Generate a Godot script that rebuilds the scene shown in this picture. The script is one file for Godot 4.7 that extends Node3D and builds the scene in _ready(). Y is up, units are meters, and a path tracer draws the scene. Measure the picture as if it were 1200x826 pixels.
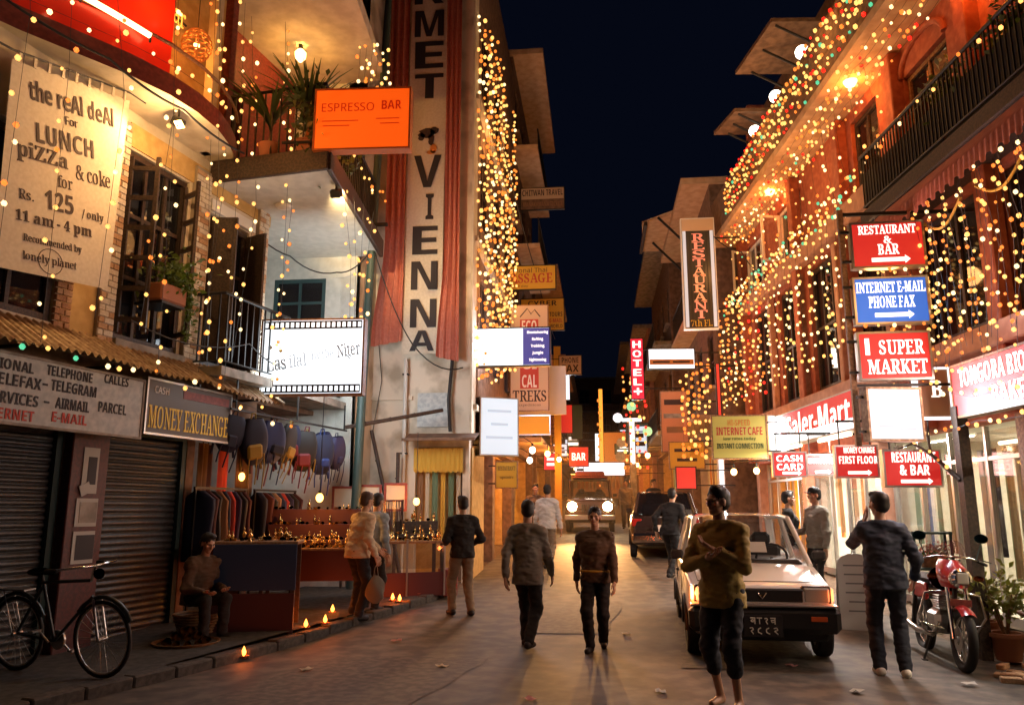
extends Node3D

# ---------------------------------------------------------------- mesh builder
class MB:
	var v := PackedVector3Array()
	var n := PackedVector3Array()
	var ix := PackedInt32Array()
	var t := Transform3D.IDENTITY
	func vert(p: Vector3, nn: Vector3) -> int:
		v.append(t * p); n.append((t.basis * nn).normalized()); return v.size() - 1
	func tri(a: Vector3, b: Vector3, c: Vector3):
		var nn := (b - a).cross(c - a).normalized()
		var i := vert(a, nn); vert(b, nn); vert(c, nn)
		ix.append_array([i, i + 2, i + 1])
	func quad(a: Vector3, b: Vector3, c: Vector3, d: Vector3):   # counter-clockwise seen from the front
		var nn := (c - a).cross(d - b).normalized()
		var i := vert(a, nn); vert(b, nn); vert(c, nn); vert(d, nn)
		ix.append_array([i, i + 2, i + 1, i, i + 3, i + 2])
	func box(c: Vector3, s: Vector3, b := Basis.IDENTITY):
		var h := s * 0.5
		var p := []
		for k in 8: p.append(c + b * Vector3(h.x if k & 1 else -h.x, h.y if k & 2 else -h.y, h.z if k & 4 else -h.z))
		for f in [[4, 5, 7, 6], [1, 0, 2, 3], [5, 1, 3, 7], [0, 4, 6, 2], [6, 7, 3, 2], [0, 1, 5, 4]]:
			quad(p[f[0]], p[f[1]], p[f[2]], p[f[3]])
	func span(a: Vector3, b: Vector3): box((a + b) * 0.5, (b - a).abs())
	func cbox(c: Vector3, s: Vector3, r: float, b := Basis.IDENTITY):   # box with chamfered edges
		var h := s * 0.5
		r = minf(r, minf(h.x, minf(h.y, h.z)) * 0.9)
		var q := func(sx, sy, sz, ax):
			var e := Vector3(h.x - (0.0 if ax == 0 else r), h.y - (0.0 if ax == 1 else r), h.z - (0.0 if ax == 2 else r))
			return c + b * Vector3(e.x * sx, e.y * sy, e.z * sz)
		for s1 in [-1, 1]:
			var f := [[q.call(s1, -1, -1, 0), q.call(s1, 1, -1, 0), q.call(s1, 1, 1, 0), q.call(s1, -1, 1, 0)],
				[q.call(-1, s1, -1, 1), q.call(-1, s1, 1, 1), q.call(1, s1, 1, 1), q.call(1, s1, -1, 1)],
				[q.call(-1, -1, s1, 2), q.call(1, -1, s1, 2), q.call(1, 1, s1, 2), q.call(-1, 1, s1, 2)]]
			for k in f:
				if s1 > 0: quad(k[0], k[1], k[2], k[3])
				else: quad(k[3], k[2], k[1], k[0])
		for s1 in [-1, 1]:
			for s2 in [-1, 1]:
				var e := [[q.call(s1, s2, -1, 0), q.call(s1, s2, 1, 0), q.call(s1, s2, 1, 1), q.call(s1, s2, -1, 1)],
					[q.call(-1, s1, s2, 1), q.call(1, s1, s2, 1), q.call(1, s1, s2, 2), q.call(-1, s1, s2, 2)],
					[q.call(s1, -1, s2, 2), q.call(s1, 1, s2, 2), q.call(s1, 1, s2, 0), q.call(s1, -1, s2, 0)]]
				for k in e:
					if s1 * s2 < 0: quad(k[0], k[1], k[2], k[3])
					else: quad(k[3], k[2], k[1], k[0])
				for s3 in [-1, 1]:
					if s1 * s2 * s3 > 0: tri(q.call(s1, s2, s3, 0), q.call(s1, s2, s3, 1), q.call(s1, s2, s3, 2))
					else: tri(q.call(s1, s2, s3, 2), q.call(s1, s2, s3, 1), q.call(s1, s2, s3, 0))
	func tube(pts: Array, r, sides := 8, caps := true):
		var base := v.size()
		var m := pts.size()
		var ref := Vector3.UP
		var d0: Vector3 = (pts[1] - pts[0]).normalized()
		if absf(d0.dot(ref)) > 0.9: ref = Vector3.RIGHT
		var x: Vector3 = ref.cross(d0).normalized()
		for i in m:
			var d: Vector3 = (pts[mini(i + 1, m - 1)] - pts[maxi(i - 1, 0)]).normalized()
			x = (x - d * x.dot(d)).normalized()
			var y: Vector3 = d.cross(x)
			var rr: float = r[i] if r is Array else r
			for k in sides:
				var a := TAU * k / sides
				var nn: Vector3 = x * cos(a) + y * sin(a)
				vert(pts[i] + nn * rr, nn)
		for i in m - 1:
			for k in sides:
				var a := base + i * sides + k
				var b := base + i * sides + (k + 1) % sides
				ix.append_array([a, a + sides, b, b, a + sides, b + sides])
		if caps:
			for e in [0, m - 1]:
				var nn: Vector3 = (pts[0] - pts[1]).normalized() if e == 0 else (pts[m - 1] - pts[m - 2]).normalized()
				var ctr := vert(pts[e], nn)
				for k in sides:
					v.append(v[base + e * sides + k]); n.append(n[ctr])
				for k in sides:
					var a := ctr + 1 + k
					var b := ctr + 1 + (k + 1) % sides
					if e == 0: ix.append_array([ctr, a, b])
					else: ix.append_array([ctr, b, a])
	func lathe(prof: Array, sides := 16, c := Vector3.ZERO, b := Basis.IDENTITY):   # [Vector2(radius, y)] from bottom to top
		for i in prof.size() - 1:
			var p: Vector2 = prof[i]
			var q: Vector2 = prof[i + 1]
			var e := q - p
			var nr := Vector2(e.y, -e.x).normalized()
			var base := v.size()
			for k in sides + 1:
				var a := TAU * k / sides
				var d := Vector3(cos(a), 0, sin(a))
				var nn := d * nr.x + Vector3.UP * nr.y
				vert(c + b * (d * p.x + Vector3.UP * p.y), b * nn)
				vert(c + b * (d * q.x + Vector3.UP * q.y), b * nn)
			for k in sides:
				var a := base + k * 2
				ix.append_array([a, a + 2, a + 1, a + 1, a + 2, a + 3])
	func prism(poly: PackedVector2Array, z0: float, z1: float):
		var tr := Geometry2D.triangulate_polygon(poly)
		for k in range(0, tr.size(), 3):
			var a := poly[tr[k]]
			var b := poly[tr[k + 1]]
			var c := poly[tr[k + 2]]
			if (b - a).cross(c - a) < 0:
				var w := b
				b = c
				c = w
			tri(Vector3(a.x, a.y, z1), Vector3(b.x, b.y, z1), Vector3(c.x, c.y, z1))
			tri(Vector3(c.x, c.y, z0), Vector3(b.x, b.y, z0), Vector3(a.x, a.y, z0))
		var cw := Geometry2D.is_polygon_clockwise(poly)
		for k in poly.size():
			var a := poly[k]
			var b := poly[(k + 1) % poly.size()]
			if cw:
				var w := a
				a = b
				b = w
			quad(Vector3(a.x, a.y, z0), Vector3(b.x, b.y, z0), Vector3(b.x, b.y, z1), Vector3(a.x, a.y, z1))
	func ball(c: Vector3, s: Vector3, rings := 6, sides := 10):
		var base := v.size()
		for i in rings + 1:
			var a := PI * i / rings
			for k in sides + 1:
				var b := TAU * k / sides
				var d := Vector3(sin(a) * cos(b), cos(a), sin(a) * sin(b))
				vert(c + d * s, d / s)
		for i in rings:
			for k in sides:
				var a := base + i * (sides + 1) + k
				ix.append_array([a, a + 1, a + sides + 1, a + 1, a + sides + 2, a + sides + 1])
	func grid(rows: Array, closed := false):   # rows of points, smooth; closed joins the row's ends
		var base := v.size()
		var m := rows.size()
		var w: int = rows[0].size()
		for i in m:
			for k in w:
				var l: Vector3 = rows[i][(k - 1 + w) % w] if closed else rows[i][maxi(k - 1, 0)]
				var r: Vector3 = rows[i][(k + 1) % w] if closed else rows[i][mini(k + 1, w - 1)]
				var nn: Vector3 = (r - l).cross(rows[mini(i + 1, m - 1)][k] - rows[maxi(i - 1, 0)][k])
				vert(rows[i][k], nn.normalized() if nn.length() > 1e-9 else Vector3.UP)
		for i in m - 1:
			for k in (w if closed else w - 1):
				var a := base + i * w + k
				var b := base + i * w + (k + 1) % w
				ix.append_array([a, a + w, b, b, a + w, b + w])
	func add(o: MB, x: Transform3D):
		var base := v.size()
		for k in o.v.size():
			v.append(t * (x * o.v[k])); n.append((t.basis * (x.basis.inverse().transposed() * o.n[k])).normalized())
		if x.basis.determinant() > 0:
			for k in o.ix: ix.append(base + k)
		else:
			for k in range(0, o.ix.size(), 3): ix.append_array([base + o.ix[k], base + o.ix[k + 2], base + o.ix[k + 1]])
	func mesh() -> ArrayMesh:
		var a := []
		a.resize(Mesh.ARRAY_MAX)
		a[Mesh.ARRAY_VERTEX] = v; a[Mesh.ARRAY_NORMAL] = n; a[Mesh.ARRAY_INDEX] = ix
		var m := ArrayMesh.new()
		m.add_surface_from_arrays(Mesh.PRIMITIVE_TRIANGLES, a)
		return m

# ---------------------------------------------------------------- materials
var M := {}
var rng := RandomNumberGenerator.new()
func srgb(r, g, b) -> Color: return Color(r, g, b).linear_to_srgb()
func mat(key: String, c: Color, rough := 0.8, metal := 0.0) -> StandardMaterial3D:   # c in linear values
	var m := StandardMaterial3D.new()
	m.albedo_color = c.linear_to_srgb(); m.roughness = rough; m.metallic = metal
	m.cull_mode = BaseMaterial3D.CULL_DISABLED
	M[key] = m
	return m
func noise_tex(c1: Color, c2: Color, freq: float, octaves: int, sd: int, size := 256, low := 0.25, high := 0.75) -> NoiseTexture2D:
	var f := FastNoiseLite.new()
	f.seed = sd; f.frequency = freq; f.fractal_octaves = octaves; f.noise_type = FastNoiseLite.TYPE_SIMPLEX_SMOOTH
	var g := Gradient.new()
	g.set_color(0, c1.linear_to_srgb()); g.set_color(1, c2.linear_to_srgb()); g.set_offset(0, low); g.set_offset(1, high)
	var t := NoiseTexture2D.new()
	t.width = size; t.height = size; t.seamless = true; t.noise = f; t.color_ramp = g
	return t
func bumps(freq: float, octaves: int, sd: int, size := 256) -> NoiseTexture2D:
	return noise_tex(Color.BLACK, Color.WHITE, freq, octaves, sd, size, 0.0, 1.0)
func mottled(key: String, c1: Color, c2: Color, tile: float, rough := 0.85, relief := 0.0, freq := 0.02, octaves := 5, low := 0.25, high := 0.75) -> StandardMaterial3D:
	var m := mat(key, Color.WHITE, rough)
	m.albedo_texture = noise_tex(c1, c2, freq, octaves, key.hash() % 1000, 512, low, high)
	m.uv1_triplanar = true; m.uv1_world_triplanar = true; m.uv1_scale = Vector3.ONE / tile
	if relief > 0:
		m.heightmap_enabled = true; m.heightmap_texture = bumps(0.05, 5, key.hash() % 777, 512); m.heightmap_scale = relief
	return m
func glow(key: String, c: Color, energy: float, base := Color(0.5, 0.5, 0.5)) -> StandardMaterial3D:
	var m := mat(key, base, 0.5)
	m.emission_enabled = true; m.emission = c; m.emission_energy_multiplier = energy
	return m
func pane_mat(key: String, c: Color, alpha: float) -> StandardMaterial3D:
	var m := mat(key, c, 0.03)
	m.transparency = BaseMaterial3D.TRANSPARENCY_ALPHA; m.albedo_color.a = alpha
	return m

# ---------------------------------------------------------------- objects
var taken := {}
func numbered(called: String) -> String:
	taken[called] = taken.get(called, -1) + 1
	return called if taken[called] == 0 else "%s_%03d" % [called, taken[called]]
func tag(o: Node, label: String, category: String, group := ""):
	o.set_meta("label", label); o.set_meta("category", category)
	if group: o.set_meta("group", group)
func thing(called: String, label: String, category: String, x := Transform3D.IDENTITY, group := "") -> Node3D:
	var o := Node3D.new()
	o.name = numbered(called); o.transform = x
	add_child(o, true); tag(o, label, category, group)
	return o
func part(parent: Node, called: String, b, m: Material, x := Transform3D.IDENTITY) -> MeshInstance3D:
	var o := MeshInstance3D.new()
	o.name = called; o.mesh = b.mesh() if b is MB else b; o.material_override = m; o.transform = x
	parent.add_child(o, true)
	return o
func pbox(parent: Node, called: String, c: Vector3, s: Vector3, m: Material, r := 0.0, bs := Basis.IDENTITY) -> MeshInstance3D:
	var b := MB.new()
	if r > 0: b.cbox(Vector3.ZERO, s, r)
	else: b.box(Vector3.ZERO, s)
	return part(parent, called, b, m, Transform3D(bs, c))
func pspan(parent: Node, called: String, a: Vector3, b: Vector3, m: Material, r := 0.0) -> MeshInstance3D:
	return pbox(parent, called, (a + b) * 0.5, (b - a).abs(), m, r)
func structure(called: String, b: MB, m: Material) -> MeshInstance3D:
	var o := part(self, called, b, m)
	o.set_meta("kind", "structure")
	return o
func at(p: Vector3, deg := 0.0) -> Transform3D: return Transform3D(Basis(Vector3.UP, deg_to_rad(deg)), p)
var fonts := {}
func font(k: String) -> Font:
	if not fonts.has(k):
		var f := SystemFont.new()
		f.font_names = PackedStringArray([{"s": "Droid Sans", "r": "Droid Serif", "m": "Droid Sans Mono"}[k[0]]])
		f.font_weight = 700 if k.length() > 1 else 400
		fonts[k] = f
	return fonts[k]
func text(parent: Node, s: String, p: Vector3, h: float, w: float, m: Material, f := "sb", called := "lettering", bs := Basis.IDENTITY) -> MeshInstance3D:
	var tm := TextMesh.new()
	tm.text = s; tm.font = font(f); tm.font_size = 24; tm.pixel_size = 0.01; tm.depth = 0.004; tm.curve_step = 1.5
	var bb := tm.get_aabb()
	var o := part(parent, called, tm, m)
	var sc := Vector3(w / maxf(bb.size.x, 0.001), h / maxf(bb.size.y, 0.001), 1)
	o.transform = Transform3D(bs * Basis.from_scale(sc), p - bs * (bb.get_center() * sc))
	return o
func area(parent: Node, p: Vector3, turn: Vector3, size: Vector2, c: Color, e: float):
	var l := AreaLight3D.new()
	l.name = "glow_light"; l.area_size = size; l.light_color = c; l.light_energy = e; l.shadow_enabled = true
	l.area_range = 40.0
	parent.add_child(l, true)
	l.position = p; l.rotation_degrees = turn
func omni(parent: Node, p: Vector3, c: Color, e: float, size := 0.05):
	var l := OmniLight3D.new()
	l.name = "glow_light"; l.light_color = c; l.light_energy = e; l.light_size = size; l.omni_range = 40.0; l.omni_attenuation = 2.0; l.shadow_enabled = true
	parent.add_child(l, true)
	l.position = p
func spot(parent: Node, p: Vector3, aim: Vector3, c: Color, e: float, deg: float, size := 0.05):
	var l := SpotLight3D.new()
	l.name = "glow_light"; l.light_color = c; l.light_energy = e; l.light_size = size; l.spot_range = 50.0; l.spot_attenuation = 2.0; l.spot_angle = deg; l.spot_angle_attenuation = 0.6; l.shadow_enabled = true
	parent.add_child(l, true)
	l.position = p; l.basis = Basis.looking_at(aim, Vector3.UP if absf(aim.normalized().y) < 0.95 else Vector3.RIGHT)
var ORD := ["first", "second", "third", "fourth", "fifth", "sixth", "seventh", "eighth", "ninth", "tenth", "eleventh", "twelfth", "thirteenth", "fourteenth", "fifteenth", "sixteenth", "seventeenth", "eighteenth", "nineteenth", "twentieth", "twenty-first", "twenty-second", "twenty-third", "twenty-fourth", "twenty-fifth", "twenty-sixth", "twenty-seventh", "twenty-eighth", "twenty-ninth", "thirtieth"]

func gy(z: float) -> float:   # the street climbs gently away from the camera
	if z > -9.0: return 0.0
	if z > -26.0: return (-9.0 - z) * 0.047
	return 0.8 + (minf(-26.0 - z, 60.0)) * 0.03

const WARM := Color(1.0, 0.72, 0.36)
const TUNG := Color(1.0, 0.62, 0.25)

func _ready():
	rng.seed = 7
	# camera
	var cam := Camera3D.new()
	cam.position = Vector3(0, 1.6, 0); cam.rotation_degrees = Vector3(11.07, 6.13, 0); cam.fov = 47.9; cam.far = 500.0
	add_child(cam)
	cam.make_current()
	# sky and exposure
	var we := WorldEnvironment.new()
	var env := Environment.new()
	env.background_mode = Environment.BG_SKY
	var sk := ProceduralSkyMaterial.new()
	sk.sky_top_color = Color(0.019, 0.031, 0.075); sk.sky_horizon_color = Color(0.021, 0.03, 0.066); sk.sky_curve = 0.15
	sk.ground_bottom_color = Color(0.02, 0.02, 0.03); sk.ground_horizon_color = Color(0.021, 0.03, 0.066)
	var sky := Sky.new()
	sky.sky_material = sk
	env.sky = sky; env.tonemap_mode = Environment.TONE_MAPPER_LINEAR; env.tonemap_exposure = 1.0
	env.volumetric_fog_enabled = true; env.volumetric_fog_density = 0.0
	env.sdfgi_enabled = true; env.ssao_enabled = true; env.ssil_enabled = true
	we.environment = env
	add_child(we)
	materials()
	ground()
	left_house()
	banner_house()
	brick_house()
	far_houses()
	left_signs()
	right_signs()
	stalls()
	right_front()
	vehicles()
	fairy_lights()
	cables()
	people()

func materials():
	mottled("asphalt", Color(0.045, 0.037, 0.029), Color(0.125, 0.102, 0.076), 3.9, 0.72, 0.06, 0.02, 9)
	mottled("asphalt_patch", Color(0.042, 0.035, 0.028), Color(0.108, 0.089, 0.068), 2.2, 0.74, 0.05, 0.03, 6)
	mottled("earth", Color(0.08, 0.055, 0.035), Color(0.17, 0.12, 0.08), 1.6, 0.95, 1.0, 0.03, 6)
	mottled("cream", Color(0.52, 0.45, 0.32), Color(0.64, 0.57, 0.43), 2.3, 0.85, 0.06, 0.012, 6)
	mottled("ochre", Color(0.48, 0.31, 0.1), Color(0.6, 0.4, 0.15), 1.7, 0.85, 0.1, 0.015, 6)
	mottled("greywhite", Color(0.52, 0.51, 0.44), Color(0.6, 0.585, 0.51), 2.1, 0.85, 0.05, 0.02, 6)
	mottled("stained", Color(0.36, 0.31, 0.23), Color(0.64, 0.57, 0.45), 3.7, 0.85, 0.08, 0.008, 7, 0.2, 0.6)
	mottled("concrete", Color(0.2, 0.18, 0.15), Color(0.36, 0.32, 0.27), 2.0, 0.9, 0.15, 0.015, 6)
	mottled("terracotta_wall", Color(0.33, 0.085, 0.045), Color(0.47, 0.15, 0.075), 1.9, 0.8, 0.12, 0.02, 6)
	mottled("pink_wall", Color(0.4, 0.2, 0.13), Color(0.52, 0.29, 0.19), 2.3, 0.85, 0.12, 0.02, 6)
	mottled("peach", Color(0.5, 0.31, 0.17), Color(0.62, 0.42, 0.25), 2.3, 0.8, 0.05, 0.015, 6)
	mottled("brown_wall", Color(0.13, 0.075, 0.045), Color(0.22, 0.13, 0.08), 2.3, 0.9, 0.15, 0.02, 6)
	mottled("rust", Color(0.2, 0.11, 0.05), Color(0.5, 0.38, 0.22), 0.9, 0.55, 0.05, 0.02, 6)
	mottled("red_paint", Color(0.14, 0.022, 0.016), Color(0.24, 0.042, 0.028), 0.8, 0.6, 0.05, 0.02, 6)
	mottled("dark_wood", Color(0.025, 0.015, 0.01), Color(0.07, 0.04, 0.025), 0.7, 0.55, 0.05, 0.03, 5)
	mottled("wood", Color(0.17, 0.08, 0.03), Color(0.33, 0.18, 0.08), 0.8, 0.5, 0.05, 0.03, 5)
	mottled("shutter", Color(0.016, 0.018, 0.02), Color(0.04, 0.042, 0.043), 0.7, 0.42, 0.0, 0.02, 6)
	mottled("banner_cloth", Color(0.55, 0.49, 0.37), Color(0.62, 0.56, 0.44), 0.7, 0.9, 0.02, 0.02, 6)
	mottled("board_grey", Color(0.33, 0.36, 0.36), Color(0.47, 0.49, 0.46), 0.9, 0.55, 0.0, 0.015, 6)
	mottled("red_cloth", Color(0.42, 0.13, 0.085), Color(0.52, 0.18, 0.12), 0.8, 0.85, 0.05, 0.02, 5)
	M.red_cloth.backlight_enabled = true; M.red_cloth.backlight = Color(0.35, 0.08, 0.05)
	mottled("brick_a", Color(0.32, 0.16, 0.08), Color(0.46, 0.26, 0.13), 0.4, 0.9, 0.1, 0.03, 5)
	mottled("brick_b", Color(0.4, 0.24, 0.13), Color(0.55, 0.36, 0.2), 0.4, 0.9, 0.1, 0.03, 5)
	mottled("brick_c", Color(0.55, 0.48, 0.36), Color(0.68, 0.62, 0.5), 0.5, 0.9, 0.1, 0.03, 5)
	mat("mortar", Color(0.3, 0.25, 0.19), 0.95)
	mat("black", Color(0.012, 0.011, 0.011), 0.6)
	mat("black_ink", Color(0.018, 0.015, 0.018), 0.7)
	mat("brown_ink", Color(0.045, 0.025, 0.02), 0.8)
	mat("red_ink", Color(0.45, 0.05, 0.03), 0.7)
	mat("yellow_ink", Color(0.72, 0.5, 0.05), 0.6)
	mat("white_ink", Color(0.75, 0.72, 0.66), 0.6)
	mat("iron", Color(0.02, 0.018, 0.016), 0.5, 0.4)
	mat("steel", Color(0.45, 0.44, 0.42), 0.3, 0.9)
	mat("chrome", Color(0.7, 0.68, 0.65), 0.12, 1.0)
	mat("rubber", Color(0.014, 0.013, 0.012), 0.75)
	mat("green_pole", Color(0.03, 0.055, 0.045), 0.55)
	mat("pipe_white", Color(0.55, 0.55, 0.5), 0.5)
	mat("terracotta", Color(0.35, 0.13, 0.06), 0.85)
	mat("leaf", Color(0.07, 0.12, 0.02), 0.6)
	mat("leaf_dark", Color(0.03, 0.06, 0.018), 0.6)
	mat("leaf_yellow", Color(0.2, 0.2, 0.03), 0.6)
	for k in ["leaf", "leaf_dark", "leaf_yellow"]:
		M[k].backlight_enabled = true; M[k].backlight = Color(0.3, 0.35, 0.08)
	mat("cable", Color(0.012, 0.012, 0.012), 0.6)
	mat("teal_paint", Color(0.025, 0.06, 0.06), 0.6)
	mat("white_paint", Color(0.72, 0.7, 0.64), 0.5)
	mat("paper", Color(0.42, 0.41, 0.37), 0.9)
	pane_mat("pane", Color(0.05, 0.05, 0.05), 0.16)
	pane_mat("dark_pane", Color(0.012, 0.012, 0.015), 0.82)
	glow("sign_white", Color(0.93, 0.97, 1.0), 1.5, Color(0.8, 0.8, 0.8))
	glow("sign_pale", Color(0.9, 0.95, 1.0), 0.88, Color(0.25, 0.25, 0.25))
	glow("sign_red", Color(0.8, 0.13, 0.12), 0.75, Color(0.5, 0.05, 0.05))
	glow("sign_blue", Color(0.1, 0.36, 0.78), 1.0, Color(0.05, 0.2, 0.5))
	glow("sign_text", Color(1.0, 0.95, 0.9), 1.6, Color(0.8, 0.8, 0.8))
	glow("lamp_warm", Color(1.0, 0.8, 0.5), 6.0)
	glow("lamp_white", Color(1.0, 0.95, 0.85), 8.0)
	glow("flame", Color(1.0, 0.55, 0.2), 8.0)
	glow("shop_tube", Color(1.0, 0.93, 0.8), 5.0)
	glow("shop_bulb", Color(1.0, 0.72, 0.35), 7.0)
	glow("bulb_warm", Color(1.0, 0.73, 0.38), 2.0)
	glow("bulb_amber", Color(1.0, 0.53, 0.19), 1.5)
	glow("bulb_white", Color(1.0, 0.85, 0.6), 2.6)
	glow("bulb_red", Color(1.0, 0.13, 0.08), 1.6)
	glow("bulb_green", Color(0.35, 0.85, 0.62), 1.1)
	glow("bulb_blue", Color(0.25, 0.4, 1.0), 1.2)

func ground():
	var b := MB.new()
	var zs := [70.0, 20.0, 4.0, 0.0, -4.0, -9.0, -12.0, -18.0, -26.0, -40.0, -60.0, -86.0, -160.0, -260.0]
	for k in zs.size() - 1:
		var z0: float = zs[k]
		var z1: float = zs[k + 1]
		b.quad(Vector3(-160, gy(z0) - 0.02, z0), Vector3(160, gy(z0) - 0.02, z0), Vector3(160, gy(z1) - 0.02, z1), Vector3(-160, gy(z1) - 0.02, z1))
	structure("ground", b, M.earth)
	# the road: cambered, slightly uneven asphalt, its left edge closing in past the stalls
	b = MB.new()
	var f := FastNoiseLite.new()
	f.seed = 3; f.frequency = 0.35
	var rows := []
	var z := 8.0
	while z > -86.0:
		var row := []
		var xl := road_left(z)
		var xr := road_right(z)
		for k in 25:
			var u := k / 24.0
			var x := lerpf(xl, xr, u)
			row.append(Vector3(x, gy(z) + 0.004 + 0.03 * sin(u * PI) + f.get_noise_2d(x, z) * 0.012, z))
		rows.append(row)
		z -= 0.35 if z > -14 else 1.0
	b.grid(rows)
	structure("road", b, M.asphalt)
	for p in [[18, 26, 6, 13], [40, 49, 3, 9], [47, 56, 14, 19], [27, 31, 15, 23], [52, 60, 8, 12]]:   # later repairs, sheets lying on the road
		b = MB.new()
		var sheet := []
		for i in range(p[0], p[1]):
			var row := []
			for k in range(p[2], p[3]): row.append(rows[i][k] + Vector3(rng.randf_range(-0.04, 0.04) if (k == p[2] or k == p[3] - 1) else 0.0, 0.006, 0))
			sheet.append(row)
		b.grid(sheet)
		structure(numbered("road_patch"), b, M.asphalt_patch)
	# stone kerb in front of the stalls, one block after the other
	mottled("kerb_stone", Color(0.04, 0.037, 0.033), Color(0.085, 0.077, 0.068), 0.8, 0.9, 0.15, 0.02, 6)
	var kb := thing("stone_kerb", "worn stone kerb along the stalls beside the road", "kerb")
	kb.set_meta("kind", "structure")
	var a0 := Vector3(-5.53, 0, -2.9)
	var a1 := Vector3(-2.45, 0, -13.4)
	var cnt := 22
	for k in cnt:
		var c := a0.lerp(a1, (k + 0.5) / cnt)
		c.y = gy(c.z) + 0.045 + rng.randf_range(-0.008, 0.008)
		var dir := (a1 - a0).normalized()
		pbox(kb, "kerb_stone", c, Vector3(0.16, 0.13, (a1 - a0).length() / cnt - 0.012), M.kerb_stone, 0.015, Basis(Vector3.UP, atan2(dir.x, dir.z) + rng.randf_range(-0.015, 0.015)))
	# pavement behind that kerb
	b = MB.new()
	b.quad(Vector3(-5.61, 0.09, -2.9), Vector3(-4.38, 0.09, -7.1), Vector3(-6.2, 0.09, -7.1), Vector3(-7.2, 0.09, -2.9))
	b.quad(Vector3(-4.38, 0.09, -7.1), Vector3(-2.53, 0.29, -13.4), Vector3(-5.0, 0.29, -13.6), Vector3(-6.2, 0.09, -7.1))
	mottled("paving", Color(0.03, 0.029, 0.027), Color(0.07, 0.066, 0.058), 1.5, 0.85, 0.15, 0.02, 6)
	structure("pavement", b, M.paving)
func road_left(z: float) -> float:
	if z > -13.4: return lerpf(-4.25, -2.42, (-7.2 - z) / 6.2)
	return -2.42
func road_right(z: float) -> float:
	if z > -10: return 4.1
	if z > -19: return lerpf(4.1, 3.3, (-10 - z) / 9.0)
	return 3.0

# ---------------------------------------------------------------- window: frame with mullions and panes, a part of its house
func window(parent: Node, c: Vector3, w: float, h: float, cols: int, rows: int, fm: Material, gm: Material, bar := 0.06, deep := 0.08, bs := Basis.IDENTITY) -> MeshInstance3D:
	var b := MB.new()
	for s in [-1, 1]:
		b.box(Vector3(s * (w - bar) * 0.5, 0, 0), Vector3(bar, h, deep))
		b.box(Vector3(0, s * (h - bar) * 0.5, 0), Vector3(w - 2 * bar, bar, deep - 0.004))
	for k in range(1, cols): b.box(Vector3(-w * 0.5 + w * k / cols, 0, 0), Vector3(bar * 0.7, h - 2 * bar, deep * 0.7))
	for k in range(1, rows): b.box(Vector3(0, -h * 0.5 + h * k / rows, 0), Vector3(w - 2 * bar, bar * 0.7, deep * 0.6))
	var o := part(parent, "window", b, fm, Transform3D(bs, c))
	for i in cols:
		for k in rows:
			pbox(o, "pane", Vector3(-w * 0.5 + w * (i + 0.5) / cols, -h * 0.5 + h * (k + 0.5) / rows, 0), Vector3(w / cols - bar * 0.6, h / rows - bar * 0.6, 0.008), gm)
	return o
# a wall in the plane z = 0 with rectangular holes [x0, y0, x1, y1], of one mesh
func holed(x0: float, y0: float, x1: float, y1: float, z0: float, z1: float, holes: Array) -> MB:
	var xs := [x0, x1]
	var ys := [y0, y1]
	for h in holes:
		for k in [0, 2]:
			if h[k] > x0 and h[k] < x1 and not xs.has(h[k]): xs.append(h[k])
		for k in [1, 3]:
			if h[k] > y0 and h[k] < y1 and not ys.has(h[k]): ys.append(h[k])
	xs.sort(); ys.sort()
	var b := MB.new()
	var solid := func(i, k):
		if i < 0 or k < 0 or i >= xs.size() - 1 or k >= ys.size() - 1: return false
		var cx: float = (xs[i] + xs[i + 1]) * 0.5
		var cy: float = (ys[k] + ys[k + 1]) * 0.5
		for h in holes:
			if cx > h[0] and cx < h[2] and cy > h[1] and cy < h[3]: return false
		return true
	for i in xs.size() - 1:
		for k in ys.size() - 1:
			if not solid.call(i, k): continue
			var a: float = xs[i]
			var c: float = xs[i + 1]
			var d: float = ys[k]
			var e: float = ys[k + 1]
			b.quad(Vector3(a, d, z1), Vector3(c, d, z1), Vector3(c, e, z1), Vector3(a, e, z1))
			b.quad(Vector3(c, d, z0), Vector3(a, d, z0), Vector3(a, e, z0), Vector3(c, e, z0))
			if not solid.call(i - 1, k): b.quad(Vector3(a, d, z0), Vector3(a, d, z1), Vector3(a, e, z1), Vector3(a, e, z0))
			if not solid.call(i + 1, k): b.quad(Vector3(c, d, z1), Vector3(c, d, z0), Vector3(c, e, z0), Vector3(c, e, z1))
			if not solid.call(i, k - 1): b.quad(Vector3(a, d, z0), Vector3(c, d, z0), Vector3(c, d, z1), Vector3(a, d, z1))
			if not solid.call(i, k + 1): b.quad(Vector3(a, e, z1), Vector3(c, e, z1), Vector3(c, e, z0), Vector3(a, e, z0))
	return b
func slab(poly: Array, y0: float, y1: float) -> MB:   # poly of Vector2(x, z)
	var b := MB.new()
	b.t = Transform3D(Basis(Vector3.RIGHT, Vector3.BACK, Vector3.DOWN), Vector3.ZERO)   # prism's x, y become x, z; its depth runs down
	b.prism(PackedVector2Array(poly), -y1, -y0)
	return b
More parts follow.
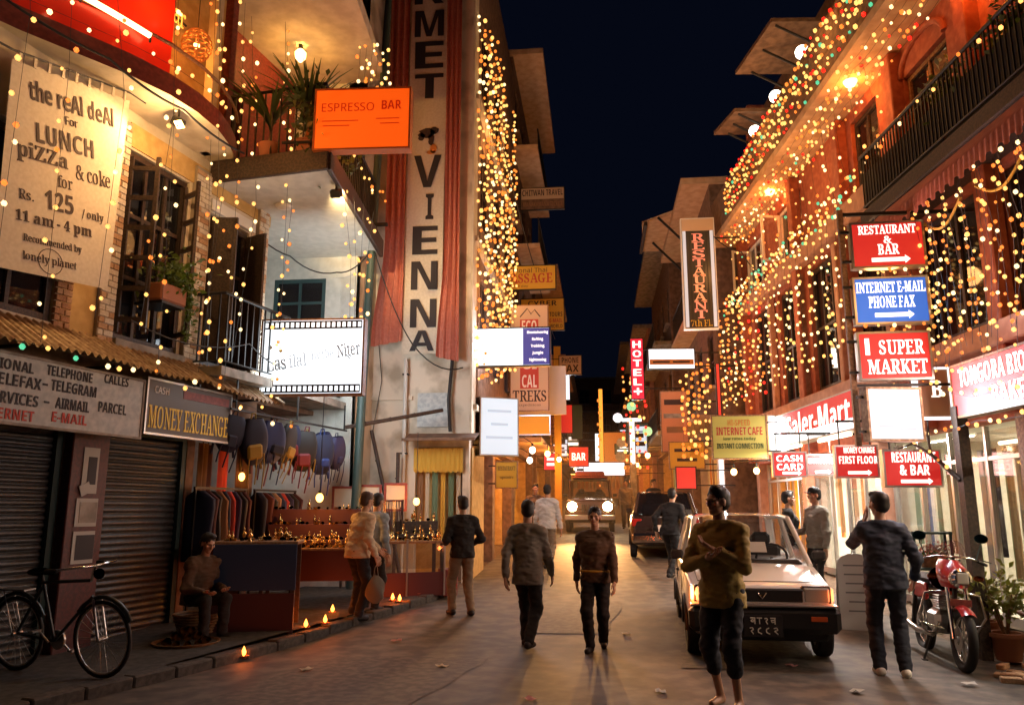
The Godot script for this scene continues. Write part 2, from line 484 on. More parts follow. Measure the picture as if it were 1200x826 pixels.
func bricks(parent: Node, x0: float, x1: float, y0: float, y1: float, z: float, mats: Array):
	var w := (x1 - x0)
	var shared := {}
	var y := y0
	var row := 0
	while y < y1 - 0.05:
		var cuts := [0.0, 1.0] if w < 0.2 else ([0.0, 0.62, 1.0] if row % 2 == 0 else [0.0, 0.38, 1.0])
		for k in cuts.size() - 1:
			var bw: float = (cuts[k + 1] - cuts[k]) * w - 0.01
			var key := "%.3f" % bw
			if not shared.has(key):
				var b := MB.new()
				b.cbox(Vector3.ZERO, Vector3(bw, 0.062, 0.05), 0.005)
				shared[key] = b.mesh()
			part(parent, "brick", shared[key], mats[rng.randi() % mats.size()], at(Vector3(x0 + (cuts[k] + cuts[k + 1]) * 0.5 * w, y + 0.031, z + rng.randf_range(-0.005, 0.004))))
		y += 0.073; row += 1
func railing(parent: Node, pts: Array, h: float, gap: float, m: Material, bar := 0.012):   # posts between two rails along a line of points
	var top := []
	var low := []
	for p in pts:
		top.append(p + Vector3.UP * h); low.append(p + Vector3.UP * 0.08)
	var b := MB.new()
	b.tube(top, 0.025, 6)
	var o := part(parent, "railing", b, m)
	b = MB.new()
	b.tube(low, 0.014, 6)
	part(o, "bottom_rail", b, m)
	b = MB.new()
	b.box(Vector3.ZERO, Vector3(bar * 1.6, h - 0.09, bar * 1.6))
	var ms := b.mesh()
	for k in pts.size() - 1:
		var n := maxi(1, int((pts[k + 1] - pts[k]).length() / gap))
		for i in n: part(o, "baluster", ms, m, at(pts[k].lerp(pts[k + 1], (i + 0.5) / n) + Vector3.UP * (h * 0.5 + 0.03)))
func leaves(count: int, size: float, place: Callable) -> MB:
	var b := MB.new()
	for k in count:
		var p: Vector3 = place.call()
		var d := Vector3(rng.randf_range(-1, 1), rng.randf_range(-0.5, 1), rng.randf_range(-1, 1)).normalized()
		var s := d.cross(Vector3(rng.randf_range(-1, 1), rng.randf_range(-1, 1), rng.randf_range(-1, 1))).normalized()
		var l := size * rng.randf_range(0.6, 1.3)
		var up := d.cross(s) * l * 0.12
		b.quad(p, p + d * l * 0.5 - s * l * 0.28 + up, p + d * l, p + d * l * 0.5 + s * l * 0.28 + up)
	return b
func rot_from_to(d: Vector3) -> Basis:   # a basis whose y runs along d
	var x := d.cross(Vector3.UP if absf(d.y) < 0.95 else Vector3.RIGHT).normalized()
	return Basis(x, d, x.cross(d))

# ---------------------------------------------------------------- the cream house on the left
var L1 := Transform3D(Basis(Vector3.UP, deg_to_rad(80)), Vector3(-5.5, 0, -9.2))
var ARC := [Vector2(-3.6, -0.1), Vector2(-3.0, 0.0), Vector2(-2.5, 0.16), Vector2(-2.0, 0.38), Vector2(-1.5, 0.6), Vector2(-1.0, 0.74), Vector2(-0.55, 0.78), Vector2(-0.1, 0.74), Vector2(0.3, 0.62), Vector2(0.62, 0.48), Vector2(0.88, 0.32)]
func left_house():
	var h := thing("cream_house", "cream plastered house with brick pilasters, curved balcony and terrace above the shutters", "building", L1)
	# ground floor
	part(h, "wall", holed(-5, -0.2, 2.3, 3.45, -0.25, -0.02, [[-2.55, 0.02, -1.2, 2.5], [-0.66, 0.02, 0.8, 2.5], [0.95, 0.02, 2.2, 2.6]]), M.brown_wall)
	part(h, "wall", holed(-5, 3.45, 2.3, 6.4, -0.25, 0, [[-0.72, 3.54, 0.4, 5.92], [0.88, 3.5, 1.8, 5.68], [-2.6, 3.54, -1.55, 5.5]]), M.cream)
	pspan(h, "yellow_band", Vector3(-0.74, 5.95, 0.002), Vector3(2.3, 6.25, 0.02), M.ochre)
	pspan(h, "yellow_panel", Vector3(-1.48, 3.5, 0.002), Vector3(-0.98, 5.9, 0.015), M.ochre)
	pbox(h, "pillar", Vector3(-0.93, 1.25, 0.03), Vector3(0.52, 2.5, 0.14), mottled("dark_red", Color(0.05, 0.014, 0.012), Color(0.1, 0.022, 0.018), 0.6, 0.6), 0.01)
	for sh in [[-2.52, -1.23], [-0.63, 0.77]]:
		var w: float = sh[1] - sh[0]
		var o := part(h, "roller_shutter", holed(sh[0] - 0.03, 0.02, sh[1] + 0.03, 2.5, -0.12, -0.03, [[sh[0] + 0.05, 0.1, sh[1] - 0.05, 2.45]]), M.teal_paint)
		var b := MB.new()
		var rows := []
		for k in 7:
			var a := k / 6.0
			rows.append([Vector3(-w * 0.5 + 0.04, -0.036 + 0.068 * a, 0.02 * sin(a * PI)), Vector3(w * 0.5 - 0.04, -0.036 + 0.068 * a, 0.02 * sin(a * PI))])
		b.grid(rows)
		b.box(Vector3(0, -0.037, -0.004), Vector3(w - 0.09, 0.006, 0.012))
		var ms := b.mesh()
		for k in 31: part(o, "slat", ms, M.shutter, Transform3D(Basis(Vector3.FORWARD, rng.randf_range(-0.003, 0.003)), Vector3((sh[0] + sh[1]) * 0.5, 0.14 + k * 0.0755, -0.1 + rng.randf_range(-0.004, 0.004))))
	# dark shop behind the stalls
	var r := MB.new()
	r.span(Vector3(0.9, 0, -3.0), Vector3(5.2, 3.3, -2.9))
	r.span(Vector3(0.75, 0, -3.0), Vector3(0.9, 3.3, -0.26))
	r.span(Vector3(0.75, 3.2, -2.9), Vector3(4.6, 3.28, -0.26))
	part(h, "shop_room", r, M.brown_wall)
	# first floor windows and the narrow balcony door
	var wn := window(h, Vector3(-0.16, 4.73, -0.08), 1.1, 2.36, 3, 3, M.dark_wood, M.dark_pane, 0.07, 0.1)
	pspan(wn, "sill", Vector3(-0.6, -1.3, 0.02), Vector3(0.6, -1.2, 0.2), M.concrete)
	# open casement shutters beside it
	for s in [-1, 1]:
		var c := MB.new()
		for k in 6: c.box(Vector3(0.18, -0.95 + k * 0.38, 0), Vector3(0.36, 0.06, 0.035))
		for q in [0.02, 0.34]: c.box(Vector3(q, 0, 0), Vector3(0.05, 2.2, 0.04))
		part(wn, "casement", c, M.dark_wood, Transform3D(Basis(Vector3.UP, deg_to_rad(-70 if s < 0 else -112)), Vector3(s * 0.5, 0, 0.06)))
	window(h, Vector3(-2.08, 4.5, -0.08), 1.02, 1.9, 2, 2, M.dark_wood, M.dark_pane, 0.07, 0.1)
	var dr := window(h, Vector3(1.34, 4.58, -0.08), 0.9, 2.14, 2, 3, M.dark_wood, M.dark_pane, 0.07, 0.1)
	for s in [0, 1]:
		var c := MB.new()
		c.box(Vector3(0.2, 0, 0), Vector3(0.4, 2.05, 0.04))
		for k in 3: c.box(Vector3(0.2, -0.66 + 0.66 * k, 0), Vector3(0.3, 0.54, 0.05))
		part(dr, "shutter_leaf", c, M.dark_wood, Transform3D(Basis(Vector3.UP, deg_to_rad(-75 if s == 0 else -105)), Vector3(-0.44 if s == 0 else 0.44, 0, 0.06)))
	pspan(h, "lintel", Vector3(0.82, 5.7, 0.003), Vector3(1.86, 5.86, 0.06), M.white_paint)
	for p in [[-1.0, -0.76], [0.46, 0.78], [1.95, 2.2]]:
		pspan(h, "pilaster", Vector3(p[0], 3.45, 0.002), Vector3(p[1], 6.2, 0.06), M.mortar)
		bricks(h, p[0], p[1], 3.46, 6.15, 0.05, [M.brick_b, M.brick_c, M.brick_c])
	bricks(h, -1.56, -1.34, 3.5, 4.35, 0.01, [M.brick_a, M.brick_b])
	bricks(h, -3.1, -2.66, 4.2, 6.2, 0.0, [M.brick_a, M.brick_b])
	# little balcony in front of the door, with iron railing
	part(h, "balcony_floor", slab([Vector2(0.62, 0.0), Vector2(2.3, 0.0), Vector2(2.3, 0.55), Vector2(0.62, 0.55)], 3.3, 3.42), M.concrete)
	railing(h, [Vector3(0.66, 3.42, 0.05), Vector3(0.66, 3.42, 0.5), Vector3(2.25, 3.42, 0.5)], 1.0, 0.14, M.iron)
	# loggia beyond the facade: floor, back wall with its dark window, ceiling is the terrace
	part(h, "loggia_floor", slab([Vector2(2.3, -2.0), Vector2(2.3, 0.5), Vector2(4.7, 0.3), Vector2(4.7, -2.0)], 3.3, 3.42), M.concrete)
	pspan(h, "wall", Vector3(2.05, 3.45, -3.0), Vector3(2.3, 6.1, -0.26), M.cream)
	railing(h, [Vector3(2.3, 3.42, 0.45), Vector3(4.3, 3.42, 0.28)], 1.0, 0.14, M.iron)
	# terrace with its pale underside, railing and planting
	part(h, "terrace_slab", slab([Vector2(0.8, -3.0), Vector2(0.8, 0.02), Vector2(0.87, 1.78), Vector2(4.5, 0.84), Vector2(4.6, -3.0)], 6.12, 6.36), M.greywhite)
	for e in [[Vector3(0.8, 6.24, 0.02), Vector3(0.84, 6.24, 1.84)], [Vector3(0.84, 6.24, 1.84), Vector3(4.55, 6.24, 0.87)]]:
		var d: Vector3 = e[1] - e[0]
		pbox(h, "terrace_edge", (e[0] + e[1]) * 0.5, Vector3(0.07, 0.32, d.length()), M.dark_wood, 0.01, Basis(Vector3.UP, atan2(d.x, d.z)))
	railing(h, [Vector3(0.88, 6.36, 0.2), Vector3(0.92, 6.36, 1.7), Vector3(4.4, 6.36, 0.8)], 1.05, 0.12, M.iron)
	# upper storey set back behind the terrace
	part(h, "wall", holed(-5, 6.4, 1.2, 9.6, -0.5, -0.25, [[-1.6, 6.5, -0.5, 9.0]]), M.ochre)
	part(h, "wall", holed(1.2, 6.4, 4.6, 9.6, -1.1, -0.9, [[1.5, 6.4, 2.6, 8.6]]), M.red_paint)
	window(h, Vector3(2.05, 7.5, -1.0), 1.05, 2.1, 2, 3, M.dark_wood, M.dark_pane)
	window(h, Vector3(-1.05, 7.75, -0.35), 1.06, 2.4, 2, 2, M.red_paint, M.dark_pane)
	for p in [Vector3(0.55, 8.0, 0.1), Vector3(1.15, 8.0, -0.1)]: pbox(h, "post", p, Vector3(0.14, 3.2, 0.14), M.cream if p.x < 1 else M.red_paint, 0.01)
	part(h, "roof_slab", slab([Vector2(-5, -3.0), Vector2(-5, 0.3), Vector2(1.1, 0.35), Vector2(1.2, 1.7), Vector2(4.5, 0.84), Vector2(4.6, -3.0)], 9.6, 9.85), M.cream)
	# curved balcony with red panels
	var poly := ARC.duplicate()
	poly.append(Vector2(0.9, -0.25)); poly.append(Vector2(-3.6, -0.25))
	part(h, "balcony_slab", slab(poly, 6.4, 6.52), M.cream)
	var rows := [[], []]
	var rows2 := [[], []]
	var rail := []
	for q in ARC:
		rows[0].append(Vector3(q.x, 6.36, q.y + 0.03)); rows[1].append(Vector3(q.x, 6.62, q.y + 0.03))
		rows2[0].append(Vector3(q.x, 6.62, q.y)); rows2[1].append(Vector3(q.x, 7.85 if q.x < -0.9 else 6.9, q.y))
		rail.append(Vector3(q.x, 7.0, q.y + 0.012))
	var fa := MB.new()
	fa.grid(rows)
	part(h, "balcony_fascia", fa, M.red_paint)
	var rp := mat("red_panel", Color(0.55, 0.05, 0.03), 0.25)
	rp.backlight_enabled = true; rp.backlight = Color(0.8, 0.2, 0.1)
	for k in ARC.size() - 1:
		var pb := MB.new()
		pb.grid([[rows2[0][k], rows2[0][k + 1]], [rows2[1][k], rows2[1][k + 1]]])
		if ARC[k + 1].x < -0.9: part(h, "balcony_panel", pb, rp)
	fa = MB.new()
	fa.tube(rail, 0.022, 6)
	part(h, "balcony_rail", fa, M.wood)
	# ceiling lamp under the terrace (not lit)
	fa = MB.new()
	fa.lathe([Vector2(0.0, -0.06), Vector2(0.1, -0.04), Vector2(0.13, 0.0)], 14)
	part(h, "ceiling_lamp", fa, M.white_paint, at(Vector3(1.9, 6.11, 0.5)))
	# neon tube over the red balcony, wicker lantern, wall lamp, flood lamp: things of their own
	var neon := thing("neon_tube", "bright bent neon tube above the red balcony panels", "neon light", L1)
	var np := []
	for k in 13:
		var q := k / 12.0
		np.append(Vector3(-2.75 + 1.4 * q, 7.05 - 0.14 * q * q, lerpf(0.12, 0.74, q)))
	fa = MB.new()
	fa.tube(np, 0.034, 8)
	part(neon, "glass_tube", fa, glow("neon", Color(1.0, 0.75, 0.5), 6.0))
	for k in [0, 6, 12]: pbox(neon, "clip", np[k] + Vector3(0, -0.04, 0), Vector3(0.02, 0.08, 0.02), M.iron)
	omni(neon, Vector3(-1.2, 7.3, 0.35), Color(1.0, 0.55, 0.24), 0.9, 0.15)
	var bar := thing("neon_lettering", "small yellow script neon reading Bar above the red balcony", "neon sign", L1)
	text(bar, "Bar", Vector3(-0.62, 7.74, 0.42), 0.26, 0.36, glow("neon_yellow", Color(1.0, 0.7, 0.2), 2.0), "r", "neon_script", Basis(Vector3.UP, deg_to_rad(0)))
	pbox(bar, "back_bar", Vector3(-0.62, 7.72, 0.38), Vector3(0.5, 0.02, 0.02), M.iron)
	pspan(bar, "hanger_rod", Vector3(-0.64, 7.72, 0.37), Vector3(-0.62, 9.6, 0.39), M.iron)
	var lan := thing("wicker_lantern", "round woven wicker lantern hanging above the red balcony", "lantern", L1 * at(Vector3(-0.1, 7.62, 0.34)))
	var lm := mat("wicker", Color(0.5, 0.32, 0.14), 0.8)
	lm.backlight_enabled = true; lm.backlight = Color(0.9, 0.6, 0.25)
	for k in 9:
		var a := -1.2 + 2.4 * k / 8
		fa = MB.new()
		var ring := []
		for i in 17: ring.append(Vector3(cos(TAU * i / 16) * cos(a) * 0.19, sin(a) * 0.22, sin(TAU * i / 16) * cos(a) * 0.19))
		fa.tube(ring, 0.011, 5, false)
		part(lan, "hoop", fa, lm)
	for k in 8:
		fa = MB.new()
		var rib := []
		for i in 9:
			var a := -1.4 + 2.8 * i / 8
			rib.append(Vector3(cos(TAU * k / 8) * cos(a) * 0.185, sin(a) * 0.22, sin(TAU * k / 8) * cos(a) * 0.185))
		fa.tube(rib, 0.008, 4)
		part(lan, "rib", fa, lm)
	fa = MB.new()
	fa.tube([Vector3(0, 0.2, 0), Vector3(0, 1.98, 0)], 0.006, 4)
	part(lan, "cord", fa, M.cable)
	fa = MB.new()
	fa.ball(Vector3.ZERO, Vector3(0.04, 0.05, 0.04))
	part(lan, "bulb", fa, M.lamp_warm)
	omni(lan, Vector3.ZERO, TUNG, 1.2, 0.05)
	var sc := thing("wall_lamp", "small lit wall lamp on the top terrace above the palms", "lamp", at(Vector3(-5.05, 9.4, -12.2)))
	fa = MB.new()
	fa.lathe([Vector2(0.03, -0.12), Vector2(0.09, -0.06), Vector2(0.1, 0.04), Vector2(0.05, 0.1)], 14)
	part(sc, "globe", fa, M.lamp_warm)
	pbox(sc, "bracket", Vector3(0, 0.14, 0), Vector3(0.06, 0.12, 0.06), M.iron)
	omni(sc, Vector3(0, 0, 0.0), WARM, 1.3, 0.08)
	var fl := thing("flood_lamp", "black flood lamp hung under the curved balcony beside the lunch banner", "lamp", L1 * at(Vector3(-0.62, 6.22, 0.6)))
	pbox(fl, "housing", Vector3(0, 0, 0), Vector3(0.12, 0.12, 0.16), M.black, 0.02, Basis(Vector3.RIGHT, 0.5))
	fa = MB.new()
	fa.tube([Vector3(0, 0.05, 0), Vector3(0, 0.19, 0)], 0.014, 6)
	part(fl, "bracket", fa, M.iron)
	pbox(fl, "lens", Vector3(-0.05, -0.06, 0.06), Vector3(0.1, 0.012, 0.1), M.shop_bulb, 0.0, Basis(Vector3.FORWARD, 0.7))
	omni(fl, Vector3(-0.12, -0.16, 0.14), Color(1.0, 0.77, 0.5), 1.3, 0.06)
	spot(fl, Vector3(-0.14, -0.15, 0.14), Vector3(-1.0, -0.7, -0.3), Color(1.0, 0.77, 0.5), 5.0, 50.0, 0.06)
	# corrugated rusty awning over the shop signs
	var aw := thing("corrugated_awning", "rusty corrugated iron awning above the shop signs", "awning", L1)
	var rw := []
	for k in 2:
		var row := []
		for i in 301:
			var x := -4.6 + 6.65 * i / 300
			row.append(Vector3(x, (3.5 if k == 0 else 3.13) + 0.024 * sin(x * 62.0) + (0.02 * sin(x * 3.1) if k == 1 else 0.0) - (0.05 if x > 0.4 else 0.0) * k, 0.03 if k == 0 else 0.62))
		rw.append(row)
	fa = MB.new()
	fa.grid(rw)
	part(aw, "sheet", fa, M.rust)
	for x in [-2.4, -1.2, 0.2, 1.6]: pspan(aw, "bracket", Vector3(x, 3.08, 0.02), Vector3(x + 0.03, 3.11, 0.56), M.iron)
	# terrace plants
	for p in [[1.05, 1.45, 0.62, "spiky potted palm on the terrace rail beside the post", 0], [1.3, 1.35, 0.75, "tall spiky potted palm in the middle of the terrace", 1], [1.9, 1.25, 0.6, "bushy dark potted plant near the orange sign", 2], [1.0, 0.9, 0.45, "smaller potted palm against the terrace's red post", 3], [2.6, 1.1, 0.5, "potted palm farthest back along the terrace rail", 4]]:
		var pl := thing("terrace_plant", p[3], "plant", L1 * at(Vector3(p[0], 6.36, p[1] - 0.1)), "potted plants on the terrace")
		fa = MB.new()
		fa.lathe([Vector2(0.0, 0.0), Vector2(0.11, 0.0), Vector2(0.16, 0.28), Vector2(0.13, 0.27)], 14)
		part(pl, "pot", fa, M.terracotta)
		fa = MB.new()
		for k in 46:
			var a := rng.randf() * TAU
			var up := rng.randf_range(0.35, 1.25)
			var ln := rng.randf_range(0.5, 0.95)
			var pt := []
			for i in 6:
				var q := i / 5.0
				pt.append(Vector3(cos(a) * sin(up * q + 0.15) * ln * q, 0.26 + ln * q * 1.1 - 0.35 * q * q * ln, sin(a) * sin(up * q + 0.15) * ln * q) + Vector3(0, p[2] * 0.5, 0))
			var side := Vector3(-sin(a), 0, cos(a))
			for i in 5:
				var w0: float = 0.022 * sin((i / 5.0) * 2.6 + 0.4)
				var w1: float = 0.022 * sin(((i + 1) / 5.0) * 2.6 + 0.4)
				fa.quad(pt[i] - side * w0, pt[i] + side * w0, pt[i + 1] + side * w1, pt[i + 1] - side * w1)
		part(pl, "crown", fa, M.leaf_dark)
		fa = MB.new()
		fa.tube([Vector3(0, 0.2, 0), Vector3(0.02, 0.3 + p[2] * 0.5, 0)], [0.035, 0.02], 7)
		part(pl, "trunk", fa, M.wood)
	for p in [[1.15, 1.6, "tangled dark bush hanging over the terrace rail by the post"], [1.9, 1.45, "tangled dark bush hanging over the terrace rail by the orange sign"]]:
		var tb := thing("terrace_bush", p[2], "plant", L1 * at(Vector3(p[0], 6.36, p[1] - 0.2)), "bushes on the terrace rail")
		pbox(tb, "trough", Vector3(0, 0.14, 0), Vector3(0.5, 0.26, 0.24), M.terracotta, 0.02)
		part(tb, "foliage", leaves(520, 0.11, func(): return Vector3(rng.randfn(0, 0.26), 0.62 + rng.randfn(0, 0.28), rng.randfn(0.08, 0.12))), M.leaf_dark)
	# window box with a trailing plant
	var bx := thing("window_planter", "terracotta window box with trailing green plant outside the dark window", "planter", L1 * at(Vector3(-0.2, 4.06, 0.3)))
	pbox(bx, "box", Vector3(0, 0.11, 0), Vector3(0.46, 0.22, 0.22), M.terracotta, 0.02)
	pbox(bx, "shelf_bracket", Vector3(0, -0.02, -0.1), Vector3(0.4, 0.03, 0.4), M.iron)
	part(bx, "foliage", leaves(420, 0.085, func(): return Vector3(rng.randfn(0.08, 0.19), 0.34 + rng.randfn(0, 0.13), rng.randfn(0.02, 0.09))), M.leaf)
	part(bx, "trailing_stem", leaves(140, 0.07, func():
		var q := rng.randf()
		return Vector3(0.3 + rng.randfn(0, 0.035), 0.3 - q * 0.7, 0.1 + rng.randfn(0, 0.03))), M.leaf)

# hanging strips of cloth inside a lit shop, each a part
func strips(parent: Node, x0: float, x1: float, y0: float, y1: float, z: float, keys: Array, w := 0.16):
	var n := int((x1 - x0) / (w * 1.15))
	for k in n:
		var b := MB.new()
		var ww := w * rng.randf_range(0.7, 1.1)
		var hh := (y1 - y0) * rng.randf_range(0.72, 1.0)
		var rows := []
		for i in 3:
			var row := []
			for q in 7: row.append(Vector3((q / 6.0 - 0.5) * ww, -hh * i / 2.0, 0.025 * sin(q * 2.1 + k) * (0.4 + 0.3 * i)))
			rows.append(row)
		b.grid(rows)
		part(parent, "hanging_cloth", b, M[keys[rng.randi() % keys.size()]], at(Vector3(x0 + (k + 0.5) * (x1 - x0) / n, y1, z + rng.randf_range(-0.06, 0.06))))
# a lit shop room behind an opening in a facade (frame: x along, y up, z out)
func shop(parent: Node, x0: float, x1: float, y0: float, y1: float, z: float, deep: float, wall: Material, c: Color, e: float, tube_key := "shop_tube"):
	var b := MB.new()
	b.span(Vector3(x0 - 0.05, y0, z - deep - 0.1), Vector3(x1 + 0.05, y1, z - deep))
	b.span(Vector3(x0 - 0.15, y0, z - deep), Vector3(x0 - 0.01, y1, z))
	b.span(Vector3(x1 + 0.01, y0, z - deep), Vector3(x1 + 0.15, y1, z))
	b.span(Vector3(x0, y1 + 0.002, z - deep), Vector3(x1, y1 + 0.08, z))
	b.span(Vector3(x0, y0 - 0.05, z - deep), Vector3(x1, y0 + 0.02, z))
	part(parent, "shop_room", b, wall)
	var w := (x1 - x0) * 0.6
	var t := MB.new()
	t.tube([Vector3(-w * 0.5, 0, 0), Vector3(w * 0.5, 0, 0)], 0.028, 8)
	var o := part(parent, "tube_lamp", t, M[tube_key], at(Vector3((x0 + x1) * 0.5, y1 - 0.08, z - deep * 0.4)))
	area(o, Vector3(0, -0.04, 0), Vector3(-90, 0, 0), Vector2(w, 0.1), c, e)

# ---------------------------------------------------------------- the tall house with the vertical banner
func banner_house():
	for k in [["cloth_yellow", Color(0.6, 0.36, 0.05)], ["cloth_cream", Color(0.55, 0.48, 0.35)], ["cloth_green", Color(0.12, 0.2, 0.12)], ["cloth_teal", Color(0.2, 0.33, 0.32)], ["cloth_brown", Color(0.25, 0.13, 0.06)], ["cloth_blue", Color(0.08, 0.13, 0.3)], ["cloth_pink", Color(0.5, 0.2, 0.2)], ["cloth_white", Color(0.66, 0.64, 0.58)], ["cloth_red", Color(0.4, 0.04, 0.03)], ["cloth_orange", Color(0.55, 0.2, 0.04)]]:
		mat(k[0], k[1], 0.85)
		M[k[0]].backlight_enabled = true; M[k[0]].backlight = Color(0.4, 0.35, 0.25)
	var h := thing("banner_house", "tall cream house whose end wall carries the long vertical banner", "building")
	var w := holed(-4.6, -0.1, -2.4, 15.0, -15.0, -14.8, [[-3.42, 0.25, -2.52, 2.72]])
	part(h, "end_wall", w, M.stained)
	var sd := holed(0, -0.1, 7.6, 15.0, -0.25, 0, [[0.2, 0.3, 3.2, 2.9], [3.6, 0.3, 7.2, 2.9], [1.0, 4.6, 2.2, 6.4], [3.2, 4.6, 4.4, 6.4], [5.4, 4.6, 6.6, 6.4], [1.0, 7.6, 2.2, 9.4], [3.2, 7.6, 4.4, 9.4], [5.4, 7.6, 6.6, 9.4], [1.0, 10.6, 2.2, 12.4], [3.2, 10.6, 4.4, 12.4], [5.4, 10.6, 6.6, 12.4]])
	var F := at(Vector3(-2.4, 0, -15.0), 90)
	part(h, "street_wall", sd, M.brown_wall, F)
	for y in [5.5, 8.5, 11.5]:
		for x in [1.6, 3.8, 6.0]: window(h, F * Vector3(x, y, -0.08), 1.18, 1.78, 2, 2, M.dark_wood, M.dark_pane, 0.07, 0.08, F.basis)
	for y in [3.5, 6.9, 10.0]: pbox(h, "string_course", F * Vector3(3.8, y, 0.05), Vector3(7.6, 0.12, 0.12), M.cream, 0.01, F.basis)
	pspan(h, "corner_strip", Vector3(-2.398, 2.9, -15.3), Vector3(-2.36, 15, -14.8), M.cream)
	# side wall behind the loggia with its dark window
	part(h, "loggia_wall", holed(-10.0, -0.1, -4.3, 12.0, -13.75, -13.55, [[-5.86, 4.82, -4.88, 5.72]]), M.greywhite)
	window(h, Vector3(-5.37, 5.27, -13.6), 0.98, 0.9, 2, 2, M.teal_paint, M.dark_pane, 0.07)
	pspan(h, "side_return", Vector3(-4.6, -0.1, -14.798), Vector3(-4.3, 15, -13.55), M.stained)
	pspan(h, "cornice_strip", Vector3(-4.3, 3.62, -14.798), Vector3(-3.5, 3.7, -14.74), M.stained)
	pspan(h, "grey_panel", Vector3(-3.4, 3.1, -14.798), Vector3(-2.75, 3.75, -14.76), M.board_grey)
	# yellow lit shop in the end wall
	shop(h, -3.42, -2.52, 0.25, 2.72, -14.99, 1.6, M.ochre, WARM, 3.0, "shop_bulb")
	var F2 := Node3D.new()
	var vb := MB.new()
	var rows := []
	for i in 2:
		var row := []
		for q in 41: row.append(Vector3(-3.44 + 0.94 * q / 40, 2.7 - 0.42 * i - (0.04 * absf(sin(q * 0.78)) if i == 1 else 0.0), -14.72 + 0.02 * sin(q * 1.6)))
		rows.append(row)
	vb.grid(rows)
	part(h, "yellow_valance", vb, M.cloth_yellow)
	strips(h, -3.4, -2.54, 0.9, 2.4, -14.85, ["cloth_cream", "cloth_green", "cloth_teal", "cloth_brown", "cloth_yellow"], 0.11)
	F2.free()
	var ab := MB.new()
	ab.quad(Vector3(-3.55, 2.98, -14.79), Vector3(-3.55, 2.8, -14.2), Vector3(-2.2, 2.8, -14.2), Vector3(-2.2, 2.98, -14.79))
	ab.box(Vector3(-2.875, 2.82, -14.2), Vector3(1.35, 0.05, 0.04))
	part(h, "shop_canopy", ab, M.brown_wall)
	# street side shops
	for s in [[0.2, 3.2, "cloth_orange"], [3.6, 7.2, "cloth_red"]]:
		var n := Node3D.new()
		n.name = "street_shop"; n.transform = F
		h.add_child(n, true)
		shop(n, s[0], s[1], 0.4, 2.88, -0.26, 1.8, M.ochre, WARM, 9.0, "shop_bulb")
		strips(n, s[0] + 0.1, s[1] - 0.1, 1.0, 2.8, -0.5, ["cloth_yellow", "cloth_orange", "cloth_red", "cloth_brown", "cloth_cream"], 0.22)
	# the banner: white cloth with black letters between two red drapes
	var bn := thing("vertical_banner", "long white cloth banner with black vertical lettering and red drapes on the cream wall", "banner")
	var bb := MB.new()
	rows = []
	for i in 30:
		var y := 14.4 - (14.4 - 4.48) * i / 29.0
		var row := []
		for q in 9: row.append(Vector3(-3.66 + 0.76 * q / 8 - 0.006 * i * 0.2, y, -14.58 + 0.012 * sin(q * 0.9 + i * 0.7)))
		rows.append(row)
	bb.grid(rows)
	part(bn, "white_cloth", bb, M.banner_cloth)
	for s in [[-4.1, -3.67, -4.27, -3.68, 4.62, -3.9], [-2.92, -2.58, -3.0, -2.57, 4.4, 9.0]]:
		bb = MB.new()
		rows = []
		for i in 36:
			var q := i / 35.0
			var y: float = 14.4 - (14.4 - s[4]) * q
			var flare: float = smoothstep(0.78, 1.0, q)
			var row := []
			for k in 25:
				var u := k / 24.0
				var a: float = lerpf(lerpf(s[0], s[0] + 0.06, q), s[2], flare)
				var c: float = lerpf(s[1], s[3], flare)
				row.append(Vector3(lerpf(a, c, u), y + 0.1 * u * flare * (1 if s[0] < -3.5 else -1), -14.5 + 0.045 * sin(u * 19.0 + q * 2.0) * (1.0 - 0.3 * flare) + 0.02 * sin(u * 41.0 - q * 5.0)))
			rows.append(row)
		bb.grid(rows)
		part(bn, "red_drape", bb, M.red_cloth)
	for l in [["U", -3.6, -3.0, 12.9, 13.5], ["R", -3.61, -2.99, 11.9, 12.62], ["M", -3.59, -2.98, 11.15, 11.74], ["E", -3.57, -2.98, 10.43, 11.03], ["T", -3.56, -2.97, 9.76, 10.3], ["V", -3.54, -2.98, 7.84, 8.52], ["I", -3.28, -3.12, 7.17, 7.7], ["E", -3.53, -3.03, 6.45, 7.03], ["N", -3.54, -3.02, 5.74, 6.31], ["N", -3.54, -3.03, 4.99, 5.55], ["A", -3.54, -3.06, 4.53, 4.93]]:
		text(bn, l[0], Vector3((l[1] + l[2]) * 0.5, (l[3] + l[4]) * 0.5, -14.555), l[4] - l[3], l[2] - l[1], M.black_ink, "sb", "letter")
	bb = MB.new()   # small painted emblem between the words: a sprig over a leaf
	for e in [[-3.28, 9.0, 0.16, 0.11], [-3.14, 9.05, 0.09, 0.08], [-3.4, 8.93, 0.07, 0.09], [-3.2, 8.86, 0.06, 0.13]]:
		var po := PackedVector2Array()
		for k in 14: po.append(Vector2(e[0] + cos(TAU * k / 14) * e[2] * (1.0 + 0.25 * sin(k * 2.4)), e[1] + sin(TAU * k / 14) * e[3]))
		bb.prism(po, -14.562, -14.556)
	part(bn, "emblem", bb, M.brown_ink)
	bb = MB.new()
	for e in [[-3.15, 8.66, 0.07, 0.1], [-3.2, 8.58, 0.09, 0.04]]:
		var po := PackedVector2Array()
		for k in 12: po.append(Vector2(e[0] + cos(TAU * k / 12) * e[2], e[1] + sin(TAU * k / 12) * e[3]))
		bb.prism(po, -14.5625, -14.5565)
	part(bn, "emblem", bb, M.cloth_orange)
	pbox(bn, "top_pole", Vector3(-3.35, 14.42, -14.55), Vector3(1.7, 0.05, 0.05), M.wood)
	# poles and pipes against it
	var gp := thing("green_pole", "tall dark green utility pole between loggia and banner", "pole")
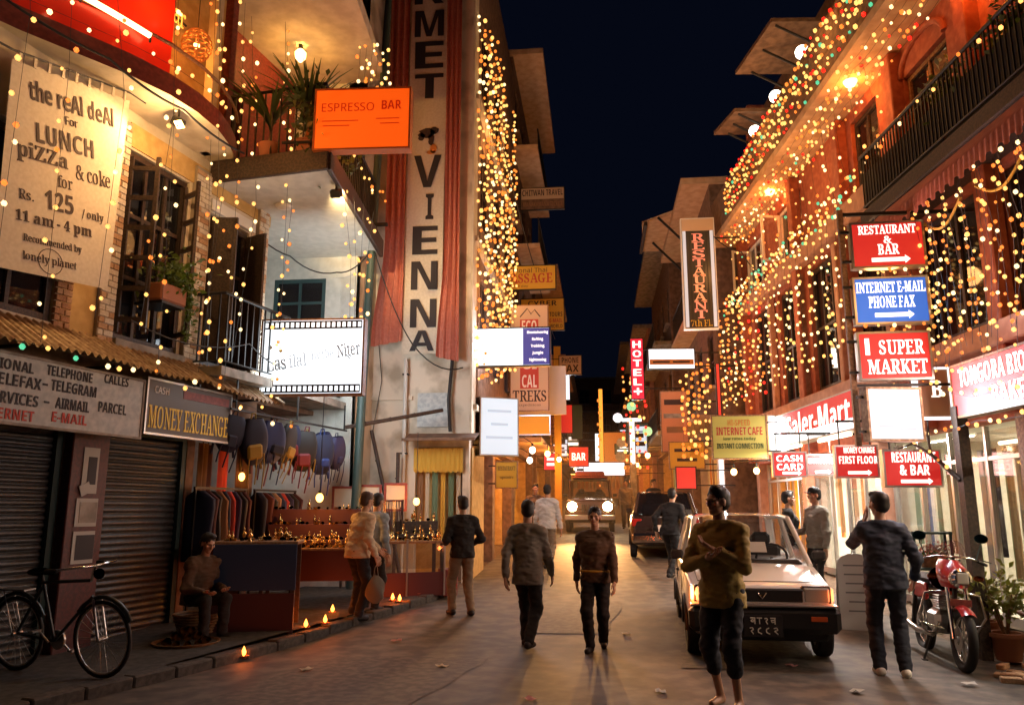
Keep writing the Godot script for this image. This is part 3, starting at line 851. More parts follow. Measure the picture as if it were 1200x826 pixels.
	bb = MB.new()
	bb.tube([Vector3(-4.12, gy(-13.4), -13.3), Vector3(-4.05, 3.5, -13.3), Vector3(-3.86, 9.6, -13.3), Vector3(-3.75, 13.0, -13.3)], [0.085, 0.075, 0.065, 0.06], 10)
	part(gp, "shaft", bb, M.green_pole)
	for y in [6.6, 9.2]: pbox(gp, "cross_arm", Vector3(-3.95, y, -13.24), Vector3(0.55, 0.06, 0.06), M.iron, 0.005)
	for k in [[-3.62, -14.66, 0.05, 3.0, 0.04, "white drain pipe running down the banner wall", "pipe_white", 4.4], ]:
		var pp := thing("drain_pipe", k[5], "pipe")
		bb = MB.new()
		bb.tube([Vector3(k[0], 0.2, k[1]), Vector3(k[0], k[7], k[1])], k[4], 8)
		part(pp, "tube", bb, M[k[6]])
		for y in [1.0, 2.6, 4.1]: pbox(pp, "pipe_clip", Vector3(k[0], y, k[1] - 0.02), Vector3(0.12, 0.03, 0.1), M.iron)
	for k in [[Vector3(-4.15, 3.0, -14.3), Vector3(-3.75, 1.4, -14.2), "thick leaning bamboo pole against the stained wall"], [Vector3(-3.66, 2.6, -14.4), Vector3(-3.68, 1.0, -14.4), "thin upright bamboo pole by the white pipe"], [Vector3(-4.3, 2.95, -13.2), Vector3(-2.8, 3.35, -14.2), "long slanting bamboo pole across the stained wall"]]:
		var pp := thing("bamboo_pole", k[2], "pole")
		bb = MB.new()
		var a: Vector3 = k[0]
		var c: Vector3 = k[1]
		if c.y < a.y: c = a + (c - a) * ((a.y - gy(-14.0)) / (a.y - c.y))
		bb.tube([a, (a + c) * 0.5 + Vector3(0.02, 0, 0), c], 0.035, 8)
		part(pp, "cane", bb, M.dark_wood)
		for q in [0.2, 0.45, 0.7]:
			bb = MB.new()
			var d := (c - a).normalized()
			bb.tube([a.lerp(c, q) - d * 0.012, a.lerp(c, q) + d * 0.012], 0.041, 8)
			part(pp, "cane_node", bb, M.dark_wood)

# ---------------------------------------------------------------- the red house on the right
var R1 := Transform3D(Basis(Vector3.UP, deg_to_rad(-85)), Vector3(4.0, 0, -10.0))
func brick_house():
	var h := thing("red_house", "terracotta red house with long balcony and pale soffit hung with lights", "building", R1)
	part(h, "street_wall", holed(-10, 2.62, 6, 8.26, -0.95, -0.7, [[-9.4, 3.75, -8.0, 6.2], [-7.5, 3.75, -6.1, 6.2], [-5.6, 3.75, -4.2, 6.2], [-3.7, 3.75, -2.3, 6.2], [-1.6, 3.75, 0.2, 5.5], [0.7, 3.75, 2.6, 5.5], [3.0, 3.75, 4.8, 5.5], [-9.7, 6.85, -8.3, 8.0], [-7.2, 6.85, -5.7, 8.0], [-3.1, 6.7, -2.1, 8.05], [-1.2, 5.85, 0.0, 7.8], [1.5, 5.85, 2.8, 7.8]]), M.terracotta_wall)
	part(h, "end_wall", holed(-10, 0, -9.75, 12, -8, -0.951, []), M.terracotta_wall)
	pspan(h, "back_wall", Vector3(-9.7, 0, -5.2), Vector3(6, 12, -5.0), M.brown_wall)
	for s in [[-8.7, 5.0], [-6.8, 5.0], [-4.9, 5.0], [-3.0, 5.0]]: window(h, Vector3(s[0], 4.97, -0.82), 1.36, 2.4, 3, 2, M.dark_wood, M.dark_pane, 0.08, 0.1)
	for s in [-0.7, 1.65, 3.9]: window(h, Vector3(s, 4.62, -0.82), 1.78, 1.72, 3, 1, M.dark_wood, M.dark_pane, 0.08, 0.1)
	for s in [[-9.0, 7.42, 1.36], [-6.45, 7.42, 1.46]]:
		var wn := window(h, Vector3(s[0], s[1], -0.8), s[2], 1.12, 3, 1, M.white_paint, M.dark_pane, 0.06, 0.08)
		var sb := MB.new()
		for q in [[Vector3(0.02, 0, 0), Vector3(0.05, 1.06, 0.04)], [Vector3(0.42, 0, 0), Vector3(0.05, 1.06, 0.04)], [Vector3(0.22, 0.5, 0), Vector3(0.4, 0.05, 0.038)], [Vector3(0.22, -0.5, 0), Vector3(0.4, 0.05, 0.038)]]: sb.box(q[0], q[1])
		var o := part(wn, "open_casement", sb, M.white_paint, Transform3D(Basis(Vector3.UP, deg_to_rad(-80)), Vector3(-s[2] * 0.5, 0, 0.06)))
		pbox(wn, "casement_pane", Vector3(-s[2] * 0.5 + 0.04, 0, 0.28), Vector3(0.38, 0.96, 0.01), M.pane, 0.0, Basis(Vector3.UP, deg_to_rad(-80)))
	window(h, Vector3(-2.6, 7.36, -0.8), 0.96, 1.32, 2, 1, M.dark_wood, M.dark_pane)
	for s in [-0.6, 2.15]:
		var d := window(h, Vector3(s, 6.82, -0.8), 1.18, 1.92, 2, 2, M.wood, M.dark_pane)
		var ar := MB.new()   # arch over the balcony door
		var pts := []
		for k in 13: pts.append(Vector3(-cos(PI * k / 12) * 0.62, 0.98 + sin(PI * k / 12) * 0.38, 0.12))
		ar.tube(pts, 0.05, 6)
		part(d, "arch", ar, M.terracotta_wall)
	for x in [-9.85, -5.9, -3.45, -1.35, 0.62, 3.4]: pbox(h, "column", Vector3(x, 5.45, -0.62), Vector3(0.26, 5.6, 0.2), M.terracotta_wall, 0.015)
	for x in [-7.8, -5.85, -3.95, -2.1]: pbox(h, "mullion_post", Vector3(x, 4.95, -0.62), Vector3(0.16, 2.5, 0.12), M.pink_wall, 0.01)
	pspan(h, "band", Vector3(-10, 6.3, -0.698), Vector3(-1.45, 6.68, -0.5), M.pink_wall, 0.02)
	pspan(h, "sill_band", Vector3(-10, 3.42, -0.698), Vector3(6, 3.7, -0.48), M.pink_wall, 0.02)
	pspan(h, "soffit_slab", Vector3(-10.3, 8.26, -0.95), Vector3(6, 8.4, 0.05), M.peach)
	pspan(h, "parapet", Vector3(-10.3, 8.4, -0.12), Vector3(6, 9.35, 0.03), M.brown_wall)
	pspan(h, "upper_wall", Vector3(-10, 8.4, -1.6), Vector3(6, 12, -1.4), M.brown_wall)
	# roof boards sticking out above
	for r in [[-5.4, -3.6, 10.35], [-7.4, -6.3, 10.0]]:
		part(h, "roof_board", slab([Vector2(r[0], -1.4), Vector2(r[0], 0.55), Vector2(r[1], 0.35), Vector2(r[1], -1.4)], r[2], r[2] + 0.08), M.brown_wall)
		for q in 3:
			var sb := MB.new()
			var sx := lerpf(r[0] + 0.1, r[1] - 0.1, q / 2.0)
			sb.tube([Vector3(sx, r[2] - 0.9, -1.38), Vector3(sx, r[2] - 0.01, 0.25)], 0.025, 6)
			part(h, "roof_strut", sb, M.iron)
	# balcony with close dark railing
	pspan(h, "balcony_slab", Vector3(-1.45, 5.58, -0.69), Vector3(6, 5.8, 0.0), M.dark_wood, 0.02)
	for x in [0.6, 1.9, 3.0]:
		part(h, "balcony_foliage", leaves(260, 0.12, func(): return Vector3(x + rng.randfn(0, 0.2), 6.55 + rng.randfn(0, 0.16), -0.3 + rng.randfn(0, 0.1))), M.leaf_dark)
		pbox(h, "balcony_trough", Vector3(x, 6.1, -0.32), Vector3(0.7, 0.6, 0.26), M.dark_wood, 0.02)
	railing(h, [Vector3(-1.4, 5.8, -0.6), Vector3(-1.4, 5.8, -0.05), Vector3(5.9, 5.8, -0.05)], 0.84, 0.085, M.iron, 0.011)
	for x in [-0.95, 0.12, 1.19, 2.26, 3.33, 4.4]:   # solid boards fixed behind the railing
		pbox(h, "railing_board", Vector3(x + 0.1, 6.1, -0.11), Vector3(1.05, 0.6, 0.02), M.black)
	# red fringed awning under the balcony
	var fb := MB.new()
	var rows := []
	for i in 4:
		var row := []
		for q in 241:
			var x := -1.0 + 7.0 * q / 240
			var y: float = [5.56, 5.4, 5.28, 5.08][i]
			row.append(Vector3(x, y + (0.035 * sin(x * 31.0) if i == 3 else 0.0), [-0.02, 0.1, 0.2, 0.21][i] + 0.012 * sin(x * 62.0) * (i / 3.0)))
		rows.append(row)
	fb.grid(rows)
	part(h, "fringed_awning", fb, M.red_cloth)
	# ceiling lamp on the soffit
	fb = MB.new()
	fb.lathe([Vector2(0.0, -0.1), Vector2(0.07, -0.08), Vector2(0.1, -0.03), Vector2(0.11, 0.0)], 14)
	var lp := part(h, "soffit_lamp", fb, M.lamp_warm, at(Vector3(-2.05, 8.26, -0.3)))
	omni(lp, Vector3(0, -0.12, 0), Color(1.0, 0.5, 0.18), 1.6, 0.08)
	for x in [-6.5, 0.9]:
		lp = part(h, "soffit_lamp", fb, M.lamp_warm, at(Vector3(x, 8.26, -0.35)))
		omni(lp, Vector3(0, -0.12, 0), Color(1.0, 0.5, 0.18), 1.1, 0.08)
	# ground floor: columns, lit shops with glass fronts
	for x in [-9.8, -6.6, -3.2, 0.62, 4.2]: pbox(h, "shop_column", Vector3(x, 1.45, -0.8), Vector3(0.22, 2.9, 0.24), M.pink_wall if x < 0 else M.wood, 0.01)
	var bays := [[-9.6, -6.75, "ochre", 18.0], [-6.45, -3.35, "greywhite", 18.0], [-3.05, 0.45, "greywhite", 15.0], [0.8, 4.05, "cream", 28.0]]
	var lc := [WARM, Color(1.0, 0.94, 0.84), Color(1.0, 0.92, 0.8), Color(1.0, 0.92, 0.8)]
	for k in 4:
		var by = bays[k]
		var y0 := gy((R1 * Vector3((by[0] + by[1]) * 0.5, 0, 0)).z) + 0.12
		shop(h, by[0], by[1], y0, 2.62, -0.96, 3.0, M[by[2]], lc[k], by[3])
		var fr := MB.new()
		var n := 4
		for i in n + 1: fr.box(Vector3(lerpf(by[0] + 0.02, by[1] - 0.02, i / float(n)), (y0 + 2.6) * 0.5, -0.88), Vector3(0.05, 2.6 - y0, 0.06))
		fr.box(Vector3((by[0] + by[1]) * 0.5, y0 + 0.05, -0.88), Vector3(by[1] - by[0] - 0.05, 0.1, 0.05))
		fr.box(Vector3((by[0] + by[1]) * 0.5, 2.2, -0.88), Vector3(by[1] - by[0] - 0.05, 0.05, 0.05))
		var sf := part(h, "shop_front", fr, M.steel if k != 3 else M.wood)
		for i in n:
			if (k == 1 and i == 1) or (k == 0 and i == 2): continue   # open doors
			pbox(sf, "pane", Vector3(lerpf(by[0], by[1], (i + 0.5) / n), (y0 + 2.58) * 0.5, -0.885), Vector3((by[1] - by[0]) / n - 0.05, 2.5 - y0, 0.01), M.pane)
	strips(h, -3.0, 0.4, 0.6, 2.35, -1.15, ["cloth_cream", "cloth_green", "cloth_teal", "cloth_brown", "cloth_white", "cloth_pink", "black", "cloth_brown", "cloth_blue", "cloth_brown"], 0.15)
	strips(h, -6.4, -4.9, 0.9, 2.45, -1.2, ["cloth_cream", "cloth_brown", "cloth_orange", "black", "cloth_blue", "cloth_brown"], 0.15)
	strips(h, -9.5, -7.6, 0.9, 2.45, -1.2, ["cloth_yellow", "cloth_orange", "cloth_red", "cloth_cream"], 0.17)
	# shelves with packets in the mart
	for k in 4:
		var sh := pbox(h, "shelf", Vector3(-4.1, 0.75 + k * 0.42, -1.6), Vector3(1.3, 0.03, 0.3), M.white_paint)
		for i in 9: pbox(sh, "packet", Vector3(-0.58 + i * 0.145, 0.115, 0), Vector3(0.11, rng.randf_range(0.12, 0.2), 0.12), M[["cloth_white", "cloth_red", "cloth_blue", "cloth_yellow", "cloth_white"][rng.randi() % 5]], 0.005)
	# bread cupboard in the bakery
	var cb := pbox(h, "cupboard", Vector3(1.75, 1.0, -1.7), Vector3(0.9, 1.9, 0.5), M.wood, 0.02)
	for k in 4: pbox(cb, "shelf_recess", Vector3(0.0, -0.62 + k * 0.42, 0.255), Vector3(0.72, 0.32, 0.012), M.cloth_cream)
	# orange curtain and gold garlands on the first floor
	strips(h, 0.75, 1.75, 4.35, 5.45, -0.66, ["cloth_yellow"], 0.9)
	for x in [-0.4, 0.75, 1.9]:
		var gb := MB.new()
		var pts := []
		for k in 11: pts.append(Vector3(x - 0.42 + 0.84 * k / 10, 5.0 - 0.2 * sin(PI * k / 10), 0.02))
		gb.tube(pts, 0.016, 6)
		part(h, "gold_garland", gb, M.cloth_yellow)

# ---------------------------------------------------------------- the houses farther up the street
func house(called: String, label: String, F: Transform3D, w: float, hgt: float, wall: Material, soff: Material, storeys: Array, bays: int, seed_: int, lit: Color, e: float, out := 0.7):
	var h := thing(called, label, "building", F)
	var y0 := gy(F.origin.z) - 0.3
	var holes := []
	for y in storeys:
		for k in bays:
			var cx := w * (k + 0.5) / bays
			holes.append([cx - 0.55, y + 0.8, cx + 0.55, y + 2.3])
	holes.append([0.3, y0 + 0.35, w - 0.3, y0 + 2.9])
	part(h, "street_wall", holed(0, y0, w, hgt, -0.25, 0, holes), wall)
	pspan(h, "end_wall", Vector3(0, y0, -6), Vector3(0.25, hgt, -0.251), wall)
	pspan(h, "end_wall", Vector3(w - 0.25, y0, -6), Vector3(w, hgt, -0.251), wall)
	pspan(h, "back_wall", Vector3(0.25, y0, -2.4), Vector3(w - 0.25, hgt, -2.2), M.brown_wall)
	for y in storeys:
		for k in bays:
			var cx := w * (k + 0.5) / bays
			var o := window(h, Vector3(cx, y + 1.55, -0.1), 1.08, 1.48, 2, 2, M.dark_wood, M.dark_pane)
			pbox(o, "sill", Vector3(0, -0.8, 0.14), Vector3(1.2, 0.08, 0.2), soff)
		pspan(h, "balcony_slab", Vector3(0.1 + 0.6 * ((seed_ + int(y)) % 2), y - 0.1, 0.002), Vector3(w - 0.1 - 0.8 * ((seed_ + int(y * 2)) % 2), y + 0.04, out), soff)
		railing(h, [Vector3(0.8, y + 0.04, out - 0.05), Vector3(w - 1.0, y + 0.04, out - 0.05)], 0.85, 0.25, M.iron)
	pspan(h, "roof_slab", Vector3(-0.1, hgt, -6), Vector3(w + 0.1, hgt + 0.18, out + 0.2), soff)
	shop(h, 0.3, w - 0.3, y0 + 0.35, y0 + 2.9, -0.26, 2.0, M.ochre if seed_ % 2 == 0 else M.cream, lit, e, "shop_bulb" if seed_ % 2 == 0 else "shop_tube")
	strips(h, 0.4, w - 0.4, y0 + 1.0, y0 + 2.7, -0.6, ["cloth_yellow", "cloth_orange", "cloth_red", "cloth_brown", "cloth_cream", "cloth_teal"], 0.34)
	return h
func far_houses():
	var a := WARM
	house("street_house", "dark brown house with pale balcony undersides behind the massage sign", at(Vector3(-2.4, 0, -22.7), 90), 7.0, 15.6, M.brown_wall, M.peach, [3.6, 6.6, 9.6, 12.6], 3, 2, WARM, 13.0, 0.75)
	house("street_house", "second brown house on the stall side, beyond the trekking signs", at(Vector3(-2.3, 0, -30.0), 90), 9.0, 10.8, M.brown_wall, M.peach, [3.9, 6.9], 4, 4, WARM, 17.0)
	house("street_house", "small far house on the stall side with orange lit shop", at(Vector3(-2.4, 0, -39.4), 90), 12.0, 9.0, M.pink_wall, M.peach, [4.4], 5, 6, TUNG, 24.0)
	house("street_house", "farthest dark house on the stall side near the street's end", at(Vector3(-2.5, 0, -52.0), 90), 22.0, 11.0, M.brown_wall, M.concrete, [5.2, 8.0], 8, 8, TUNG, 20.0)
	house("street_house", "brown house with jutting pale balconies behind the vertical restaurant sign", at(Vector3(3.15, 0, -27.6), -90), 6.9, 10.2, M.brown_wall, M.peach, [4.0, 7.0], 3, 3, WARM, 15.0, 0.55)
	house("street_house", "dark far house on the car side with orange shop front", at(Vector3(2.7, 0, -37.2), -90), 9.2, 11.0, M.brown_wall, M.concrete, [4.2, 7.4], 4, 6, WARM, 22.0, 0.6)
	house("street_house", "far red house on the car side beyond the neon column", at(Vector3(2.5, 0, -50.4), -90), 13.0, 10.0, M.pink_wall, M.concrete, [4.6, 7.2], 5, 8, TUNG, 26.0, 0.5)
	house("street_house", "farthest dark house on the car side near the street's end", at(Vector3(2.3, 0, -74.0), -90), 23.0, 12.0, M.brown_wall, M.concrete, [5.2, 8.4], 8, 5, TUNG, 20.0, 0.5)
	house("street_house", "dim four-storey house closing the far end of the street", at(Vector3(-7.0, 0, -84.0), 0), 16.0, 15.0, M.brown_wall, M.concrete, [5.6, 8.6, 11.6], 7, 6, TUNG, 26.0, 0.3)
	# jutting roof boards on the brown house
	var rb := thing("jutting_roof", "pale jutting sheet roof above the vertical restaurant sign", "roof", at(Vector3(0, 0, 0)))
	part(rb, "sheet", slab([Vector2(1.7, -27.0), Vector2(1.55, -24.2), Vector2(3.3, -22.4), Vector2(3.3, -27.0)], 10.42, 10.5), M.peach)
	pspan(rb, "front_edge", Vector3(1.6, 10.3, -24.0), Vector3(1.7, 10.42, -26.9), M.dark_wood)
	for z in [-23.6, -26.0]:
		var b := MB.new()
		b.tube([Vector3(3.12, 9.2, z), Vector3(2.0, 10.4, z)], 0.04, 6)
		part(rb, "strut", b, M.iron)

# ---------------------------------------------------------------- signs
# lines: [text, x, y, height, width, material key, font]; arm: how far the bracket reaches sideways (signed)
func light_sign(called: String, label: String, c: Vector3, turn: float, w: float, h: float, d: float, face: Material, frame: Material, lines: Array, arm := 0.0, lc := Color.WHITE, e := 0.0, back := 0.0) -> Node3D:
	var s := thing(called, label, "sign", at(c, turn))
	pbox(s, "panel", Vector3.ZERO, Vector3(w - 0.04, h - 0.04, d), face, 0.008)
	var f := MB.new()
	for k in [-1, 1]:
		f.box(Vector3(k * (w * 0.5 - 0.0125), 0, 0), Vector3(0.025, h, d + 0.016))
		f.box(Vector3(0, k * (h * 0.5 - 0.0125), 0), Vector3(w - 0.05, 0.025, d + 0.014))
	part(s, "frame", f, frame)
	for l in lines: text(s, l[0], Vector3(l[1], l[2], d * 0.5 + 0.003), l[3], l[4], M[l[5]], l[6] if l.size() > 6 else "sb")
	if arm != 0.0:
		for y in [h * 0.32, -h * 0.32]: pbox(s, "bracket", Vector3(signf(arm) * (w * 0.5 + absf(arm) * 0.5), y, 0), Vector3(absf(arm), 0.03, 0.03), M.iron)
	if e > 0: area(s, Vector3(0, 0, d * 0.5 + 0.03), Vector3(0, 180, 0), Vector2(w * 0.9, h * 0.9), lc, e)
	if back > 0: area(s, Vector3(0, 0, -d * 0.5 - 0.03), Vector3(0, 0, 0), Vector2(w * 0.9, h * 0.9), lc, back)
	return s
func arrow(s: Node, x0: float, x1: float, y: float, th: float, z: float, m: Material):
	var dr := signf(x1 - x0)
	var b := MB.new()
	b.prism(PackedVector2Array([Vector2(x0, y - th * 0.5), Vector2(x1 - dr * th * 1.2, y - th * 0.5), Vector2(x1 - dr * th * 1.2, y - th), Vector2(x1, y), Vector2(x1 - dr * th * 1.2, y + th), Vector2(x1 - dr * th * 1.2, y + th * 0.5), Vector2(x0, y + th * 0.5)]), z, z + 0.004)
	part(s, "arrow", b, m)
func left_signs():
	# lunch banner, hung askew from a line
	var ln := thing("lunch_banner", "big cloth lunch banner with brown lettering hanging from the curved balcony", "banner", L1 * at(Vector3(0, 0, 0.3)))
	var TL := Vector2(-2.64, 5.94)
	var TR := Vector2(-1.1, 6.3)
	var BL := Vector2(-2.56, 3.84)
	var BR := Vector2(-1.15, 3.99)
	var pt := func(u, v):
		return TL.lerp(TR, u).lerp(BL.lerp(BR, u), v)
	var b := MB.new()
	var rows := []
	for i in 17:
		var row := []
		for k in 21:
			var p: Vector2 = pt.call(k / 20.0, i / 16.0)
			row.append(Vector3(p.x, p.y + (0.012 * sin(k * 1.9) if i == 0 else 0.0), 0.001 * sin(k * 0.62 + i * 0.12)))
		rows.append(row)
	b.grid(rows)
	part(ln, "cloth", b, M.banner_cloth)
	for k in 9:
		var p: Vector2 = pt.call((k + 0.5) / 9.0, 0.0)
		pbox(ln, "loop", Vector3(p.x, p.y + 0.05, 0), Vector3(0.035, 0.13, 0.015), M.banner_cloth)
	b = MB.new()
	b.tube([Vector3(-2.9, 6.02, 0), Vector3(TL.x, TL.y + 0.1, 0), Vector3(TR.x, TR.y + 0.1, 0), Vector3(-0.85, 6.4, 0.0)], 0.012, 5)
	part(ln, "hanging_line", b, M.cable)
	for l in [["the reAl deAl", 0.5, 0.12, 0.21, 1.12, "sb"], ["For", 0.5, 0.215, 0.09, 0.16, "s"], ["LUNCH", 0.47, 0.32, 0.2, 0.74, "sb"], ["piZZa", 0.3, 0.43, 0.22, 0.62, "rb"], ["& coke", 0.74, 0.455, 0.17, 0.48, "r"], ["for", 0.5, 0.525, 0.13, 0.19, "r"], ["Rs.", 0.2, 0.635, 0.1, 0.17, "r"], ["125", 0.47, 0.63, 0.2, 0.36, "sb"], ["/ only", 0.78, 0.66, 0.12, 0.3, "r"], ["11 am - 4 pm", 0.46, 0.745, 0.15, 0.95, "rb"], ["Recommended by", 0.46, 0.84, 0.1, 0.72, "r"], ["lonely planet", 0.45, 0.925, 0.11, 0.66, "r"]]:
		var p: Vector2 = pt.call(l[1], l[2])
		text(ln, l[0], Vector3(p.x, p.y, 0.0035), l[3], l[4], M.brown_ink, l[5], "lettering", Basis(Vector3.BACK, lerpf(0.22, 0.11, l[2])))
	b = MB.new()
	var ring := []
	var rc: Vector2 = pt.call(0.45, 0.925)
	for k in 25: ring.append(Vector3(rc.x + 0.15 * cos(TAU * k / 24), rc.y + 0.13 * sin(TAU * k / 24), 0.002))
	b.tube(ring, 0.004, 4, false)
	part(ln, "ring_mark", b, M.brown_ink)
	# grey telephone board
	var s := light_sign("telephone_board", "long grey sign board listing telephone and parcel services over the shutter", (L1 * Vector3(-2.6, 2.7, 0.42)), 80, 4.0, 0.68, 0.05, M.board_grey, M.concrete, [], 0)
	for l in [["NATIONAL", -2.42, 2.92, 0.1, 0.62, "black_ink"], ["TELEPHONE", -1.67, 2.94, 0.1, 0.58, "black_ink"], ["CALLES", -1.04, 2.97, 0.1, 0.35, "black_ink"], ["TELEFAX", -2.28, 2.78, 0.11, 0.55, "black_ink"], ["-", -1.96, 2.79, 0.02, 0.06, "black_ink"], ["TELEGRAM", -1.6, 2.8, 0.11, 0.58, "black_ink"], ["SERVICES", -2.3, 2.61, 0.11, 0.56, "black_ink"], ["-", -1.92, 2.62, 0.02, 0.06, "black_ink"], ["AIRMAIL", -1.6, 2.63, 0.11, 0.43, "black_ink"], ["PARCEL", -1.06, 2.66, 0.11, 0.4, "black_ink"], ["INTERNET", -2.36, 2.46, 0.1, 0.62, "red_ink"], ["E-MAIL", -1.62, 2.49, 0.1, 0.44, "red_ink"]]:
		text(s, l[0], Vector3(l[1] + 2.6, l[2] - 2.7, 0.029), l[3], l[4], M[l[5]])
	for x in [-2.1, -1.2, 0.6, 1.7]: pbox(s, "bracket", Vector3(x, 0.2, -0.24), Vector3(0.04, 0.04, 0.42), M.iron)
	s = light_sign("money_board", "dark sign board with yellow money exchange lettering under the awning", (L1 * Vector3(0.22, 2.76, 0.42)), 80, 1.6, 0.66, 0.07, mat("board_dark", Color(0.05, 0.035, 0.025), 0.45), M.steel, [["MONEY EXCHANGE", 0.0, -0.12, 0.26, 1.48, "yellow_ink", "rb"], ["CASH", -0.55, 0.2, 0.08, 0.24, "white_ink", "s"]])
	pbox(s, "coloured_stripe", Vector3(0.28, 0.2, 0.037), Vector3(0.9, 0.1, 0.006), M.red_paint)
	for x in [-0.6, 0.6]: pbox(s, "bracket", Vector3(x, 0.2, -0.24), Vector3(0.04, 0.04, 0.42), M.iron)
	# white film-strip light box
	s = light_sign("film_sign", "bright white light box with film strip edges over the stalls", Vector3(-4.1, 3.75, -11.0), 2, 1.54, 1.13, 0.16, M.sign_white, M.wood, [], -0.5, Color(0.9, 0.96, 1.0), 2.5, 10.0)
	for y in [0.47, -0.47]:
		pbox(s, "film_edge", Vector3(0, y, 0.083), Vector3(1.46, 0.12, 0.006), M.black_ink)
		var hb := MB.new()
		for k in 19: hb.box(Vector3(-0.69 + k * 0.0768, y, 0.088), Vector3(0.046, 0.07, 0.004))
		part(s, "film_holes", hb, M.sign_white).set_meta("kind", "stuff")
	mat("grey_ink", Color(0.12, 0.12, 0.12), 0.7)
	mat("pale_ink", Color(0.2, 0.21, 0.22), 0.7)
	glow("faint_ink", Color(0.86, 0.91, 0.97), 0.7, Color(0.2, 0.2, 0.2))
	M.pale_ink.emission_enabled = true; M.pale_ink.emission = Color(0.85, 0.9, 0.95); M.pale_ink.emission_energy_multiplier = 0.5
	for l in [["Las", -0.52, -0.1, 0.2, 0.28, "grey_ink"], ["ilal", -0.2, -0.05, 0.19, 0.26, "pale_ink"], ["by the", 0.16, 0.01, 0.17, 0.32, "pale_ink"], ["Niter", 0.54, 0.1, 0.19, 0.34, "grey_ink"], ["v", 0.56, -0.02, 0.05, 0.06, "grey_ink"]]:
		text(s, l[0], Vector3(l[1], l[2], 0.085), l[3], l[4], M[l[5]], "r", "lettering", Basis(Vector3.BACK, 0.14))
	for q in [[-0.62, 0.14, 0.05], [-0.46, 0.09, 0.04]]: pbox(s, "star_mark", Vector3(q[0], q[1], 0.084), Vector3(q[2], q[2], 0.005), M.yellow_ink, 0.0, Basis(Vector3.BACK, 0.7))
	# orange espresso sign
	var om := glow("sign_orange", Color(1.0, 0.33, 0.04), 0.85, Color(0.6, 0.2, 0.03))
	glow("orange_ink", Color(0.8, 0.12, 0.02), 0.6, Color(0.3, 0.04, 0.01))
	s = light_sign("orange_sign", "glowing orange light box reading espresso bar on the terrace railing", Vector3(-3.09, 6.78, -9.75), 3, 1.33, 0.9, 0.16, om, mat("orange_rim", Color(0.5, 0.13, 0.03), 0.5), [["ESPRESSO", -0.2, 0.17, 0.12, 0.72, "orange_ink", "s"], ["BAR", 0.4, 0.19, 0.13, 0.27, "orange_ink", "sb"]], -0.45, Color(1.0, 0.45, 0.12), 2.5, 4.0)
	for k in 4: pbox(s, "small_print", Vector3([-0.3, 0.35, -0.35, 0.38][k], [-0.03, -0.01, -0.1, -0.08][k], 0.083), Vector3([0.5, 0.32, 0.36, 0.26][k], 0.012, 0.004), M.orange_ink)
	var bf := thing("added_banner_lamp", "added flood lamp under the terrace corner to light the tall banner", "lamp", at(Vector3(-3.62, 5.98, -10.3)))  # added lamp with no known source, brightens the banner wall
	pbox(bf, "housing", Vector3.ZERO, Vector3(0.16, 0.12, 0.12), M.black, 0.02, Basis(Vector3.RIGHT, 0.5))
	pbox(bf, "lens", Vector3(0, 0.03, -0.062), Vector3(0.12, 0.08, 0.01), M.lamp_warm, 0.0, Basis(Vector3.RIGHT, 0.5))
	pspan(bf, "bracket", Vector3(-0.015, 0.04, -0.015), Vector3(0.015, 0.14, 0.015), M.iron)
	spot(bf, Vector3(0, 0.05, -0.1), Vector3(0.1, 0.42, -1.0), Color(1.0, 0.84, 0.6), 16.0, 42.0, 0.05)
	# blue and white box on the banner house
	s = light_sign("blue_white_sign", "white and blue light box with a list on its blue side, beside the light curtain", Vector3(-1.68, 4.77, -15.6), 0, 1.58, 0.8, 0.18, M.sign_white, M.iron, [], -0.2, Color(0.88, 0.9, 1.0), 5.0, 8.0)
	pbox(s, "blue_field", Vector3(0.5, 0, 0.093), Vector3(0.53, 0.74, 0.006), glow("sign_indigo", Color(0.2, 0.24, 0.62), 0.5, Color(0.1, 0.1, 0.3)))
	for k in 5: text(s, ["Mountaineering", "Rafting", "Trekking", "Jungle", "Sightseeing"][k], Vector3(0.53, 0.28 - 0.14 * k, 0.099), 0.075, [0.42, 0.22, 0.27, 0.22, 0.34][k], M.sign_text, "sb")
	for k in 7: pbox(s, "printed_mark", Vector3(-0.68 + 0.06 * (k % 4), 0.3 - 0.09 * k, 0.093), Vector3(0.1, 0.02, 0.004), M.pale_ink, 0.0, Basis(Vector3.BACK, 0.6))
	s = light_sign("blank_light_box", "tilted blank white light box below the blue and white sign", Vector3(-1.98, 3.17, -15.6), 28, 0.82, 1.15, 0.3, M.sign_pale, M.steel, [], -0.2, Color(0.95, 0.97, 1.0), 3.2)
	for k in 3: pbox(s, "faint_print", Vector3(0.0, 0.3 - 0.26 * k, 0.153), Vector3([0.5, 0.36, 0.56][k], 0.05, 0.004), M.faint_ink)
	s = light_sign("massage_sign", "yellow massage sign with red lettering jutting from the brown house", Vector3(-2.04, 8.11, -22.0), 0, 1.92, 0.74, 0.1, mat("sign_yellow", Color(0.62, 0.36, 0.03), 0.5), M.iron, [["Traditional Thai", 0.0, 0.22, 0.14, 1.4, "brown_ink", "s"], ["MASSAGE", 0.1, -0.02, 0.28, 1.5, "red_ink", "rb"], ["open all day", -0.2, -0.26, 0.08, 0.7, "brown_ink", "s"]], -0.5)
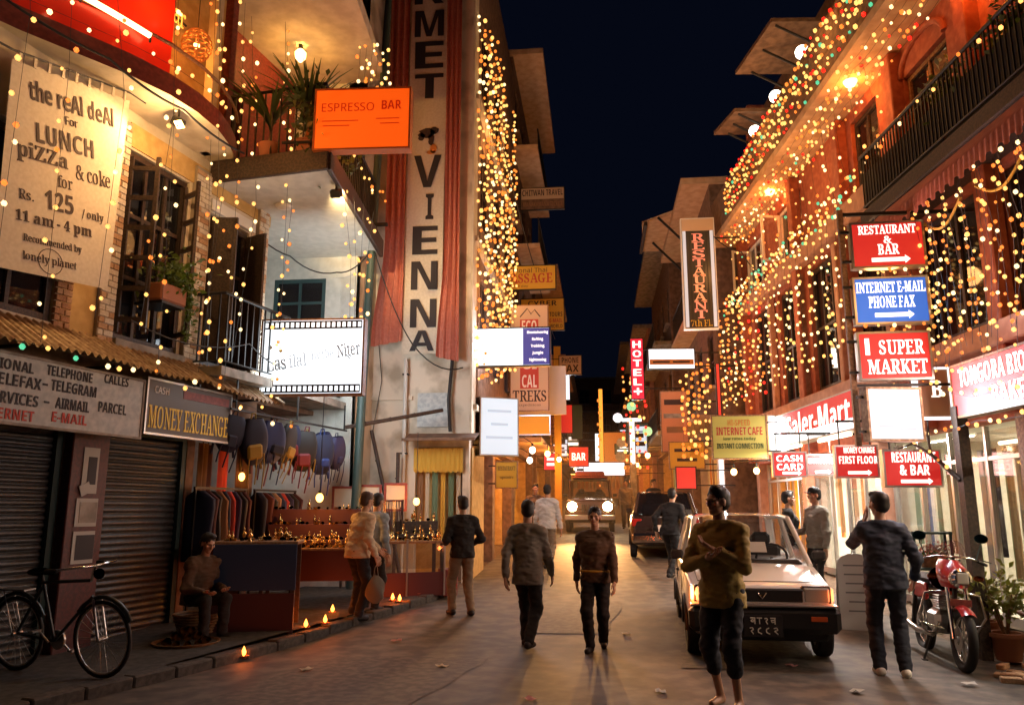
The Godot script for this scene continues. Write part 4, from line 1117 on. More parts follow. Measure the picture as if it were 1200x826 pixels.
	s = light_sign("yellow_sign", "yellow sign half hidden behind the tall trekking sign", Vector3(-1.62, 7.5, -24.0), 0, 1.38, 1.04, 0.08, M.sign_yellow, M.iron, [["CYBER", 0.0, 0.36, 0.16, 0.9, "brown_ink"], ["TOURS", 0.42, 0.0, 0.14, 0.4, "brown_ink"], ["E-MAIL", 0.42, -0.2, 0.12, 0.4, "red_ink"], ["WORLD", 0.42, -0.38, 0.12, 0.4, "brown_ink"]], -0.4)
	s = light_sign("trekking_sign", "tall cream trekking sign with red column of white letters", Vector3(-1.78, 5.58, -21.0), 0, 1.05, 2.92, 0.1, mat("sign_cream", Color(0.55, 0.4, 0.26), 0.6), M.wood, [["TREKS", 0.0, -1.05, 0.3, 0.9, "brown_ink", "rb"], ["expeditions", 0.0, -1.3, 0.08, 0.6, "brown_ink", "r"]], -0.35)
	pbox(s, "red_column", Vector3(0, 0.1, 0.052), Vector3(0.5, 1.9, 0.006), M.red_ink)
	for k in 4: text(s, ["ECO", "LO", "GI", "CAL"][k], Vector3(0, 0.85 - 0.5 * k, 0.058), 0.34, 0.4, M.white_ink, "sb")
	var mt := MB.new()
	mt.tube([Vector3(-0.25, 1.12, 0.055), Vector3(-0.05, 1.36, 0.055), Vector3(0.05, 1.2, 0.055), Vector3(0.15, 1.32, 0.055), Vector3(0.3, 1.12, 0.055)], 0.015, 4)
	part(s, "mountain_mark", mt, M.brown_ink)
	light_sign("white_back_sign", "pale white sign edge just behind the trekking sign", Vector3(-1.6, 4.9, -22.5), 0, 1.48, 1.4, 0.1, M.white_paint, M.white_paint, [], -0.1)
	s = light_sign("travel_sign", "dim brown travel sign high on the brown house", Vector3(-1.59, 11.32, -24.0), 0, 1.42, 0.76, 0.08, M.sign_cream, M.iron, [["CHITWAN TRAVEL", 0.0, 0.2, 0.2, 1.3, "brown_ink"]], -0.2)
	pbox(s, "dark_field", Vector3(0, -0.19, 0.042), Vector3(1.36, 0.34, 0.006), M.brown_wall)
	text(s, "MANAKAMANA TICKET", Vector3(0, -0.19, 0.047), 0.15, 1.25, M.cloth_brown)
	light_sign("fax_sign", "small cream fax sign on the yellow post", Vector3(-0.91, 6.6, -28.0), 0, 0.83, 0.72, 0.08, M.sign_cream, M.iron, [["PHONE", 0.0, 0.18, 0.2, 0.6, "brown_ink"], ["FAX", 0.0, -0.12, 0.26, 0.6, "brown_ink"]], -0.35)
	var yp := thing("yellow_post", "tall yellow post under the fax sign", "post", at(Vector3(-1.38, 0, -28.05)))
	pspan(yp, "shaft", Vector3(-0.12, gy(-28.0) - 0.1, -0.06), Vector3(0.12, 7.3, 0.06), M.cloth_yellow)
	pbox(yp, "foot", Vector3(0, gy(-28.0) + 0.1, 0), Vector3(0.4, 0.3, 0.3), M.concrete, 0.02)
	light_sign("brown_plate_sign", "small mustard sign below the trekking sign", Vector3(-1.66, 3.7, -20.5), 0, 0.92, 0.52, 0.06, M.cloth_yellow, M.steel, [], -0.3)
	light_sign("yellow_poster", "small yellow hand-lettered poster by the plant", Vector3(-2.0, 2.31, -17.5), 0, 0.5, 0.6, 0.04, M.sign_yellow, M.wood, [["RESTAURANT", 0, 0.14, 0.09, 0.38, "brown_ink", "r"], ["upstairs", 0.0, -0.06, 0.08, 0.3, "brown_ink", "r"]], -0.15)
	light_sign("tube_sign", "narrow white lit tube sign far along the stall side", Vector3(-1.16, 6.1, -30.0), 0, 0.34, 1.0, 0.12, M.sign_white, M.iron, [], -0.8, Color(0.9, 0.95, 1.0), 4.0)
	light_sign("red_far_sign", "red sign with pale panel under the narrow tube sign", Vector3(-1.16, 4.9, -30.1), 0, 0.5, 1.1, 0.12, M.sign_red, M.iron, [], -0.75)
	light_sign("green_far_sign", "narrow green sign standing out far down the stall side", Vector3(-0.85, 5.2, -34.0), 0, 0.5, 1.5, 0.1, M.cloth_green, M.iron, [], -1.2)
	light_sign("crimson_far_sign", "crimson square sign low over the far stall side", Vector3(-0.75, 3.6, -32.0), 0, 0.8, 0.8, 0.1, M.sign_red, M.iron, [["BAR", 0, 0, 0.3, 0.55, "sign_text"]], -1.2)
	light_sign("far_tube_sign", "thin white tube sign deep in the street", Vector3(0.0, 5.0, -46.0), 0, 0.3, 1.6, 0.2, M.sign_white, M.iron, [], -2.3)
	# street lamp cluster under the canopy on the stall side
	for p in [[Vector3(-1.55, 2.95, -19.0), "bright bare bulb over the stall side pavement"], [Vector3(-1.75, 2.8, -20.6), "dimmer bare bulb behind the bright one on the stall side"], [Vector3(-1.3, 3.2, -27.0), "hanging lamp far along the stall side"]]:
		var l := thing("bare_bulb", p[1], "lamp", at(p[0]))
		b = MB.new()
		b.ball(Vector3.ZERO, Vector3(0.075, 0.085, 0.075), 7, 10)
		part(l, "bulb", b, M.lamp_white)
		b = MB.new()
		b.tube([Vector3(0, 0.08, 0), Vector3(0, 0.16, 0)], 0.03, 7)
		b.tube([Vector3(0, 0.16, 0), Vector3(-0.2, 0.3, 0), Vector3(-2.45 - p[0].x, 0.34, 0)], 0.012, 5)
		part(l, "wall_arm", b, M.iron)
		omni(l, Vector3.ZERO, Color(1.0, 0.62, 0.28), 3.0, 0.07)

func right_signs():
	var pole := thing("sign_post", "slim post carrying the stack of red and blue signs", "post", at(Vector3(3.0, 0, -9.66)))
	pspan(pole, "shaft", Vector3(0, 2.3, -0.03), Vector3(0.06, 5.2, 0.03), M.wood)
	pspan(pole, "wall_stay", Vector3(0.06, 5.12, -0.02), Vector3(1.6, 5.16, 0.02), M.iron)
	pspan(pole, "wall_stay", Vector3(0.06, 3.0, -0.02), Vector3(1.7, 3.03, 0.02), M.iron)
	var s := light_sign("restaurant_sign", "red restaurant and bar sign, topmost of the stacked signs", Vector3(3.53, 4.71, -9.6), -2, 0.85, 0.58, 0.1, M.sign_red, M.steel, [["RESTAURANT", 0, 0.19, 0.11, 0.66, "sign_text", "rb"], ["&", 0, 0.06, 0.09, 0.09, "sign_text", "rb"], ["BAR", 0, -0.06, 0.13, 0.24, "sign_text", "rb"]], -0.1, Color(1.0, 0.72, 0.66), 1.6)
	arrow(s, -0.2, 0.24, -0.19, 0.05, 0.052, M.sign_text)
	s = light_sign("internet_sign", "blue internet phone and fax sign in the middle of the stack", Vector3(3.51, 4.02, -9.6), -2, 0.85, 0.58, 0.1, M.sign_blue, M.steel, [["INTERNET E-MAIL", 0, 0.16, 0.13, 0.78, "sign_text", "rb"], ["PHONE FAX", 0, -0.02, 0.14, 0.52, "sign_text", "rb"]], -0.1, Color(0.6, 0.8, 1.0), 1.6)
	arrow(s, -0.2, 0.24, -0.18, 0.05, 0.052, M.sign_text)
	s = light_sign("supermarket_sign", "red super market sign, lowest lettered one of the stack", Vector3(3.49, 3.35, -9.6), -2, 0.82, 0.58, 0.1, M.sign_red, M.steel, [["SUPER", 0.08, 0.1, 0.17, 0.5, "sign_text", "rb"], ["MARKET", 0.02, -0.13, 0.17, 0.66, "sign_text", "rb"]], -0.1, Color(1.0, 0.72, 0.66), 1.6)
	pbox(s, "down_mark", Vector3(-0.3, 0.11, 0.053), Vector3(0.05, 0.2, 0.005), M.sign_text)
	s = light_sign("washed_out_sign", "overexposed pale light box hanging below the super market sign", Vector3(3.38, 2.65, -9.5), 10, 0.66, 0.62, 0.14, M.sign_pale, M.rust, [], -0.08, Color(0.9, 0.95, 1.0), 6.0)
	for k in 4: pbox(s, "faint_print", Vector3([-0.05, 0.0, -0.12, 0.14][k], [0.16, 0.02, -0.14, -0.17][k], 0.073), Vector3([0.34, 0.4, 0.16, 0.18][k], [0.05, 0.05, 0.03, 0.03][k], 0.004), M.faint_ink)
	# bakery sign along the facade, with its projecting end box
	s = light_sign("bakery_sign", "long red bakery sign with white lettering along the red house", R1 * Vector3(2.1, 2.88, -0.04), -85, 3.0, 0.6, 0.16, M.sign_red, M.wood, [["TONGORA BIO", -0.72, 0.13, 0.2, 1.2, "sign_text", "sb"], ["BAKERY", -0.3, -0.13, 0.19, 0.86, "sign_text", "sb"]], 0, Color(1.0, 0.84, 0.76), 9.0)
	for x in [-1.2, 1.2]: pbox(s, "bracket", Vector3(x, 0.1, -0.32), Vector3(0.05, 0.05, 0.5), M.iron)
	s = light_sign("bakery_end_sign", "small mottled box sign projecting at the end of the bakery sign", Vector3(4.0, 2.94, -9.9), 0, 0.4, 0.62, 0.12, mat("sign_tan", Color(0.5, 0.32, 0.2), 0.5), M.sign_white, [["B", 0.03, 0.05, 0.2, 0.13, "sign_text", "rb"]], 0.5)
	# mart sign along the facade
	s = light_sign("mart_sign", "long white and red mart sign running along the red house", R1 * Vector3(-4.0, 3.02, -0.02), -85, 4.3, 0.6, 0.2, M.sign_white, M.white_paint, [], 0, Color(1.0, 0.97, 0.92), 4.0)
	pbox(s, "red_field", Vector3(0.28, 0.08, 0.103), Vector3(3.5, 0.4, 0.006), M.sign_red)
	for x in [-1.2, 1.0]:
		pbox(s, "batten_lamp", Vector3(x, -0.34, 0.05), Vector3(1.3, 0.05, 0.06), M.shop_tube, 0.01)
		area(s, Vector3(x, -0.37, 0.05), Vector3(-90, 0, 0), Vector2(1.2, 0.08), Color(1.0, 0.96, 0.92), 15.0)
	text(s, "Saler-Mart", Vector3(0.4, 0.02, 0.111), 0.42, 2.9, M.sign_text, "sb")
	for x in [-1.8, 0.0, 1.8]: pbox(s, "bracket", Vector3(x, 0.1, -0.34), Vector3(0.05, 0.05, 0.5), M.iron)
	light_sign("mart_tip_sign", "narrow white lit box at the far end of the mart sign", Vector3(3.36, 2.97, -15.7), 0, 0.2, 0.74, 0.16, M.sign_white, M.white_paint, [], 0.4, Color.WHITE, 1.5)
	# row of small red hanging signs
	for k in [["red restaurant and bar sign hanging nearest to the motorbike", Vector3(3.72, 2.06, -10.0), 0.67, 0.45, [["RESTAURANT", 0.02, 0.13, 0.12, 0.5, "sign_text", "sb"], ["& BAR", 0.02, -0.02, 0.12, 0.34, "sign_text", "sb"]], 0.5],
		["red money change sign hanging second from the motorbike", Vector3(3.46, 2.21, -11.2), 0.57, 0.44, [["MONEY CHANGE", 0.04, 0.15, 0.08, 0.4, "sign_text", "sb"], ["FIRST FLOOR", 0.02, 0.02, 0.1, 0.5, "sign_text", "sb"]], 0.5],
		["small red arrow sign hanging third from the motorbike", Vector3(3.53, 2.27, -13.2), 0.46, 0.34, [["ENTRANCE", 0.0, 0.06, 0.08, 0.38, "sign_text", "sb"]], 0.3],
		["red sign hanging farthest from the motorbike, by the mart's white tip", Vector3(3.0, 2.27, -13.0), 0.53, 0.4, [["CASH", 0.0, 0.09, 0.1, 0.4, "sign_text", "sb"], ["CARD", 0.0, -0.04, 0.1, 0.4, "sign_text", "sb"]], 0.5]]:
		s = light_sign("hanging_sign", k[0], k[1], 0, k[2], k[3], 0.08, M.sign_red, M.steel, k[4], 0, Color(1.0, 0.75, 0.7), 0.4)
		s.set_meta("group", "small red hanging signs under the mart sign")
		arrow(s, -k[2] * 0.22, k[2] * 0.32, -k[3] * 0.34, 0.04, 0.042, M.sign_text)
		for x in [-1, 1]: pspan(s, "hanger", Vector3(x * k[2] * 0.35 - 0.008, k[3] * 0.5, -0.008), Vector3(x * k[2] * 0.35 + 0.008, 2.74 - k[1].y, 0.008), M.iron)
		pspan(s, "hanger_bar", Vector3(-k[2] * 0.4, 2.74 - k[1].y, -0.015), Vector3(k[2] * 0.5 + k[5] + 0.1, 2.77 - k[1].y, 0.015), M.iron)
	s = light_sign("cafe_sign", "yellow-green internet cafe sign beside the lit shop", Vector3(2.69, 2.92, -15.5), 0, 1.04, 0.84, 0.06, mat("sign_lime", Color(0.5, 0.46, 0.1), 0.6), M.wood, [["HI-SPEED", 0, 0.27, 0.11, 0.42, "cloth_orange"], ["INTERNET CAFE", 0, 0.11, 0.15, 0.86, "red_ink"], ["low rates today", 0, -0.04, 0.08, 0.6, "leaf"], ["INSTANT CONNECTION", 0, -0.17, 0.1, 0.86, "leaf_dark"]], 0.5)
	s = light_sign("vertical_restaurant_sign", "tall black vertical sign with red and orange restaurant letters", Vector3(2.55, 7.2, -19.0), 0, 0.82, 2.8, 0.16, mat("sign_black", Color(0.015, 0.014, 0.016), 0.3), M.white_paint, [["7th Fl.", 0, -1.25, 0.16, 0.5, "yellow_ink", "r"]], 0.6)
	for k in 10: text(s, "RESTAURANT"[k], Vector3(0, 0.9 - k * 0.215, 0.086), 0.2, 0.3, glow("neon_r%d" % (k / 4), [Color(0.9, 0.12, 0.06), Color(1.0, 0.42, 0.06), Color(0.95, 0.22, 0.05)][k / 4], 0.8), "rb", "letter")
	for x in [-0.33, 0.33]: pbox(s, "white_stripe", Vector3(x, -0.1, 0.083), Vector3(0.08, 2.5, 0.006), glow("stripe", Color(0.7, 0.8, 0.85), 0.6))
	pbox(s, "cap_panel", Vector3(0, 1.22, 0.084), Vector3(0.76, 0.3, 0.008), M.sign_cream)
	for x in [-0.2, -0.12, 0.12, 0.2]: pbox(s, "dark_groove", Vector3(x, -0.1, 0.082), Vector3(0.02, 2.3, 0.01), M.black)
	s = light_sign("oval_light_sign", "white lit sign with an orange band in front of the brown house", Vector3(1.89, 5.27, -20.0), 4, 1.18, 0.54, 0.2, M.sign_white, M.iron, [], 1.0, Color(1.0, 0.96, 0.9), 3.0)
	pbox(s, "orange_band", Vector3(0, -0.08, 0.104), Vector3(1.1, 0.14, 0.006), M.cloth_orange)
	for k in 2: pbox(s, "print_line", Vector3(-0.26 + 0.5 * k, -0.08, 0.109), Vector3(0.42, 0.05, 0.004), M.brown_ink)
	s = light_sign("pink_column_sign", "tall narrow pink neon sign with white letters far up the street", Vector3(1.3, 5.9, -25.0), 0, 0.42, 1.96, 0.16, glow("sign_pink", Color(0.95, 0.12, 0.22), 1.1, Color(0.6, 0.05, 0.1)), M.iron, [], 1.3, Color(1.0, 0.3, 0.35), 2.0)
	for k in 6: text(s, "HOTEL+"[k], Vector3(0, 0.78 - k * 0.3, 0.084), 0.22, 0.26, M.sign_text, "sb", "letter")
	s = light_sign("poster_board", "pinkish poster board with printed notices below the oval sign", Vector3(2.01, 3.81, -21.0), 0, 0.7, 1.6, 0.08, mat("sign_salmon", Color(0.55, 0.22, 0.1), 0.6), M.wood, [], 1.0)
	for k in 3: pbox(s, "printed_block", Vector3(0, 0.5 - 0.36 * k, 0.043), Vector3([0.5, 0.55, 0.42][k], [0.14, 0.12, 0.16][k], 0.004), [M.brown_ink, M.concrete, M.cloth_brown][k])
	s = light_sign("ochre_notice", "ochre notice board hung just under the poster board", Vector3(2.25, 2.9, -20.6), 0, 0.9, 0.7, 0.06, M.sign_yellow, M.wood, [], 0.7)
	for k in 2: pbox(s, "print_line", Vector3(0, 0.13 - 0.24 * k, 0.033), Vector3([0.62, 0.5][k], 0.08, 0.004), M.brown_ink)
	light_sign("red_lattice_sign", "red panel glowing in front of the far shop beside the dark car", Vector3(2.1, 2.3, -19.6), 0, 0.5, 0.55, 0.08, M.sign_red, M.iron, [], 0.9)
	light_sign("red_strip_sign", "thin vertical red strip at the red house's far corner", R1 * Vector3(-10.05, 4.2, 0.1), 0, 0.12, 1.9, 0.1, M.sign_red, M.iron, [], 0.2)
	light_sign("tall_white_tube", "tall white fluorescent tube standing at the far corner of the red house", R1 * Vector3(-10.1, 2.0, 0.12), 0, 0.16, 1.7, 0.12, M.sign_white, M.white_paint, [], 0.2, Color.WHITE, 2.0)
	# far cluster: a column dressed with tubes and ornaments
	var col := thing("neon_column", "far street column dressed with a white tube and coloured discs", "sign", at(Vector3(1.25, gy(-29.0), -29.0)))
	pbox(col, "shaft", Vector3(0, 1.9, 0), Vector3(0.24, 3.8, 0.24), M.concrete, 0.02)
	pbox(col, "tube", Vector3(0, 3.0, 0.16), Vector3(0.16, 1.5, 0.06), M.sign_white, 0.01)
	pbox(col, "crossbar", Vector3(0, 3.82, 0.14), Vector3(0.7, 0.12, 0.1), M.sign_white, 0.01)
	for q in [[0.0, 4.3, "bulb_green"], [0.55, 3.4, "bulb_green"], [-0.5, 3.9, "sign_white"], [-0.45, 2.5, "board_grey"], [-0.4, 3.0, "board_grey"]]:
		var db := MB.new()
		db.lathe([Vector2(0.0, 0.03), Vector2(0.17, 0.02), Vector2(0.17, -0.02), Vector2(0.0, -0.03)], 16, Vector3.ZERO, Basis(Vector3.RIGHT, PI / 2))
		part(col, "disc", db, M[q[2]], at(Vector3(q[0], q[1], 0.14)))
	pbox(col, "disc_arm", Vector3(0, 3.4, 0.06), Vector3(1.1, 0.04, 0.04), M.iron)
	pbox(col, "disc_arm", Vector3(0, 4.05, 0.06), Vector3(0.04, 0.6, 0.04), M.iron)
	area(col, Vector3(0, 3.0, 0.22), Vector3(0, 180, 0), Vector2(0.3, 1.4), Color(0.85, 1.0, 0.95), 3.0)
	light_sign("far_amber_strip", "tall thin amber light strip deep in the street", Vector3(0.2, 5.2, -40.0), 0, 0.24, 4.6, 0.2, glow("amber_strip", Color(1.0, 0.62, 0.2), 1.4), M.iron, [], 1.9)
	light_sign("far_amber_sign", "amber glowing panel over the far end of the street", Vector3(1.2, 4.3, -41.0), 0, 1.8, 2.2, 0.2, glow("amber_panel", Color(0.9, 0.42, 0.07), 0.6), M.iron, [], 0.9)
	light_sign("far_bus_sign", "white lit headboard above the oncoming vehicle", Vector3(0.25, 3.15, -33.0), 0, 1.7, 0.55, 0.2, M.sign_white, M.iron, [], 1.6, Color(1.0, 0.9, 0.8), 4.0)
	# lamps under the cafe sign
	for p in [[Vector3(3.05, 2.3, -15.9), "bare bulb under the yellow-green cafe sign, nearer the shop"], [Vector3(2.62, 2.28, -15.9), "bare bulb under the yellow-green cafe sign, nearer the road"]]:
		var l := thing("bare_bulb", p[1], "lamp", at(p[0]))
		var b := MB.new()
		b.ball(Vector3.ZERO, Vector3(0.06, 0.07, 0.06), 7, 10)
		part(l, "bulb", b, M.lamp_warm)
		b = MB.new()
		b.tube([Vector3(0, 0.06, 0), Vector3(0, 0.15, 0)], 0.025, 7)
		b.tube([Vector3(0, 0.15, 0), Vector3(0.0, 0.2, 0), Vector3(3.7 - p[0].x, 0.22, 0)], 0.012, 5)
		part(l, "wall_arm", b, M.iron)
		omni(l, Vector3.ZERO, TUNG, 1.6, 0.06)
	# globe lamps on the parapet
	for k in 3:
		var l := thing("globe_lamp", ["white globe lamp on the red house's parapet, nearest of three", "white globe lamp in the middle of the red house's parapet", "white globe lamp on the red house's parapet, farthest of three"][k], "lamp", R1 * at(Vector3([-3.26, -4.8, -6.26][k], 9.35, -0.04)), "globe lamps along the parapet")
		var b := MB.new()
		b.ball(Vector3(0, 0.17, 0), Vector3.ONE * 0.125, 10, 14)
		part(l, "globe", b, M.lamp_white)
		b = MB.new()
		b.lathe([Vector2(0.06, 0.0), Vector2(0.05, 0.03), Vector2(0.03, 0.06)], 10)
		part(l, "base", b, M.iron)
		omni(l, Vector3(0, 0.17, 0), Color(1.0, 0.75, 0.45), 0.4, 0.1)
	# crowd of small signs far up the street
	var far_keys := ["sign_red", "sign_white", "amber_panel", "cloth_yellow", "sign_salmon", "sign_pale", "sign_yellow", "sign_pink", "cloth_teal"]
	for k in 26:
		var side := -1 if k % 2 == 0 else 1
		var z := -29.5 - 1.35 * k - rng.randf() * 0.6
		var w := rng.randf_range(0.5, 1.1)
		var hh := rng.randf_range(0.4, 1.3)
		var reach := rng.randf_range(0.1, 0.7)
		var xw := -2.35 if side < 0 else 2.45
		var y := gy(z) + rng.randf_range(2.2, 5.2)
		var key: String = far_keys[rng.randi() % far_keys.size()]
		var o := light_sign("far_sign", "%s small sign jutting out deep in the street on the %s side" % [ORD[k / 2], "stall" if side < 0 else "car"], Vector3(xw - side * (reach + w * 0.5), y, z), 0, w, hh, 0.1, M[key], M.iron, [], side * reach)
		for i in 2: pbox(o, "print_line", Vector3(0, hh * (0.15 - 0.3 * i), 0.052), Vector3(w * rng.randf_range(0.5, 0.8), hh * 0.16, 0.004), M.brown_ink if key in ["cloth_yellow", "sign_salmon", "sign_yellow", "amber_panel", "sign_pale", "sign_white"] else M.sign_text)
		o.set_meta("group", "small signs deep in the street")
	for k in 9:
		var side := -1 if k % 2 == 0 else 1
		var z := -24.0 - 3.6 * k
		var l := thing("far_bulb", "%s bare lamp bulb deep in the street on the %s side" % [ORD[k / 2], "stall" if side < 0 else "car"], "lamp", at(Vector3(side * 1.6 + 0.1, gy(z) + rng.randf_range(2.2, 3.0), z)), "bare bulbs deep in the street")
		var b := MB.new()
		b.ball(Vector3.ZERO, Vector3(0.09, 0.1, 0.09), 7, 10)
		part(l, "bulb", b, M.lamp_warm)
		b = MB.new()
		b.tube([Vector3(0, 0.08, 0), Vector3(0, 0.3, 0), Vector3(side * 1.0, 0.4, 0)], 0.015, 5)
		part(l, "wall_arm", b, M.iron)
		omni(l, Vector3.ZERO, TUNG, 2.2, 0.09)

# ---------------------------------------------------------------- stalls on the left
func stall_table(label: String, c: Vector3, turn: float, w: float, d: float, h: float, top_m: Material, low_m: Material) -> Node3D:
	var t := thing("stall_table", label, "table", at(c, turn))
	pbox(t, "table_top", Vector3(0, h - 0.02, 0), Vector3(w, 0.04, d), M.wood, 0.008)
	for sx in [-1, 1]:
		for sz in [-1, 1]: pbox(t, "leg", Vector3(sx * (w * 0.5 - 0.05), (h - 0.04) * 0.5, sz * (d * 0.5 - 0.05)), Vector3(0.05, h - 0.04, 0.05), M.dark_wood)
	if top_m: pbox(t, "front_cloth", Vector3(0, h * 0.72, d * 0.5 + 0.012), Vector3(w - 0.02, h * 0.5, 0.015), top_m, 0.004)
	if low_m: pbox(t, "lower_panel", Vector3(0, h * 0.23, d * 0.5 + 0.006), Vector3(w - 0.04, h * 0.42, 0.012), low_m, 0.004)
	return t
func backpack(label: String, x: Transform3D, m: Material, m2: Material):
	var t := thing("backpack", label, "backpack", x, "backpacks hanging over the stalls")
	var b := MB.new()
	var rows := []
	for i in 9:
		var q := i / 8.0
		var s := pow(sin(clampf(q * 0.86 + 0.1, 0, 1) * PI), 0.45)
		var row := []
		for k in 14:
			var a := TAU * k / 14
			row.append(Vector3(signf(cos(a)) * pow(absf(cos(a)), 0.6) * 0.15 * s, -0.46 * q, 0.02 + signf(sin(a)) * pow(absf(sin(a)), 0.6) * 0.1 * s * (0.8 + 0.3 * q)))
		rows.append(row)
	b.grid(rows, true)
	part(t, "bag", b, m)
	b = MB.new()
	for q in 3: b.tube([Vector3(-0.09 + 0.08 * q, -0.34, 0.13), Vector3(-0.1 + 0.09 * q, -0.5, 0.12), Vector3(-0.08 + 0.08 * q, -0.6 - 0.05 * q, 0.08)], 0.008, 4)
	part(t, "dangling_strap", b, m2)
	pbox(t, "front_pocket", Vector3(rng.randf_range(-0.03, 0.03), -0.32, 0.115), Vector3(rng.randf_range(0.1, 0.19), rng.randf_range(0.1, 0.17), 0.05), m2, 0.022, Basis(Vector3.BACK, rng.randf_range(-0.2, 0.2)))
	b = MB.new()
	for s in [-1, 1]: b.tube([Vector3(s * 0.07, -0.04, -0.06), Vector3(s * 0.09, -0.1, -0.13), Vector3(s * 0.1, -0.3, -0.12), Vector3(s * 0.12, -0.52, -0.02)], 0.014, 5)
	part(t, "strap", b, m2)
	b = MB.new()
	b.tube([Vector3(-0.03, -0.03, 0), Vector3(-0.02, 0.05, 0), Vector3(0.02, 0.05, 0), Vector3(0.03, -0.03, 0)], 0.008, 5)
	part(t, "loop", b, m2)
func oil_lamp(label: String, p: Vector3, e := 0.35):
	var t := thing("oil_lamp", label, "lamp", at(p), "oil lamps burning on the ground by the stalls")
	var b := MB.new()
	b.lathe([Vector2(0.0, 0.0), Vector2(0.03, 0.0), Vector2(0.055, 0.03), Vector2(0.05, 0.03), Vector2(0.0, 0.015)], 12)
	part(t, "clay_bowl", b, M.terracotta)
	b = MB.new()
	b.lathe([Vector2(0.002, 0.02), Vector2(0.022, 0.045), Vector2(0.026, 0.065), Vector2(0.012, 0.1), Vector2(0.001, 0.125)], 9)
	part(t, "flame", b, M.flame)
	omni(t, Vector3(0, 0.08, 0), Color(1.0, 0.42, 0.12), e * 0.4, 0.03)
func stalls():
	rng.seed = 21
	mat("blue_paint", Color(0.02, 0.04, 0.1), 0.6)
	mat("maroon", Color(0.06, 0.012, 0.013), 0.7)
	mat("brass", Color(0.65, 0.42, 0.15), 0.25, 1.0)
	var g := func(x, z): return Vector3(x, 0.09 + gy(z) * 0.85, z)
	stall_table("stall counter with dark blue front over a maroon panel", g.call(-4.2, -9.75), 14, 1.0, 0.6, 1.08, M.blue_paint, M.maroon)
	var tb := stall_table("low trinket table behind the man in the white shirt", g.call(-4.1, -11.5), 14, 1.5, 0.7, 0.85, M.maroon, null)
	var tc := stall_table("trinket table with glass front at the end of the stalls", g.call(-3.12, -12.75), 26, 1.25, 0.6, 0.85, null, M.maroon)
	pbox(tc, "glass_front", Vector3(0, 0.62, 0.32), Vector3(1.2, 0.38, 0.01), M.pane)
	for x in [-0.6, 0.0, 0.6]: pbox(tc, "glass_post", Vector3(x, 0.45, 0.33), Vector3(0.025, 0.86, 0.025), M.steel)
	pbox(tc, "red_side_box", Vector3(0.72, 0.2, 0.1), Vector3(0.22, 0.4, 0.4), M.red_paint, 0.01)
	for k in 3: pbox(tb, "display_step", Vector3(0.0, 0.9 + k * 0.11, -0.05 - k * 0.13), Vector3(1.45, 0.1 + k * 0.22, 0.12), M.maroon, 0.005)
	for k in 2: pbox(tc, "display_step", Vector3(0.25, 0.9 + k * 0.1, -0.05 - k * 0.12), Vector3(0.7, 0.1 + k * 0.2, 0.11), M.dark_wood, 0.005)
	# heaps of small brass goods, past counting
	for k in [["glittering small brass goods heaped on the low trinket table", Transform3D(tb.transform), 0.85, 1.4, 0.62, 260], ["glittering small brass goods on the glass-fronted table", Transform3D(tc.transform), 0.85, 1.15, 0.52, 119], ["small wares laid out on the blue-fronted counter", at(g.call(-4.2, -9.75), 14), 1.08, 0.9, 0.5, 40]]:
		var b := MB.new()
		for i in k[5]:
			var p := Vector3(rng.randf_range(-0.5, 0.5) * k[3], k[2], rng.randf_range(-0.5, 0.5) * k[4])
			if k[5] > 60 and p.z < -0.01 and p.z > -0.31 and (k[5] > 120 or p.x > -0.1): p.y = k[2] + 0.1 + 0.22 * int((-p.z - 0.0) / 0.12) * (1.0 if k[5] > 120 else 0.9)
			var s := rng.randf_range(0.018, 0.04)
			var kind := rng.randi() % 3
			if kind == 0: b.lathe([Vector2(0.0, 0.0), Vector2(s * 0.7, 0.0), Vector2(s * 1.2, s), Vector2(s * 1.1, s), Vector2(0.0, s * 0.3)], 8, p)
			elif kind == 1: b.lathe([Vector2(s * 0.8, 0.0), Vector2(s * 0.4, s), Vector2(s * 0.9, s * 2.2), Vector2(s * 0.3, s * 3.2), Vector2(s * 0.5, s * 4), Vector2(0.0, s * 4.6)], 8, p)
			else: b.ball(p + Vector3.UP * s * 0.7, Vector3(s, s * 0.7, s), 4, 7)
		var o := part(self, numbered("brass_trinkets"), b, M.brass, k[1])
		tag(o, k[0], "trinkets"); o.set_meta("kind", "stuff")
	# lamps of the stalls
	for p in [[Vector3(-3.98, 1.74, -11.2), "lit bulb hanging over the trinket table by the backpacks", 0.65], [Vector3(-3.02, 1.7, -13.2), "lit bulb at the glass-fronted stall beside the banner wall", 0.7], [Vector3(-5.25, 2.05, -11.4), "small warm bulb deep inside the dark shop", 0.35]]:
		var l := thing("stall_bulb", p[1], "lamp", at(p[0]), "bulbs hanging over the stalls")
		var b := MB.new()
		b.ball(Vector3.ZERO, Vector3(0.055, 0.065, 0.055), 7, 10)
		part(l, "bulb", b, M.shop_bulb)
		b = MB.new()
		b.tube([Vector3(0, 0.04, 0), Vector3(0, 0.1, 0)], 0.02, 6)
		b.tube([Vector3(0, 0.1, 0), Vector3(0, 3.3 - p[0].y if p[0].z > -12 else 1.15, 0)], 0.006, 4)
		part(l, "flex", b, M.cable)
		omni(l, Vector3.ZERO, TUNG, p[2], 0.04)
	# necklace rack
	var nr := thing("necklace_rack", "wooden rack of dark hanging necklaces on the glass-fronted table", "rack", tc.transform * at(Vector3(-0.3, 0.85, -0.1)))
	for x in [-0.3, 0.3]: pbox(nr, "upright", Vector3(x, 0.32, 0), Vector3(0.03, 0.64, 0.03), M.dark_wood)
	pbox(nr, "rail", Vector3(0, 0.62, 0), Vector3(0.6, 0.03, 0.03), M.red_paint)
